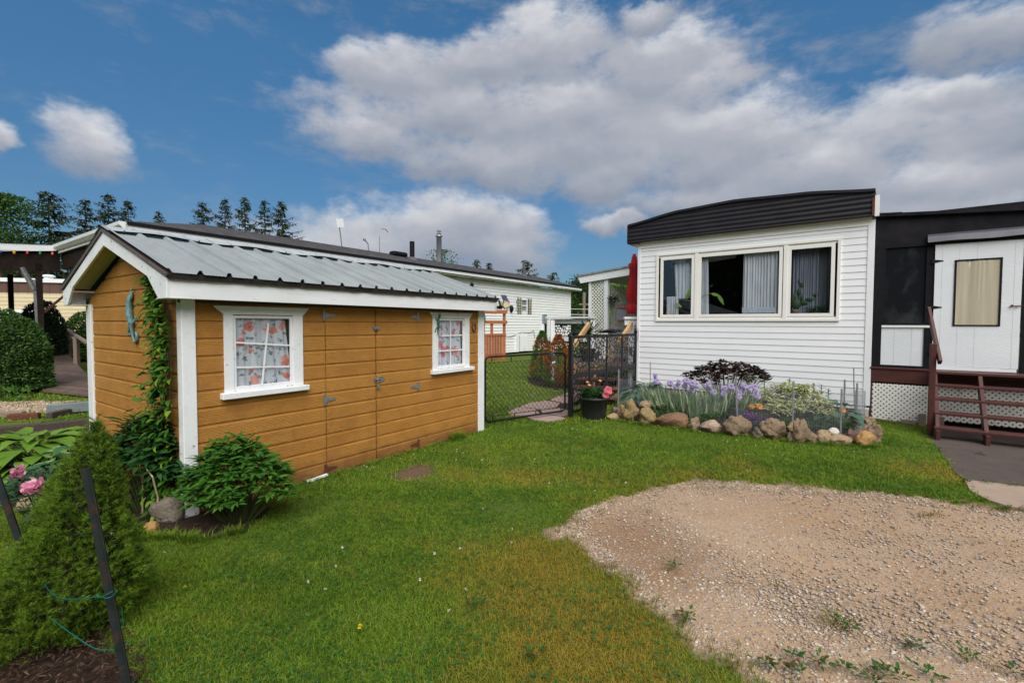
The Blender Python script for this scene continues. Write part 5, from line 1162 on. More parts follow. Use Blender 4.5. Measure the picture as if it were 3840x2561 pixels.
g2, n2 = grass('lawn_grass', 450000, (-7.5, 6.8, 4.2, 8.8), lambda x, y: np.clip(1.25 - y * 0.07, 0.3, 1), 0.044, 0.0062, GRASS, 1.7, 4)
g3, n3 = grass('lawn_grass', 130000, (-13, 4.0, 7.4, 24), lambda x, y: np.clip(1.3 - y * 0.05, 0.2, 1), 0.060, 0.018, GRASS, 1.4, 5)
for o in (g1, g2, g3): o['kind'] = 'stuff'
g1['label'] = 'short green lawn grass with dry brown patches in the foreground'
# broad weeds and clover among the grass
CLOV = mat_leaf('clover_leaf', (0.035, 0.11, 0.02), (0.06, 0.16, 0.03), (0.10, 0.19, 0.03))
n = 42000; x = rng.uniform(-4, 5, n); y = 1.9 + 6.2 * rng.uniform(0, 1, n) ** 1.3; k = (np.abs(x) < y * 1.15) & (fbm(x * 1.9, y * 1.9, 21) > 0.50) & (rng.uniform(0, 1, n) < lawn_mask(x, y)); x, y = x[k], y[k]
for poly in ([(-2.68, 3.82), (-0.43, 7.04), (-2.53, 8.52), (-4.78, 5.29)],): kk = ~inpoly(x, y, poly); x, y = x[kk], y[kk]
n = len(x); a = rng.uniform(0, 6.28, n); o = scatter('clover', 'leaf', np.stack([x, y, rng.uniform(.010, .030, n)], 1), np.stack([np.cos(a), np.sin(a), rng.uniform(0, .4, n)], 1), rdir(n) * .3 + [0, 0, 1], rng.uniform(.012, .026, n), rng.uniform(.010, .018, n), CLOV); o['kind'] = 'stuff'
# longer tufts: along the shed foot, the rocks and path edges, and on the gravel
def tufts(name, pts, L, W, mat_, per=26, spread=0.05, kind='stuff', lean=.7):
    O, X, Zz, LL = [], [], [], []
    for (x, y, s) in pts:
        for _ in range(int(per * s)):
            a = random.uniform(0, 6.28); r = spread * random.random() * s; O.append((x + r * math.cos(a), y + r * math.sin(a), 0.0)); b = random.uniform(0.1, lean)
            X.append((math.cos(a) * b, math.sin(a) * b, 1)); Zz.append((-math.cos(a), -math.sin(a), .5)); LL.append(L * s * random.uniform(.5, 1.2))
    o = scatter(name, 'blade', O, X, Zz, LL, W, mat_, curl=rng.uniform(.5, 3, len(O)));
    if kind: o['kind'] = kind
    return o
u = np.array([0.575, 0.818]); P0 = np.array([-2.675, 3.815]); nrm = np.array([0.818, -0.575]); pts = []
for k in range(60):
    s_ = random.uniform(0.5, 3.9); q = P0 + u * s_ + nrm * random.uniform(0.02, 0.09); pts.append((q[0], q[1], random.uniform(.5, .9)))
for _ in range(9): q = P0 + u * random.uniform(3.2, 3.38) + nrm * random.uniform(0.02, 0.08); pts.append((q[0], q[1], 1.7))
for _ in range(120):
    i = random.randrange(0, 8); a, b = BEDF[i], BEDF[i + 1]; v_ = random.random(); pts.append((a[0] * (1 - v_) + b[0] * v_ + random.uniform(-.03, .05), a[1] * (1 - v_) + b[1] * v_ - random.uniform(0.10, .2), random.uniform(.7, 1.1)))
for _ in range(60):
    i = random.randrange(3, 8); a, b = BEDS[i], BEDS[i + 1]; v_ = random.random(); pts.append((a[0] * (1 - v_) + b[0] * v_, a[1] * (1 - v_) + b[1] * v_, random.uniform(.6, 1.3)))
tufts('border_grass', pts, 0.075, 0.006, GRASS)
DRYG = mat_leaf('dry_grass', (0.26, 0.20, 0.05), (0.20, 0.22, 0.04), (0.10, 0.14, 0.03))
tufts('gravel_tufts', [(1.75, 2.48, 1.5), (1.70, 2.45, 1.3), (1.80, 2.50, 1.2), (3.52, 3.90, 1.3), (3.60, 3.93, 1.2), (3.45, 3.88, 1.0), (1.62, 2.83, .8), (2.05, 4.55, .9), (2.55, 4.42, 1.0), (2.9, 4.4, .9), (1.15, 3.95, .8), (2.2, 2.2, .9), (1.05, 3.02, .9), (2.25, 2.16, .7)] + [(GRAV[i % 16][0] * (1 - v_) + GRAV[i % 16 + 1][0] * v_ + random.gauss(0, .08), GRAV[i % 16][1] * (1 - v_) + GRAV[i % 16 + 1][1] * v_ + random.gauss(0, .08), random.uniform(.4, 1.0)) for i in range(150) for v_ in (random.random(),)] + [(GRAV[i][0] * (1 - v_) + GRAV[(i + 1) % 32][0] * v_ + random.gauss(0, .05), GRAV[i][1] * (1 - v_) + GRAV[(i + 1) % 32][1] * v_ + random.gauss(0, .05), random.uniform(.4, 1.0)) for k in range(8) for i in range(20, 32) for v_ in (random.random(),)], 0.040, 0.0035, DRYG, 24, 0.06)
WEED = mat_leaf('weed_leaf', (0.03, 0.10, 0.018), (0.06, 0.15, 0.03), (0.16, 0.05, 0.03))
WP = [(1.78, 2.42), (2.00, 2.27), (2.17, 2.20), (2.30, 2.10), (1.45, 2.16), (1.55, 2.12), (1.62, 2.05), (1.75, 2.07), (1.68, 2.10), (1.9, 2.09), (1.35, 2.20), (0.95, 2.5), (1.06, 3.04), (-0.2, 2.6), (0.1, 2.2), (4.95, 4.60), (5.1, 4.52), (5.25, 4.44), (4.78, 4.70), (5.4, 4.33), (4.62, 4.72), (4.45, 4.0), (4.6, 3.93), (4.75, 3.87), (4.9, 3.82), (4.3, 4.02), (5.45, 5.95), (5.8, 5.75), (6.1, 5.5), (1.3, 2.1), (1.2, 2.15)]
O, X, L_ = [], [], []
for (x, y) in WP:
    for k in range(30):
        a = random.uniform(0, 6.28); r = random.uniform(0, .075) * random.random() ** .5; O.append((x + r * math.cos(a), y + r * math.sin(a), random.uniform(0.01, .04))); X.append((math.cos(a), math.sin(a), random.uniform(.0, .9))); L_.append(random.uniform(.012, .036))
o = scatter('weeds', 'leaf', O, X, np.array(X) * [-.3, -.3, 0] + [0, 0, 1], L_, np.array(L_) * .55, WEED); o['kind'] = 'stuff'
# loose pebbles on the drive: real stones, one scattered mass
def pebbles(name, x, y, s, mat_):
    ph = (1 + 5 ** .5) / 2; iv = np.array([(-1, ph, 0), (1, ph, 0), (-1, -ph, 0), (1, -ph, 0), (0, -1, ph), (0, 1, ph), (0, -1, -ph), (0, 1, -ph), (ph, 0, -1), (ph, 0, 1), (-ph, 0, -1), (-ph, 0, 1)]) / 1.9
    fi = np.array([(0, 11, 5), (0, 5, 1), (0, 1, 7), (0, 7, 10), (0, 10, 11), (1, 5, 9), (5, 11, 4), (11, 10, 2), (10, 7, 6), (7, 1, 8), (3, 9, 4), (3, 4, 2), (3, 2, 6), (3, 6, 8), (3, 8, 9), (4, 9, 5), (2, 4, 11), (6, 2, 10), (8, 6, 7), (9, 8, 1)])
    n = len(x); a = rng.uniform(0, 6.28, n); sx = rng.uniform(.75, 1.35, n); sz = rng.uniform(.35, .65, n)
    V = iv[None] * rng.uniform(.8, 1.2, (n, 12, 1)); V = V * np.stack([sx * s, s, sz * s], 1)[:, None, :] * 0.5
    c, d = np.cos(a)[:, None], np.sin(a)[:, None]; VX = V[..., 0] * c - V[..., 1] * d + x[:, None]; VY = V[..., 0] * d + V[..., 1] * c + y[:, None]; VZ = V[..., 2] + (s * .12)[:, None] - 0.012
    P = np.stack([VX, VY, VZ], -1).reshape(-1, 3); F = (fi[None] + np.arange(n)[:, None, None] * 12).reshape(-1, 3)
    me = bpy.data.meshes.new(name); me.vertices.add(len(P)); me.vertices.foreach_set('co', P.ravel()); me.loops.add(F.size); me.loops.foreach_set('vertex_index', F.ravel().astype(np.int32))
    me.polygons.add(len(F)); me.polygons.foreach_set('loop_start', (np.arange(len(F)) * 3).astype(np.int32)); me.polygons.foreach_set('use_smooth', [True] * len(F)); me.materials.append(mat_); me.update(calc_edges=True)
    o = bpy.data.objects.new(name, me); sc.collection.objects.link(o); o['kind'] = 'stuff'; return o
m_, t = newmat('pebbles'); ri = t.n('ShaderNodeNewGeometry').outputs['Random Per Island']
pc = t.ramp(ri, [(0.0, (0.46, 0.36, 0.26)), (0.22, (0.36, 0.25, 0.16)), (0.36, (0.52, 0.43, 0.33)), (0.5, (0.21, 0.20, 0.20)), (0.64, (0.48, 0.34, 0.20)), (0.80, (0.64, 0.58, 0.49)), (0.9, (0.34, 0.25, 0.19)), (1.0, (0.13, 0.11, 0.10))])
finish(m_, t, t.mix(t.mr(t.noise(coords(t), 90, 4), 0.3, 0.7, 0, .3), pc, c4((0.2, 0.15, 0.11))), 0.7, None, 0.35); PEB = m_
n = 130000; x = rng.uniform(0.2, 6.0, n); y = 1.75 + 3.2 * rng.uniform(0, 1, n) ** 1.15; d_ = distpoly(x, y, GRAV)
rim = np.exp(-((d_ - 0.10) / 0.13) ** 2); arm = np.exp(-(((x - 1.45 - (y - 2.8) * -0.35)) / 0.35) ** 2) * (y < 4.4); lower = np.exp(-((x - 2.2 - (2.2 - y) * 1.2) / 0.5) ** 2) * (y < 2.9)
dirt_ = np.exp(-(((x - 0.95) / .45) ** 2 + ((y - 3.35) / .55) ** 2)); pr = (0.22 + 0.75 * rim + 0.40 * arm + 0.5 * lower) * (1 - .75 * dirt_ * (d_ > .18)); pr *= 0.25 + 1.5 * fbm(x * 3.5, y * 3.5, 31)
k = (d_ > -0.03) & (rng.uniform(0, 1, n) < pr) & (np.abs(x) < y * 1.15 + .2); x, y = x[k], y[k]
pebbles('gravel', x, y, 0.005 + 0.019 * rng.uniform(0, 1, len(x)) ** 3.2, PEB)
n = 3500; x = rng.uniform(-14, -7, n); y = rng.uniform(7.8, 9.6, n); k = distpoly(x, y, GBACK) > 0; pebbles('gravel', x[k], y[k], 0.02 + 0.03 * rng.uniform(0, 1, k.sum()), PEB)
# mulch chips in the beds
CH = mat_leaf('bark_chip', (0.030, 0.017, 0.011), (0.085, 0.045, 0.026), (0.13, 0.085, 0.05), transl=0, rough=.85)
for poly, n in ((BEDC, 5200), (BEDS, 3500), (BEDF, 3500), (CEDB, 900)):
    pa = np.array(poly); x = rng.uniform(pa[:, 0].min(), pa[:, 0].max(), n); y = rng.uniform(max(1.4, pa[:, 1].min()), pa[:, 1].max(), n); k = distpoly(x, y, poly) > -0.06; x, y = x[k], y[k]; n = len(x)
    o = scatter('mulch', 'lance', np.stack([x, y, np.where(poly is BEDF, .03, .012) + rng.uniform(0, .015, n)], 1), rdir(n, 0.1, .35), rdir(n) * .5 + [0, 0, 1], rng.uniform(.015, .06, n), rng.uniform(.004, .012, n), CH); o['kind'] = 'stuff'
RED = mat_leaf('red_mulch_chip', (0.22, 0.075, 0.035), (0.30, 0.13, 0.07), (0.10, 0.04, 0.02), transl=0, rough=.85)
n = 1500; x = rng.uniform(0.9, 2.4, n); y = rng.uniform(7.5, 9.6, n); dl_ = (x - 1.0) * 0.812 - (y - 8.0) * 0.584; k = (np.abs(dl_ - 0.18) < 0.24) & ~inpoly(x, y, BEDF); x, y = x[k], y[k]; n = len(x)
o = scatter('red_mulch', 'lance', np.stack([x, y, rng.uniform(0, .015, n)], 1), rdir(n, .1, .35), rdir(n) * .5 + [0, 0, 1], rng.uniform(.02, .05, n), rng.uniform(.008, .016, n), RED); o['kind'] = 'stuff'
# small flowers in the lawn
YEL = mat_leaf('yellow_petal', (0.75, 0.55, 0.02), (0.8, 0.6, 0.03), transl=.2); WHP = mat_leaf('white_clover_petal', (0.62, 0.60, 0.55), (0.70, 0.62, 0.58), transl=.2)
def dande(name, label, x, y, mat_, r, cat, grp=None):
    t_ = thing(name, label, cat, (x, y, 0), 0, grp); MB().tube([(0, 0, 0), (0.004, 0, 0.045)], 0.0012, 4).build('stem', HIBL, t_)
    n = 26; dd = rdir(n, .6, .6); scatter('flower_head', 'petal', np.tile([(0.004, 0, 0.045)], (n, 1)), dd, dd + [0, 0, 1], r, r * .5, mat_, t_)
dande('dandelion', 'single yellow dandelion open in the lawn near the bottom middle', -0.78, 2.36, YEL, 0.015, 'flower')
dande('dandelion', 'small yellow lawn flower just right of the leaning conifer stake', -1.93, 2.72, YEL, 0.010, 'flower')
n = 420; x = rng.uniform(-3.5, 4.5, n); y = rng.uniform(2.1, 8.5, n); k = (np.abs(x) < y) & (lawn_mask(x, y) > .9) & (fbm(x * 1.3, y * 1.3, 41) > .52) & ~inpoly(x, y, [(-2.68, 3.82), (-0.43, 7.04), (-2.53, 8.52), (-4.78, 5.29)]); x, y = x[k][:70], y[k][:70]; n = len(x)
O = np.repeat(np.stack([x, y, rng.uniform(.03, .05, n)], 1), 14, 0); dd = rdir(len(O), .3); o = scatter('clover_blossoms', 'petal', O, dd, dd[::-1], .0095, .006, WHP); o['kind'] = 'stuff'
# ================================================================== THE LONG NEIGHBOURING HOUSE
LHL = (-0.250, 24.716, 0); LH = thing('long_house', 'long white sided house with grey shingle roof behind the shed', 'house', LHL, R(54.92))
m = MB(); HS = 2.163 - 0.15 * 13
siding(m, -16.0, 6.98, 0.1, 3.70, 0.150, HS, 0.028, 0.0, [(1.27, 1.86, 2.29, 2.95), (-1.42, -1.16, 2.15, 2.95)]); m.build('wall', VINYL_DIRTY, LH)
m = MB(); siding(m, 0.0, 6.0, 0.1, 3.70, 0.150, HS, 0.016, 0, to3=lambda u, o, z: (6.98 - 0.02 + o, u, z)); m.build('wall', VINYL_DIRTY, LH)
MB().box(6.93, 6.995, -0.022, 0.05, 0.1, 3.72).build('corner_trim', VINYL, LH)
MB().box(-12.0, 6.98, 0.03, 0.06, -0.02, 0.1).build('foundation', BLACK, LH)
m = MB(); m.box(-16.07, 7.85, -0.375, -0.35, 3.80, 3.985); m.build('fascia', WHITE, LH); m = MB(); m.box(-16.05, 7.84, -0.35, 0.0, 3.74, 3.76); m.build('soffit', SOFFIT, LH)
MB().prism([(-0.375, 3.80), (-0.375, 3.985), (3.0, 4.80), (6.37, 3.985), (6.37, 3.80), (3.0, 4.62)], 0, 7.83, 7.85).build('rake_fascia', WHITE, LH)
# roof: front slope, hip at the left end, back slope; covered with shingle courses
m = MB(); rz = 4.85; E_ = 4.005
for k in range(18):
    a, b = k / 18, (k + 1) / 18
    ya, yb = -0.40 + 3.4 * a, -0.40 + 3.4 * b; za, zb_ = E_ + (rz - E_) * a + 0.012, E_ + (rz - E_) * b
    xa, xb = -16.10 + 3.1 * a, -16.10 + 3.1 * b; m.quad((xa, ya, za), (7.88, ya, za), (7.88, yb, zb_), (xb, yb, zb_)); m.quad((xa, ya, za - 0.02), (7.88, ya, za - 0.02), (7.88, ya, za), (xa, ya, za))
    m.quad((xb, 6 - yb, zb_), (7.88, 6 - yb, zb_), (7.88, 6 - ya, za), (xa, 6 - ya, za)); m.quad((xa, 6 - ya, za), (xa, ya, za), (xb, yb, zb_), (xb, 6 - yb, zb_))
m.build('roof', SHINGLE, LH); MB().box(-16.10, 7.88, -0.41, -0.376, 3.93, 4.012).build('drip_edge', BLACK, LH)
# gutter round the left end
m = MB(); m.prism([(-16.25, 4.0), (-16.09, 4.0), (-16.09, 3.84), (-16.17, 3.84), (-16.24, 3.92)], 1, -0.36, 5.85); m.build('gutter', WHITE, LH)
m = MB(); m.box(-16.12, -16.08, -0.36, 5.9, 3.76, 4.0); m.build('fascia', WHITE, LH)
MB().box(-16.02, -15.90, 0.4, 5.8, 3.28, 3.775).build('porch_beam', mat_basic('dark_beam', (0.020, 0.011, 0.009), None, .8, spec=.15), LH)
m = MB(); m.box(-16.08, -13.0, 0.0, 5.9, 3.78, 3.80); m.build('porch_ceiling', mat_basic('panelled_ceiling', (0.32, 0.33, 0.30), (0.22, 0.22, 0.18), 0.7, 2, stretch=(6, 1, 1)), LH)
for zz in (3.62,): m = MB(); [m.box(-16.0 + k * 0.9, -15.9 + k * 0.9, 0.0, 6, 3.60, 3.77) for k in range(4)]; m.build('ceiling_joists', MAROON, LH)
# windows with louvred shutters
def far_window(x0, x1, z0, z1, sx):
    w_ = MB(); k = 0.06; w_.box(x0, x0 + k, -0.03, 0.03, z0, z1); w_.box(x1 - k, x1, -0.03, 0.03, z0, z1); w_.box(x0 + k, x1 - k, -0.03, 0.03, z0, z0 + k); w_.box(x0 + k, x1 - k, -0.03, 0.03, z1 - k, z1); w_.box(x0 + k, x1 - k, -0.015, 0.03, (z0 + z1) / 2 - .04, (z0 + z1) / 2 + .02)
    f = w_.build('window', WHITE, LH); MB().quad((x0, 0.02, z0), (x1, 0.02, z0), (x1, 0.02, z1), (x0, 0.02, z1)).build('pane', mat_basic('pale_pane', (0.30, 0.32, 0.31), (0.12, 0.12, 0.12), 0.3, 2, stretch=(1, 1, 3)), f)
    for a in sx:
        s = MB(); s.box(a, a + 0.045, -0.05, 0.0, z0 - .12, z1 + .05); s.box(a + 0.30, a + 0.345, -0.05, 0.0, z0 - .12, z1 + .05); s.box(a + 0.045, a + 0.30, -0.012, 0.0, z0 - .12, z1 + .05); q = s.build('shutter', mat_basic('dark_louvre', (0.05, 0.045, 0.03), None, 0.6), LH)
        s = MB(); nn = 12
        for i in range(nn): zz = z0 - .10 + (z1 - z0 + .12) * i / nn; s.box(a + 0.045, a + 0.30, -0.045, -0.014, zz + .02, zz + 0.055)
        s.build('louvres', mat_basic('tan_louvre', (0.42, 0.37, 0.24), None, 0.6), q)
far_window(1.25, 1.90, 2.26, 2.97, (0.90, 1.92)); far_window(-1.9, -1.42, 2.26, 2.97, (-1.40,))
# hatch at the foot of the wall
m = MB(); m.box(0.72, 0.98, -0.09, 0.0, 0.1, 1.08); m.box(0.98, 1.75, -0.09, 0.0, 0.95, 1.08); m.build('hatch_surround', WHITE_WORN, LH)
MB().box(1.06, 1.80, -0.12, -0.05, 0.12, 0.95).build('hatch', VINYL_DIRTY, LH); MB().box(0.98, 1.06, -0.05, -0.02, 0.1, 0.94).build('hatch_gap', BLACK, LH)
# small things on the wall and roof
LHm = Matrix.Translation(LHL) @ Matrix.Rotation(R(54.92), 4, 'Z')
def lh(name, label, cat, x, y, z, grp=None): t_ = thing(name, label, cat, (0, 0, 0), 0, grp); t_.matrix_basis = LHm @ Matrix.Translation((x, y, z)); return t_
t_ = lh('electric_meter', 'grey electric meter box with black conduit on the long house wall', 'meter box', 3.63, -0.10, 1.62)
MB().box(-0.16, 0.16, -0.05, 0.1, 0.0, 0.56).build('box', mat_basic('grey_box', (0.20, 0.25, 0.27), None, 0.5), t_, bevel=0.01); MB().box(0.02, 0.14, -0.06, 0.05, -1.1, 0.0).build('conduit', BLACK, t_); MB().lathe([(0.001, 0), (0.09, 0), (0.09, 0.1), (0.001, 0.12)], 14, (0.22, -.02, 0.2)).build('meter', GLASS and mat_basic('meter_glass', (0.35, 0.36, 0.36), None, 0.2), t_); MB().box(-0.16, -0.03, 0.0, 0.1, -0.9, 0.0).build('wall_pipe', WHITE, t_)
t_ = lh('wall_lantern', 'small black lantern on the long house wall above the shed roof', 'lantern', -3.02, -0.12, 3.25)
MB().lathe([(0.001, 0), (0.05, 0), (0.09, 0.16), (0.10, 0.17), (0.06, 0.24), (0.02, 0.27), (0.01, 0.34), (0.001, 0.36)], 8).build('body', BLACK, t_); MB().tube([(0, 0, .02), (0, .12, 0.0)], 0.015, 6).build('arm', BLACK, t_)
t_ = lh('wall_flower', 'pink round ornament on the long house wall beside the floodlight', 'wall ornament', -0.05, -0.06, 2.60); MB().ball((0, 0, 0.12), 0.16, 12, 8, (1, .3, 1)).build('bloom', mat_basic('hot_pink', (0.72, 0.10, 0.26), (0.60, 0.15, 0.35), 0.5, 12), t_, smooth=True); MB().ball((-.02, 0, -0.18), 0.10, 10, 7, (1, .3, 1.2)).build('tail', mat_basic('pale_pink', (0.75, 0.40, 0.48), None, 0.5), t_, smooth=True)
t_ = lh('black_cap_ornament', 'black rounded ornament on the long house wall left of the shutters', 'wall ornament', 0.28, -0.06, 2.36); MB().lathe([(0.001, .22), (0.07, .20), (0.12, .10), (0.13, 0.02), (0.08, -0.10), (0.02, -.17), (0.001, -.18)], 12).build('body', BLACK, t_, smooth=True)
t_ = lh('wall_ornament', 'thin double-leaf metal ornament hanging beside the left shutter', 'wall ornament', 0.78, -0.05, 2.75); m = MB(); m.ball((0, 0, 0.06), 0.05, 8, 6, (.8, .3, 1.4)); m.ball((-.03, 0, -0.38), 0.05, 8, 6, (.8, .3, 1.3)); m.tube([(0, 0, 0), (0.02, 0, -.15), (-.02, 0, -.33)], 0.012, 5); m.build('body', STEEL, t_)
def lhz(y): return E_ + (rz - E_) * (y + 0.4) / 3.4
for (nm, lab, x, y, r, h, mt) in (('vent_pipe', 'dark vent pipe on the shingle roof left of the chimney', -5.35, 1.4, 0.11, 0.85, BLACK), ('vent_pipe', 'short dark vent pipe near the right end of the shingle roof', 4.4, 1.9, 0.09, 0.85, SHINGLE)):
    t_ = lh(nm, lab, 'vent pipe', x, y, lhz(y) - 0.05, 'vent pipes on the shingle roof'); MB().lathe([(r, 0), (r, h), (r * .8, h), (r * .8, h - .1)], 12).build('pipe', mt, t_); MB().lathe([(r * 2.2, 0), (r * 1.1, .16)], 12).build('flashing', SHINGLE, t_)
t_ = lh('roof_vent', 'low black box vent on the shingle roof beside the vent pipe', 'roof vent', -5.3, 2.3, lhz(2.3)); MB().box(-.42, .42, -.15, .25, 0, .2).build('hood', BLACK, t_, bevel=.06)
t_ = lh('chimney', 'tall silver metal chimney with a rain cap behind the roof ridge', 'chimney', -1.35, 3.6, 4.4); MB().lathe([(0.14, 0), (0.14, 1.9), (0.19, 1.9), (0.19, 1.96), (0.08, 1.98), (0.08, 2.07)], 18).build('flue', mat_basic('bright_steel', (0.55, 0.56, 0.57), (0.38, 0.39, 0.40), 0.3, 3, metal=.6, stretch=(3, 3, .2)), t_, smooth=True); MB().lathe([(0.12, 2.02), (0.13, 2.05), (0.06, 2.12)], 14).build('collar', STEEL, t_); MB().lathe([(0.13, 2.18), (0.13, 2.2), (0.02, 2.27)], 14).build('rain_cap', STEEL, t_)
t_ = lh('antenna', 'white flat panel antenna on a thin leaning mast above the roof', 'antenna', -7.4, 3.6, 4.55); MB().bar((0.05, 0, 0), (-0.12, 0, 1.25), 0.03).build('mast', STEEL, t_); MB().bar((-0.10, -.04, 1.20), (-0.15, -.04, 1.58), 0.36, 0.05, up=(0, 1, 0)).build('panel', WHITE, t_)
t_ = lh('roof_antenna', 'small wire hook antennas behind the black roof vent', 'antenna', -5.6, 3.3, 4.75); MB().tube([(0, 0, 0), (0, 0, .9), (.1, 0, 1.25), (.35, 0, 1.28), (.5, 0, 1.15)], 0.02, 6).build('hook', STEEL, t_); m = MB(); m.tube([(-.6, 0, 0), (-.65, 0, .45), (-.85, 0, .62)], 0.025, 6); m.ball((-.85, 0, .62), .07, 8, 5); m.build('dish_arm', STEEL, t_)
t_ = tag(MB().tube([(-2.0, -.05, .85), (-1.0, -.08, 1.0), (0.2, -.06, .92), (1.2, -.06, 1.15), (2.1, -.06, 1.12), (2.5, -.06, 1.22), (2.62, -.06, 0.8)], 0.012, 5).build('wall_cable', BLACK), 'thin dark cable running low across the long house wall', 'cable'); t_.matrix_basis = LHm

# ---- carport at its left end
CPm = Matrix.Translation((-14.185, 14.866, 0)) @ Matrix.Rotation(R(54.92), 4, 'Z')
CPW = mat_basic('dark_stained_timber', (0.012, 0.008, 0.007), (0.024, 0.016, 0.013), .85, 6, spec=.15)
CP = thing('carport', 'open timber carport with white fascia at the far left', 'carport'); CP.matrix_basis = CPm
m = MB(); m.prism([(0.0, 4.02), (-3.4, 3.84 - .12), (-3.4, 3.50 - .12), (0.0, 3.84)], 1, -0.03, 0.0); m.build('fascia', WHITE, CP)
m = MB(); m.add([(0.05, -0.05, 4.04), (-3.45, -0.05, 3.74), (-3.45, 6, 3.74), (0.05, 6, 4.04), (0.05, -0.05, 4.02), (-3.45, -0.05, 3.72), (-3.45, 6, 3.72), (0.05, 6, 4.02)], [(0, 1, 2, 3), (7, 6, 5, 4), (0, 4, 5, 1), (1, 5, 6, 2)]); m.build('roof', BLACK, CP)
m = MB(); m.prism([(0.0, 3.98), (-3.3, 3.68), (-3.3, 3.05), (0.0, 3.18)], 1, 0.05, 0.18); m.build('front_beam_fill', CPW, CP)  # beam deepened into a dark fill, added to block sky under the roof
m = MB(); m.prism([(0.0, 3.95), (-3.3, 3.64), (-3.3, 3.50), (0.0, 3.80)], 1, 2.4, 2.5); m.prism([(0.0, 3.95), (-3.3, 3.64), (-3.3, 3.4), (0.0, 3.7)], 1, 5.6, 5.75); m.build('rear_beam', CPW, CP)
for k in range(5): m = MB(); xx = -0.3 - k * 0.7; m.box(xx - .05, xx, 0.1, 5.8, 3.62 - .09 * k, 3.80 - .09 * k); m.build('rafter', CPW, CP)
for (x, y) in ((-0.48, 0.12), (-0.3, 5.6), (-3.2, 0.1), (-3.2, 5.6)): MB().box(x - .07, x + .07, y - .07, y + .07, 0, 3.4).build('post', CPW, CP)
MB().bar((-0.52, 0.08, 0.0), (-0.60, 0.08, 2.9), 0.06).build('downpipe', STEEL, CP); MB().bar((-0.40, 0.12, 1.9), (0.75, 0.12, 3.2), 0.06, 0.10, up=(0, 1, 0)).build('brace', MAROON, CP); m = MB(); m.tube([(-0.6, 0.08, 2.6), (-0.75, 0.08, 3.0), (-0.85, 0.08, 3.25)], 0.07, 8); m.build('pipe_elbow', STEEL, CP)
sl_ = thing('string_lights', 'string of coloured bulbs under the carport fascia', 'string lights'); sl_.matrix_basis = CPm
BC = [('blue', (0.02, 0.04, 0.16)), ('amber', (0.55, 0.28, 0.02)), ('red', (0.45, 0.03, 0.02)), ('green', (0.01, 0.20, 0.06)), ('orange', (0.55, 0.12, 0.03))]
pts = []
for k in range(9):
    x = -0.19 - 0.275 * k; z = 3.80 + x * 0.085; pts.append((x, -0.05, z)); c = BC[(4 - k) % 5]; MB().ball((x, -0.06, z - 0.06), 0.034, 9, 7, (1, 1, 1.6)).build('bulb', mat_basic('bulb_' + c[0], c[1], None, 0.25), sl_, smooth=True)
MB().tube([(0.05, -.05, 3.82)] + pts, 0.006, 4).build('wire', BLACK, sl_)

# ================================================================== CREAM TRAILER FAR LEFT
def viewpt(px, py, Y):   # bearings noted from the photograph, used for far-off things only
    return ((px - 1920) / 1765.5 * Y * 1.0, Y, 1.6 + (1280.5 - py) / 1765.5 * Y - math.tan(R(2.128)) * Y)
ct = thing('cream_trailer', 'cream sided trailer home with brown band behind the round hedge', 'mobile home', (-34.5, 22.2, 0), R(16))
CRS = mat_basic('cream_siding', (0.62, 0.52, 0.33), (0.56, 0.47, 0.30), 0.5, 2); BRB = mat_basic('brown_band', (0.125, 0.062, 0.045), (0.10, 0.05, 0.037), 0.6, 2)
m = MB(); siding(m, 0, 14, 0.1, 3.15, 0.20, 0.1, 0.02, 0.0, [(5.25, 6.55, 1.85, 2.98)]); m.build('wall', CRS, ct); m = MB(); m.box(0, 14, -0.03, 0.02, 3.15, 3.70); [m.box(k * .45, k * .45 + .03, -.045, -.03, 3.15, 3.7) for k in range(32)]; m.build('band', BRB, ct)
MB().box(-0.1, 14.1, -0.12, 0.1, 3.70, 3.90).build('roof_edge', WHITE, ct); MB().box(-.1, 14.1, 0, 4, 3.85, 3.88).build('roof', WHITE, ct); MB().box(14.0, 14.05, 0, 4, 0, 3.8).build('end_wall', CRS, ct)
w_ = MB(); a, b_, c_, d_ = 5.25, 6.55, 1.85, 2.98; k = .1
w_.box(a, a + k, -.05, .03, c_, d_); w_.box(b_ - k, b_, -.05, .03, c_, d_); w_.box(a, b_, -.049, .03, c_, c_ + k); w_.box(a, b_, -.049, .03, d_ - k, d_); w_.box((a + b_) / 2 - .05, (a + b_) / 2 + .05, -.04, .03, c_ + k, d_ - k); f = w_.build('window', WHITE, ct)
MB().quad((a, .02, c_), (b_, .02, c_), (b_, .02, d_), (a, .02, d_)).build('pane', mat_basic('grey_pane', (0.06, 0.07, 0.09), (0.11, 0.10, 0.13), 0.2, 2), f)
MB().box(8.3, 9.9, -.06, .02, 0.1, 2.05).build('door', WHITE, ct); MB().box(8.15, 10.05, -.09, .02, 2.05, 2.25).build('door_head', WHITE, ct)
for (x, lab) in ((6.2, 'large white round vent on the cream trailer roof'), (9.8, 'small white mushroom vent on the cream trailer roof')):
    t_ = thing('trailer_vent', lab, 'roof vent', (0, 0, 0), 0, 'vents on the cream trailer roof'); t_.matrix_basis = ct.matrix_basis @ Matrix.Translation((x, 1.0, 3.86)); s = 1.0 if x < 8 else .6
    MB().lathe([(.32 * s, 0), (.32 * s, .35 * s)], 14).build('stack', WHITE, t_); MB().lathe([(.001, .35 * s), (.46 * s, .36 * s), (.46 * s, .46 * s), (.3 * s, .56 * s), (.001, .58 * s)], 14).build('cap', WHITE, t_, smooth=True)
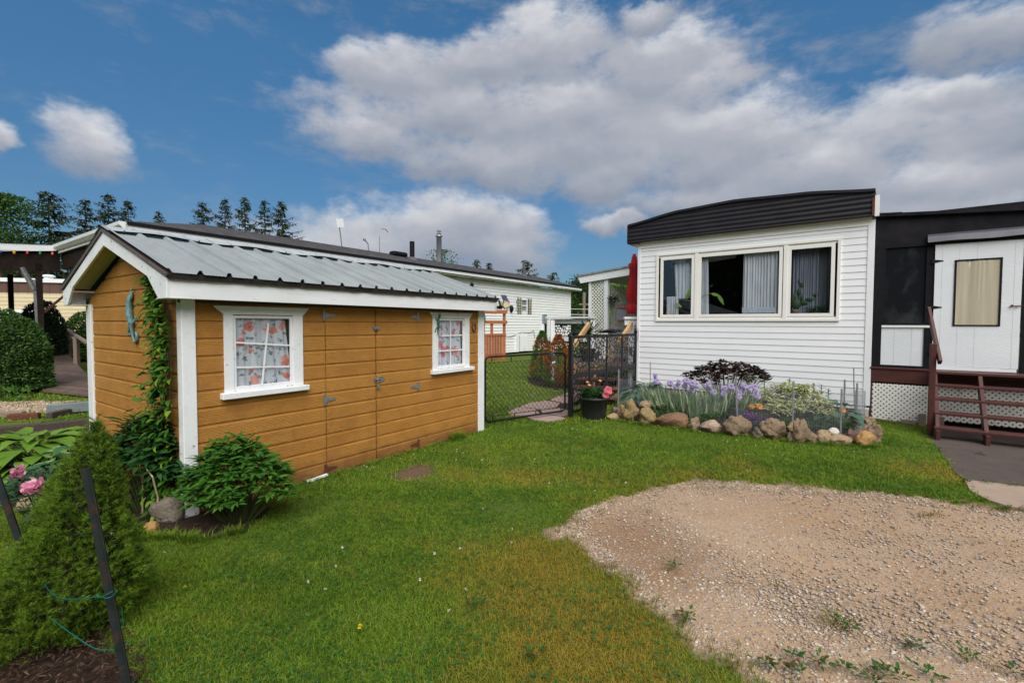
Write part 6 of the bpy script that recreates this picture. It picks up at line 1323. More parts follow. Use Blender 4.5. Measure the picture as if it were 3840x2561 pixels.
# ================================================================== TIMBERS AND RAMP ON THE LEFT
def beam(name, label, a, b, w_, h, mat_, cat='timber', grp=None):
    return tag(MB().bar(a, b, w_, h).build(name, mat_, bevel=0.006), label, cat, grp)
beam('edging_timber', 'long dark edging timber lying in front, ending near the shed', (-7.9, 5.95, .07), (-6.35, 7.15, .07), .16, .14, DARKWOOD, 'edging timber', 'dark edging timbers left of the shed')
beam('edging_timber', 'dark edging timber butted on behind, running to the shed corner', (-6.33, 7.17, .08), (-5.0, 8.25, .08), .16, .15, DARKWOOD, 'edging timber', 'dark edging timbers left of the shed')
beam('edging_timber', 'lower dark timber in front of the long edging timbers', (-7.8, 5.72, .035), (-5.9, 7.10, .035), .12, .07, DARKWOOD, 'edging timber', 'dark edging timbers left of the shed')
beam('grey_beam', 'grey painted beam lying on the gravel beside the shed', (-8.0, 8.05, .10), (-6.0, 9.75, .12), .14, .16, mat_basic('blue_grey_paint', (0.13, 0.165, 0.175), (0.20, 0.23, 0.24), .6, 6, dirt=((.10, .07, .05), .2, 12)), 'beam')
for i, (x, y, r, lab, mt) in enumerate([(-8.05, 7.72, 20, 'broken reddish timber end in front of the grey beam', RUST), (-7.72, 7.98, 95, 'short upright brown block at the end of the grey beam', DARKWOOD), (-8.45, 7.9, 5, 'small grey plank end left of the broken timber', GREYWOOD)]):
    tag(MB().box(-.2, .2, -.05, .05, 0, .10).build('timber_end', mt, loc=(x, y, 0), bevel=.01), lab, 'timber offcut', 'timber offcuts by the grey beam').rotation_euler = (0, 0, R(r))
rp = thing('wooden_ramp', 'weathered brown board ramp running back beside the round hedge', 'ramp', (0, 0, 0))
a0, a1, b0, b1 = Vector((-10.5, 10.5)), Vector((-8.3, 9.6)), Vector((-26.5, 25.6)), Vector((-22.4, 23.3)); m = MB(); nb = 90
for k in range(nb):
    u0 = (k / nb) ** 1.3; u1 = u0 + ((k + .86) / nb) ** 1.3 - u0; l0, r0, l1, r1 = a0.lerp(b0, u0), a1.lerp(b1, u0), a0.lerp(b0, u1), a1.lerp(b1, u1); z = .08 + .46 * u0
    m.add([(*l0, z), (*r0, z), (*r1, z), (*l1, z), (*l0, z - .04), (*r0, z - .04)], [(0, 1, 2, 3), (0, 4, 5, 1)])
m.build('deck_boards', DECKWOOD, rp)
for u_, h in ((0.42, 1.02), (0.64, 1.12), (.97, 1.28)):
    p = a1.lerp(b1, u_); MB().box(p.x - .06, p.x + .06, p.y - .06, p.y + .06, 0, h + .12).build('post', GREYWOOD, rp)
p, q = a1.lerp(b1, .22), a1.lerp(b1, .98); MB().bar((p.x, p.y, 1.06), (q.x, q.y, 1.50), .09, .06).build('handrail', GREYWOOD, rp)
tag(MB().box(-.9, .9, -.3, .3, 0, .26).build('black_box', BLACK, loc=(-23.2, 24.0, 0.50), bevel=.03), 'low black box at the far end of the wooden ramp', 'box')
m = MB(); m.add([(-.8, 0, 0), (.7, 0, 0), (.75, .1, .5), (.2, .1, .62), (-.7, .1, .25), (0, .5, .3)], [(0, 1, 2, 3, 4), (3, 2, 5), (4, 3, 5), (1, 5, 2), (0, 4, 5)]); tag(m.build('blue_tarp', mat_basic('blue_tarp', (0.01, 0.16, 0.33), (0.01, 0.10, 0.22), .4, 3), loc=(-23.1, 23.9, .76)), 'bright blue tarp heaped on the black box at the ramp end', 'tarp')

# ================================================================== DECK, GAZEBO AND UMBRELLA BEHIND THE SCREEN
WDK = thing('white_deck', 'white railed deck with black pattern infill behind the metal screen', 'deck')
def P3(px, py, Y): return Vector(viewpt(px, py, Y))
MB().prism([(1.35, 10.9), (2.75, 10.7), (4.5, 14.5), (2.2, 15.0)], 2, .62, .68).build('floor', DECKWOOD, WDK)
def rl(name, a, b, w_, h, mt, par=WDK): return MB().bar(a, b, w_, h).build(name, mt, par)
Yd = 12.2
a, b_ = P3(2050, 1191, 13.4), P3(2232, 1189, Yd); rl('top_rail', a, b_, .14, .045, WHITE_WORN); rl('rail_face', a + Vector((0.12, 0.05, -.10)), b_ + Vector((0, 0.05, -.10)), .04, .13, WHITE_WORN)
for (px, Y) in ((2072, 13.2), (2221, Yd)): q = P3(px, 1200, Y); MB().box(q.x - .055, q.x + .055, q.y - .055, q.y + .055, 0, q.z).build('post', WHITE_WORN, WDK)
a2, b2 = P3(2060, 1270, 13.3), P3(2225, 1272, Yd); rl('lower_rail', a2, b2, .05, .12, WHITE_WORN)
def infill(pa, pb, z0, z1, seed, parent, mt):
    d = Vector((pb.x - pa.x, pb.y - pa.y, 0)); L_ = d.length; o = screen_panel(0, L_, z0, z1, seed, parent, mt, cell=.085, name='infill_panel', gap=.026, aspect=1.6); o.matrix_basis = Matrix.Translation((pa.x, pa.y, 0)) @ Matrix.Rotation(math.atan2(d.y, d.x), 4, 'Z'); return o
infill(a + Vector((.15, .1, 0)), b_ + Vector((-.05, .1, 0)), 1.22, 1.62, 91, WDK, SCM); infill(a2 + Vector((0, .1, 0)), b2 + Vector((0, .1, 0)), .70, 1.13, 92, WDK, SCM)
q = P3(2362, 1190, 10.9); q2 = P3(2338, 1188, 10.9); MB().box(q2.x, q.x + .25, q.y - .08, q.y + .08, q.z - .03, q.z + .02).build('top_rail', WHITE_WORN, WDK); MB().box(q2.x + .02, q.x + .25, q.y - .03, q.y + .03, q.z - .17, q.z - .03).build('rail_face', WHITE_WORN, WDK); MB().box(q2.x + .12, q2.x + .22, q.y - .05, q.y + .05, 0, q.z - .1).build('post', WHITE_WORN, WDK)
DS = thing('deck_stairs', 'new lumber handrails and brown treads of the stairs up to the white deck', 'stairs')
rl('handrail', P3(2208, 1215, 10.9), P3(2150, 1300, 9.9), .06, .11, LUMBER, DS); rl('handrail', P3(2368, 1212, 10.8), P3(2318, 1290, 9.75), .06, .11, LUMBER, DS)
for k in range(4): p, q = P3(2168 - 6 * k, 1390 + 0 * k, 10.4 - .3 * k), P3(2330 - 8 * k, 1390, 10.4 - .3 * k); rl('tread', Vector((p.x, p.y, .60 - .15 * k)), Vector((q.x, q.y - .25, .60 - .15 * k)), .28, .04, mat_basic('stained_tread', (0.16, 0.075, 0.05), (0.12, 0.055, 0.04), .6, 6), DS)
for px in (2160, 2240, 2330): p = P3(px, 1300, 10.6); q = P3(px - 18, 1300, 9.5); rl('stringer', Vector((p.x, p.y, .60)), Vector((q.x, q.y, .05)), .05, .24, mat_basic('stringer_wood', (0.30, 0.13, 0.06), (0.2, 0.09, 0.05), .6, 6), DS)
# gazebo
GZ = thing('gazebo', 'white open gazebo with lattice walls and low sloping roof beyond the deck', 'gazebo', (1.83, 13.0, 0), R(-38.6))
for (x, z0, z1, w_) in ((0.33, .6, 2.82, .06), (0.82, .6, 2.85, .11)): MB().box(x - w_ / 2, x + w_ / 2, 0.02, 0.12, z0, z1).build('post', WHITE, GZ)
m = MB(); m.prism([(-0.02, 2.90), (4.0, 3.31), (4.0, 3.08), (0.07, 2.72)], 1, -.03, .01); m.build('fascia', WHITE, GZ); m = MB(); m.prism([(-.08, 2.93), (4.1, 3.36), (4.1, 3.32), (-.06, 2.89)], 1, -.06, 3.2); m.build('roof', mat_basic('grey_roof_edge', (0.13, 0.13, 0.12), (0.3, 0.3, 0.28), .7, 9), GZ)
m = MB(); m.prism([(.05, 2.88), (4.1, 3.30), (4.1, 3.28), (.05, 2.86)], 1, .0, 3.1); m.build('ceiling', mat_basic('grey_ceiling', (0.42, 0.40, 0.38), (0.36, 0.34, 0.31), .7, 3, stretch=(1, 9, 1)), GZ)
lattice(.36, .78, .62, 2.76, .06, LAT, GZ, step=.095, wd=.026)
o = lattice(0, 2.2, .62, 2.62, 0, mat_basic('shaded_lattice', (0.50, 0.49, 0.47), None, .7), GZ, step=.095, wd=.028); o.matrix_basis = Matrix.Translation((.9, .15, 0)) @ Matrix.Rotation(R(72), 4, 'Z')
for (x, y) in ((1.6, 2.3), (.33, 3.0), (4.0, 3.0)): MB().box(x - .05, x + .05, y - .05, y + .05, .0, 2.75).build('post', WHITE, GZ)
MB().box(.33, 4.0, 2.95, 3.05, 2.45, 2.62).build('rear_beam', WHITE, GZ)
MB().box(.3, 4.1, .1, 3.1, .55, .6).build('floor', DECKWOOD, GZ)
GZm = Matrix.Translation((1.83, 13.0, 0)) @ Matrix.Rotation(R(-38.6), 4, 'Z')
n = 60; t_ = tag(scatter('hanging_basket', 'lance', rng.normal(0, .06, (n, 3)), rdir(n, -.2), rdir(n), .16, .03, mat_leaf('dark_trailing_leaf', (0.02, .025, .02), (.05, .04, .04))), 'small dark trailing hanging plant beside the gazebo post', 'hanging plant'); t_.matrix_basis = GZm @ Matrix.Translation((1.05, 0, 2.25))
t_ = thing('wall_sign', 'small red and white ornamental frame hung on the gazebo lattice', 'sign'); t_.matrix_basis = GZm @ Matrix.Translation((1.02, .55, 1.72)) @ Matrix.Rotation(R(72), 4, 'Z')
MB().box(-.16, .16, -.02, 0, 0, .30).build('board', mat_basic('pale_board', (.55, .56, .60), (.35, .4, .5), .5, 20), t_); RD = mat_basic('coral_red', (.55, .12, .10), None, .5); MB().box(-.18, .18, -.03, .0, .30, .34).build('top_edge', RD, t_); MB().box(-.18, .18, -.03, .0, -.04, .0).build('bottom_edge', RD, t_)
t_ = thing('porch_bench', 'cream cushioned bench under the gazebo behind the crow', 'bench', (3.05, 13.2, .6), R(-38)); MB().box(-.8, .8, -.25, .25, .40, .52).build('seat', mat_basic('cream_cushion', (.55, .46, .34), None, .8), t_); MB().box(-.8, .8, .2, .3, .52, .95).build('backrest', mat_basic('cream_slats', (.50, .42, .31), None, .8), t_); [MB().box(x - .04, x + .04, -.2, .2, 0, .4).build('leg', GREYWOOD, t_) for x in (-.7, .7)]
# umbrella
UM = thing('patio_umbrella', 'closed red patio umbrella behind the corner of the mobile home', 'umbrella', (2.965, 11.5, 0))
REDF = mat_basic('red_fabric', (0.42, 0.008, 0.012), (0.32, 0.005, 0.01), .7, 5)
MB().tube([(0, 0, .66), (0, 0, 3.34)], .022, 10).build('pole', WHITE, UM)
n = 48; vs = []; prof = [(3.32, .02), (3.22, .055), (3.10, .07), (3.06, .13), (2.9, .10), (2.6, .12), (2.35, .155), (2.15, .12), (2.08, .10), (2.05, .17), (1.9, .14), (1.85, .13)]
for z, r in prof:
    for k in range(n): a = 6.2832 * k / n; rr = r * (1 + .20 * math.sin(a * 8 + z * .6) + .05 * math.sin(a * 3 + z * 5)); vs.append((rr * math.cos(a), rr * math.sin(a), z))
MB().add(vs, [(i * n + k, i * n + (k + 1) % n, (i + 1) * n + (k + 1) % n, (i + 1) * n + k) for i in range(len(prof) - 1) for k in range(n)]).build('canopy', REDF, UM, smooth=True)
MB().lathe([(.001, 0), (.25, 0), (.25, .08), (.05, .12), (.05, .3)], 16, (0, 0, .66)).build('base', BLACK, UM)
# brown timber deck near the long house
BD = thing('timber_enclosure', 'orange stained timber deck enclosure in front of the long house', 'deck enclosure', (-1.25, 20.75, 0), R(8))
m = MB(); [m.box(x * .118, x * .118 + .108, 0, .03, .0, 1.10) for x in range(-12, 8)]; m.build('plank_wall', ORANGEWOOD, BD)
for x in (-.6, .0, .92): MB().box(x - .06, x + .06, .03, .13, 0, 2.18).build('post', ORANGEWOOD, BD)
MB().box(.30, .42, .0, .1, 1.1, 1.75).build('baluster', ORANGEWOOD, BD)
MB().box(-1.5, 1.04, -.06, .16, 2.05, 2.22).build('top_rail', ORANGEWOOD, BD); MB().box(-1.5, 1.04, -.06, .14, 1.60, 1.75).build('middle_rail', ORANGEWOOD, BD); MB().box(-1.5, 1.0, -.03, .12, 1.08, 1.16).build('wall_cap', ORANGEWOOD, BD)
MB().box(-.02, .08, -.12, -.02, 1.75, 1.95).build('green_knob', mat_basic('teal_plastic', (0.01, .15, .12), None, .5), BD)
# utility pole and wires
UPx = viewpt(2189, 1140, 48); up_ = thing('utility_pole', 'pale utility pole with a crossarm in front of the far trees', 'utility pole', (UPx[0], 48, 0)); MB().tube([(0, 0, 0), (0, 0, 4.8)], .16, 8).build('pole', GREYWOOD, up_); MB().box(-.5, .5, -.08, .08, 3.55, 3.70).build('crossarm', GREYWOOD, up_)
for i, z in enumerate((3.1, 2.55, 2.1, 1.75)): tag(MB().tube([(UPx[0] - 30, 47.5, z + .6), (UPx[0], 47.5, z), (UPx[0] + 12, 47.0, z - .1), (UPx[0] + 40, 46, z + .5)], .022, 4).build('wire', WHITE), 'thin pale wire before the far trees, ' + ('topmost of the four', 'second from the top', 'third from the top', 'lowest of the four')[i], 'wire', 'wires by the utility pole')
# ================================================================== ROCKS
def mat_rock(name, a, b, c, sc_=9, spec=.3):
    m, t = newmat(name); v = coords(t); f = t.noise(v, sc_, 8, .68); f2 = t.noise(v, sc_ * 3.5, 6, .7)
    col = t.mix(t.mr(f, .33, .66), c4(a), c4(b)); col = t.mix(t.mr(f2, .55, .72), col, c4(c)); col = t.mix(t.mr(t.noise(v, sc_ * 9, 3), .62, .7), col, c4(tuple(x * .45 for x in a)))
    return finish(m, t, col, .8, bump(t, t.m('ADD', f, t.m('MULTIPLY', f2, .8)), 1.0, .035), spec)
RK = {'mossy': mat_rock('mossy_tan_stone', (.235, .165, .065), (.33, .24, .12), (.15, .11, .04), 11), 'tan': mat_rock('tan_stone', (.40, .29, .17), (.30, .20, .11), (.50, .41, .29)), 'brown': mat_rock('brown_banded_stone', (.15, .085, .05), (.26, .15, .08), (.07, .045, .035), 5),
      'pink': mat_rock('pink_grey_stone', (.42, .30, .23), (.34, .25, .19), (.50, .38, .31), 7), 'crumb': mat_rock('pitted_limestone', (.38, .27, .18), (.24, .165, .10), (.50, .40, .30), 22), 'grey': mat_rock('grey_stone', (.17, .135, .10), (.26, .225, .185), (.11, .085, .06), 9),
      'white': mat_rock('white_stone', (.60, .57, .51), (.50, .45, .38), (.68, .65, .60), 6), 'gold': mat_rock('golden_brown_stone', (.42, .24, .09), (.31, .17, .06), (.50, .34, .17), 4), 'purple': mat_rock('purple_brown_stone', (.135, .075, .06), (.19, .11, .085), (.10, .055, .045), 5)}
def rock(label, x, y, w_, h, d_, mt, seed, z=0.0, rot=0.0, rough=.16, grp='rocks edging the flower bed', shear=0.0):
    bm = bmesh.new(); bmesh.ops.create_icosphere(bm, subdivisions=4, radius=.5)
    r = np.random.default_rng(seed); off = r.uniform(-50, 50, 3); kn = [(_v(r.normal(0, 1, 3)), r.uniform(.30, .44)) for _ in range(5)]
    for v in bm.verts:
        p = v.co.copy(); n1 = mnoise.fractal(p * 2.2 + Vector(off), 1.0, 2.0, 3); n2 = mnoise.fractal(p * 9 + Vector(off), 1.0, 2.0, 4)
        for nn, dd in kn:     # flatten a few facets
            s_ = p.dot(nn)
            if s_ > dd: p -= nn * (s_ - dd) * .8
        p = p * (1 + rough * n1 * 1.6) + p.normalized() * rough * .22 * n2
        v.co = Vector((p.x + shear * p.z, p.y, p.z))
    xs = [v.co for v in bm.verts]; mn = [min(c[i] for c in xs) for i in range(3)]; mx = [max(c[i] for c in xs) for i in range(3)]; S = (w_, d_, h * 1.15)
    for v in bm.verts: v.co = Vector([((v.co[i] - mn[i]) / (mx[i] - mn[i]) - (.5 if i < 2 else .13)) * S[i] for i in range(3)])
    me = bpy.data.meshes.new('rock'); bm.to_mesh(me); bm.free(); me.polygons.foreach_set('use_smooth', [True] * len(me.polygons)); me.materials.append(RK[mt])
    o = bpy.data.objects.new('rock', me); sc.collection.objects.link(o); o.location = (x, y, z); o.rotation_euler = (0, 0, rot); return tag(o, label, 'rock', grp)
import bmesh
from mathutils import noise as mnoise
_v = lambda a: Vector(a).normalized()
RO = [('small rounded rock half hidden behind the flower pot', 1.849, 8.311, .14, .12, 'grey', 0), ('mossy rock leaning at the left end of the bed edge', 1.93, 8.14, .17, .19, 'mossy', 0), ('low tan rock next to the flower pot', 1.70, 7.77, .21, .11, 'tan', 0),
 ('tall mossy boulder, second boulder right of the flower pot', 1.94, 7.58, .30, .33, 'mossy', .03), ('smooth tan rock resting on top between two mossy boulders', 2.24, 7.72, .22, .16, 'tan', .17), ('round mossy rock under the smooth tan one', 2.18, 7.32, .31, .26, 'mossy', 0),
 ('wide brown banded rock, the longest in the edging', 2.50, 7.13, .46, .225, 'brown', 0), ('upright pointed tan rock between the brown and the pink rock', 2.76, 7.01, .17, .20, 'crumb', 0), ('oblong smooth pinkish rock', 2.965, 6.83, .325, .185, 'pink', 0),
 ('tiny tan wedge rock right of the pinkish one', 3.165, 6.80, .10, .10, 'tan', 0), ('large pitted boulder at the foot of a leaning stake', 3.25, 6.60, .36, .30, 'crumb', 0), ('small grey rock with a pale knob', 3.47, 6.52, .14, .16, 'grey', 0),
 ('broad speckled grey boulder near the middle of the edging', 3.65, 6.42, .315, .28, 'crumb', 0), ('smooth cream rock propped high between two boulders', 3.95, 6.50, .175, .155, 'tan', .10), ('small pointed rock wedged under the propped cream one', 3.81, 6.33, .09, .14, 'crumb', 0),
 ('tall upright pitted rock beside the second stake', 3.91, 6.24, .205, .315, 'crumb', 0), ('low crumbly rock right of the tall upright one', 4.10, 6.30, .15, .14, 'crumb', 0), ('pale triangular rock before the white one', 4.225, 6.26, .17, .175, 'tan', 0),
 ('small bright white rock on top of the edging', 4.42, 6.36, .14, .095, 'white', .10), ('smooth flat oval rock lying in the grass', 4.40, 6.17, .275, .135, 'tan', 0), ('dark purple brown rock behind the golden one', 4.74, 6.38, .215, .15, 'purple', 0),
 ('slanting golden brown rock at the right corner', 4.69, 6.14, .235, .19, 'gold', 0), ('tall pale crusted rock at the right end of the edging', 4.93, 6.29, .19, .25, 'crumb', 0), ('pale jagged rock nearest the corner of the mobile home', 5.33, 7.0, .23, .20, 'crumb', 0),
 ('round grey rock behind the wire screen', 5.15, 7.06, .12, .12, 'grey', 0), ('brownish rock lying against the lattice corner', 5.62, 7.28, .20, .16, 'crumb', 0), ('small pale rock tucked between the purple and the golden rock', 5.0, 6.55, .13, .09, 'crumb', .02)]
for i, (lab, x, y, w_, h, mt, z) in enumerate(RO):
    rock(lab, x, y + w_ * .38, w_ * 1.1, h * 1.12, w_ * .85, mt, 100 + i, z - .01, rot=(-.5 + (i * 0.37) % 1), shear=(.25 if 'slant' in lab else 0), rough=.12 if mt in ('tan', 'pink', 'gold', 'white', 'brown') else .30)
for i, (lab, x, y, w_, h, mt) in enumerate([('large grey boulder against the left corner post of the shed', -2.80, 3.80, .25, .20, 'grey'), ('yellowish rounded rock beside the large grey boulder', -2.74, 3.52, .115, .105, 'gold'), ('smooth pale rock lying in the mulch beside the conifer', -2.87, 3.37, .18, .12, 'white'),
     ('small brown mossy rock half hidden by the conifer', -2.98, 3.48, .13, .12, 'mossy'), ('tan rock beside the pink peonies', -4.03, 3.90, .20, .18, 'tan')]):
    rock(lab, x, y, w_, h, w_ * .85, mt, 300 + i, -.01, grp='rocks edging the shed bed', rough=.13)

# ================================================================== LEAFY PLANTS
def cluster_plant(name, label, cat, c, rx, ry, h, ncl, L, W, mats, per=9, kind='lance', stems=True, top=.55, leaf='foliage', h0=.25, grp=None, seed=0, spread=1.0, stem_mat=None, droop=.15):
    r = np.random.default_rng(seed + 900); t_ = thing(name, label, cat, (c[0], c[1], c[2] if len(c) > 2 else 0), 0, grp)
    O, X, Z, LL = [], [], [], []; tips = []
    for i in range(ncl):
        a = r.uniform(0, 6.283); q = math.sqrt(r.uniform(0, 1)); zz = h * (h0 + (1 - h0) * (1 - (q ** 2.2) * (1 - top) * 1.3) * r.uniform(.55, 1.0) ** .6)
        p = np.array([rx * q * math.cos(a), ry * q * math.sin(a), zz]); tips.append(p); out = np.array([math.cos(a) * q, math.sin(a) * q, .45 + .5 * (1 - q)]); out /= np.linalg.norm(out)
        for k in range(per):
            b = 6.283 * k / per + r.uniform(-.3, .3); d = np.array([math.cos(b), math.sin(b), r.uniform(-.25, .45) - droop]) * spread + out * .55
            O.append(p + d * L * .10 + r.normal(0, L * .12, 3)); X.append(d); Z.append(np.array([0, 0, 1.0]) + out * .5 + r.normal(0, .25, 3)); LL.append(L * r.uniform(.6, 1.15))
    scatter(leaf, kind, O, X, Z, LL, np.array(LL) * (W / L), mats, t_, curl=r.uniform(.4, 1.8, len(O)))
    if stems:
        m = MB()
        for p in tips[::2]: m.tube([(p[0] * .25, p[1] * .25, -.01), (p[0] * .6, p[1] * .6, p[2] * .55), tuple(p)], [.0045, .0035, .002], 4, caps=False)
        m.build('stems', stem_mat or STEM, t_)
    return t_
STEM = mat_basic('green_stem', (.05, .09, .02), (.08, .07, .03), .6, 9)
PEO = mat_leaf('peony_leaf', (.030, .115, .014), (.070, .185, .022), (.11, .24, .03), .38, .22)
PEOD = mat_leaf('dark_peony_leaf', (.018, .065, .016), (.040, .105, .024), None, .42, .2)
# peony bush right of the shed corner
cluster_plant('peony_bush', 'dense green peony bush in front of the shed corner post', 'bush', (-2.22, 3.76), .42, .24, .67, 230, .105, .034, PEO, 9, top=.36, h0=.22, seed=1, stem_mat=mat_basic('bush_stem', (.06, .075, .02), None, .6))
cluster_plant('peony_bush', 'large dark green peony bush against the shed gable wall beside the vine', 'bush', (-3.12, 3.98), .42, .22, .78, 190, .14, .042, PEOD, 8, top=.5, h0=.2, seed=2)
cluster_plant('peony_plant', 'low grey green peony bearing two pink blooms', 'bush', (-3.42, 3.45), .34, .3, .50, 60, .12, .026, mat_leaf('grey_green_leaf', (.035, .085, .04), (.06, .12, .05)), 8, top=.6, h0=.3, seed=3)
def hosta(name, label, c, r0, h, nl, L, W, mats, seed, edge=False, squash=1.0):
    r = np.random.default_rng(seed); t_ = thing(name, label, 'hosta', c); O, X, Z, LL = [], [], [], []; m = MB()
    for i in range(nl):
        a = r.uniform(0, 6.283); q = r.uniform(.15, 1.0); rad = r0 * q; z = h * (1.0 - .55 * q ** 1.6) * r.uniform(.75, 1.05); o = np.array([rad * math.cos(a) * .75, rad * math.sin(a) * .75 * squash, z])
        O.append(o); X.append([math.cos(a), math.sin(a) * squash, .25 - .65 * q + r.uniform(-.15, .15)]); Z.append([-math.cos(a) * -.15, -math.sin(a) * -.15, 1]); LL.append(L * r.uniform(.7, 1.15))
        m.tube([(0.02 * math.cos(a), .02 * math.sin(a), 0), (o[0] * .5, o[1] * .5, z * .75), tuple(o)], [.006, .005, .004], 4, caps=False)
    o_ = scatter('leaves', 'heart', O, X, Z, LL, np.array(LL) * (W / L), mats, t_, curl=r.uniform(.5, 1.6, nl)); o_.data.polygons.foreach_set('use_smooth', [True] * len(o_.data.polygons)); m.build('stalks', STEM, t_); return t_
HOS = mat_leaf('lime_hosta_leaf', (.12, .24, .025), (.20, .34, .045), None, .4, .3); HOSB = mat_leaf('blue_hosta_leaf', (.06, .13, .085), (.09, .18, .12), None, .45, .2)
HOSV = mat_leaf('white_edged_hosta_leaf', (.05, .13, .045), (.07, .17, .06), None, .42, .25, edge=((.50, .55, .40), .36))
hosta('hosta', 'wide lime green hosta clump left of the shed', (-4.78, 4.70, 0), .75, .50, 130, .27, .17, HOS, 11); hosta('hosta', 'white edged hosta between the lime hosta and the shed', (-3.92, 4.20, 0), .40, .50, 60, .20, .12, HOSV, 12); hosta('hosta', 'green hosta at the back left corner of the shed', (-4.5, 5.25, 0), .35, .48, 45, .24, .13, HOS, 13)
hosta('hosta', 'second lime green hosta clump at the left edge of the picture', (-5.55, 4.45, 0), .7, .42, 90, .27, .17, HOS, 14)
# pink peony flowers (they bloom on the low peony)
PNK = mat_leaf('peony_petal', (.72, .17, .33), (.82, .40, .52), (.86, .58, .64), .5, .3, cfrac=.25)
for (lab, px, py, Y, r, z) in (('smaller pink peony bloom at the far left', 57, 1784, 3.05, .052, 0), ('large pink peony bloom above the conifer', 108, 1842, 2.85, .062, 0)):
    p = Vector(viewpt(px, py, Y)); t_ = thing('peony_bloom', lab, 'flower', p, 0, 'pink peony blooms'); n = 60; dd = _norm(rdir(n, .15, .9) + np.array([-.2, -.5, .2])); dd2 = rdir(n)
    scatter('petals', 'petal', dd * .006, dd, dd2, r * rng.uniform(.45, 1.0, n), r * .62, PNK, t_, curl=rng.uniform(1, 4, n)); MB().tube([(0, 0, 0), (.10, .06, -.08), (.16, .28, -.30), (.14, .35, -p.z)], [.004, .004, .004, .005], 5).build('stem', STEM, t_)
# clematis vine on the gable wall
VN = thing('climbing_vine', 'climbing vine with pointed green leaves on the shed gable wall', 'vine'); VN.matrix_basis = SH.matrix_basis
VL = mat_leaf('vine_leaf', (.038, .13, .014), (.080, .20, .022), (.19, .32, .03), .4, .28, cfrac=.22); r = np.random.default_rng(5); O, X, Z, LL = [], [], [], []; m = MB()
def vinec(z): return .26 + .07 * math.sin(z * 3.1) + (.17 if z > 1.5 else 0) * (z - 1.5) / .5 - (.04 if z < .6 else 0)
for k in range(9):
    ph = r.uniform(0, 6.28); top = [2.02, 1.95, 1.80, 1.72, 1.6, 1.5, 1.3, 1.1, .9][k]; pts = [(-.03 - .02 * r.random(), vinec(z) + .07 * math.sin(z * 4 + ph), z) for z in np.linspace(0, top, 22)]; m.tube(pts, [.005 - .003 * i / 21 for i in range(22)], 5, caps=False)
m.build('vine_stems', mat_basic('vine_stem', (.10, .055, .03), (.06, .05, .02), .7, 9), VN)
for i in range(1050):
    z = 2.02 * r.random() ** .9; w_ = .19 * (1 - .45 * z / 2.0) + (.03 if z < 1 else 0); y = vinec(z) + r.normal(0, w_ * .5); y = max(.10, y); x = -.03 - abs(r.normal(0, .07)) * (1.2 - z * .35)
    a = r.uniform(-1, 1); O.append((x, y, z)); X.append((-.55, a, -.35 + r.uniform(-.3, .5))); Z.append((-.6 + r.normal(0, .3), r.normal(0, .3), .8)); LL.append(r.uniform(.05, .10))
for (y, z) in ((.62, 1.78), (.74, 1.56), (.66, 1.42), (.60, 1.20), (.72, 1.02), (.68, .80), (.58, 1.62), (.55, 1.9), (.60, 1.95)):
    for _ in range(4): O.append((-.03, y + r.normal(0, .02), z + r.normal(0, .02))); X.append((-.5, r.uniform(-.3, 1), r.uniform(-.4, .2))); Z.append((-.6, 0, .8)); LL.append(r.uniform(.05, .09))
scatter('vine_leaves', 'leaf', O, X, Z, LL, np.array(LL) * .52, VL, VN, curl=r.uniform(.4, 1.8, len(O)))
m = MB(); m.tube([(-.18, .38, 0), (-.17, .38, .30), (-.16, .37, .58)], .008, 6); m.tube([(-.17, .09, .0), (-.16, .10, .2), (-.20, .07, .38), (-.22, .14, .44)], [.007, .007, .006, .004], 6); q = tag(m.build('dead_stem', mat_basic('bleached_stem', (.42, .33, .22), None, .8, 9)), 'bleached dry stem standing at the foot of the vine', 'stem'); q.matrix_basis = SH.matrix_basis
# wire hoop by the peony
q = tag(MB().tube([(.02, -.28, .30), (.08, -.10, .26), (.30, -.05, .28), (.62, -.08, .30), (.70, -.28, .28), (.40, -.40, .30), (.02, -.28, .30)], .003, 5).build('plant_hoop', BLACK), 'thin black wire support hoop around the peony bush', 'plant support'); q.matrix_basis = SH.matrix_basis
# ---- dwarf conifer in the foreground
CF = thing('dwarf_conifer', 'bushy dwarf conifer with bright green needle tufts in the left foreground', 'conifer', (-2.36, 2.42, 0)); r = np.random.default_rng(8)
def conifer_needles(nt, rin, per, L, seed):
    r = np.random.default_rng(seed); zz = 1.06 * (1 - np.sqrt(r.uniform(0, 1, nt))) * 1.0 + 0.04; zz = np.clip(zz * 1.02, .05, 1.08); a = r.uniform(0, 6.283, nt)
    prof = np.interp(zz, [0, .12, .35, .6, .85, 1.0, 1.08], [.28, .335, .30, .19, .125, .08, .025]); bump_ = .50 + .98 * fbm(a * 3.4 + 7, zz * 10.5, 13); rad = prof * bump_ * r.uniform(rin, 1.0, nt)
    P = np.stack([rad * np.cos(a) + .19 * zz, rad * np.sin(a), zz + r.normal(0, .015, nt)], 1); D = _norm(np.stack([np.cos(a), np.sin(a), np.full(nt, .55) + zz * .5], 1) + r.normal(0, .28, (nt, 3)))
    O = np.repeat(P, per, 0); X = _norm(np.repeat(D, per, 0) * .75 + r.normal(0, .50, (nt * per, 3))); O = O - np.repeat(D, per, 0) * r.uniform(0, .035, (nt * per, 1)); return O, X, L * r.uniform(.6, 1.2, nt * per)
CNL = mat_leaf('bright_needles', (.12, .23, .018), (.26, .38, .04), (.07, .13, .014), .5, .35); CND = mat_leaf('inner_needles', (.028, .058, .010), (.050, .085, .016), None, .6, .15)
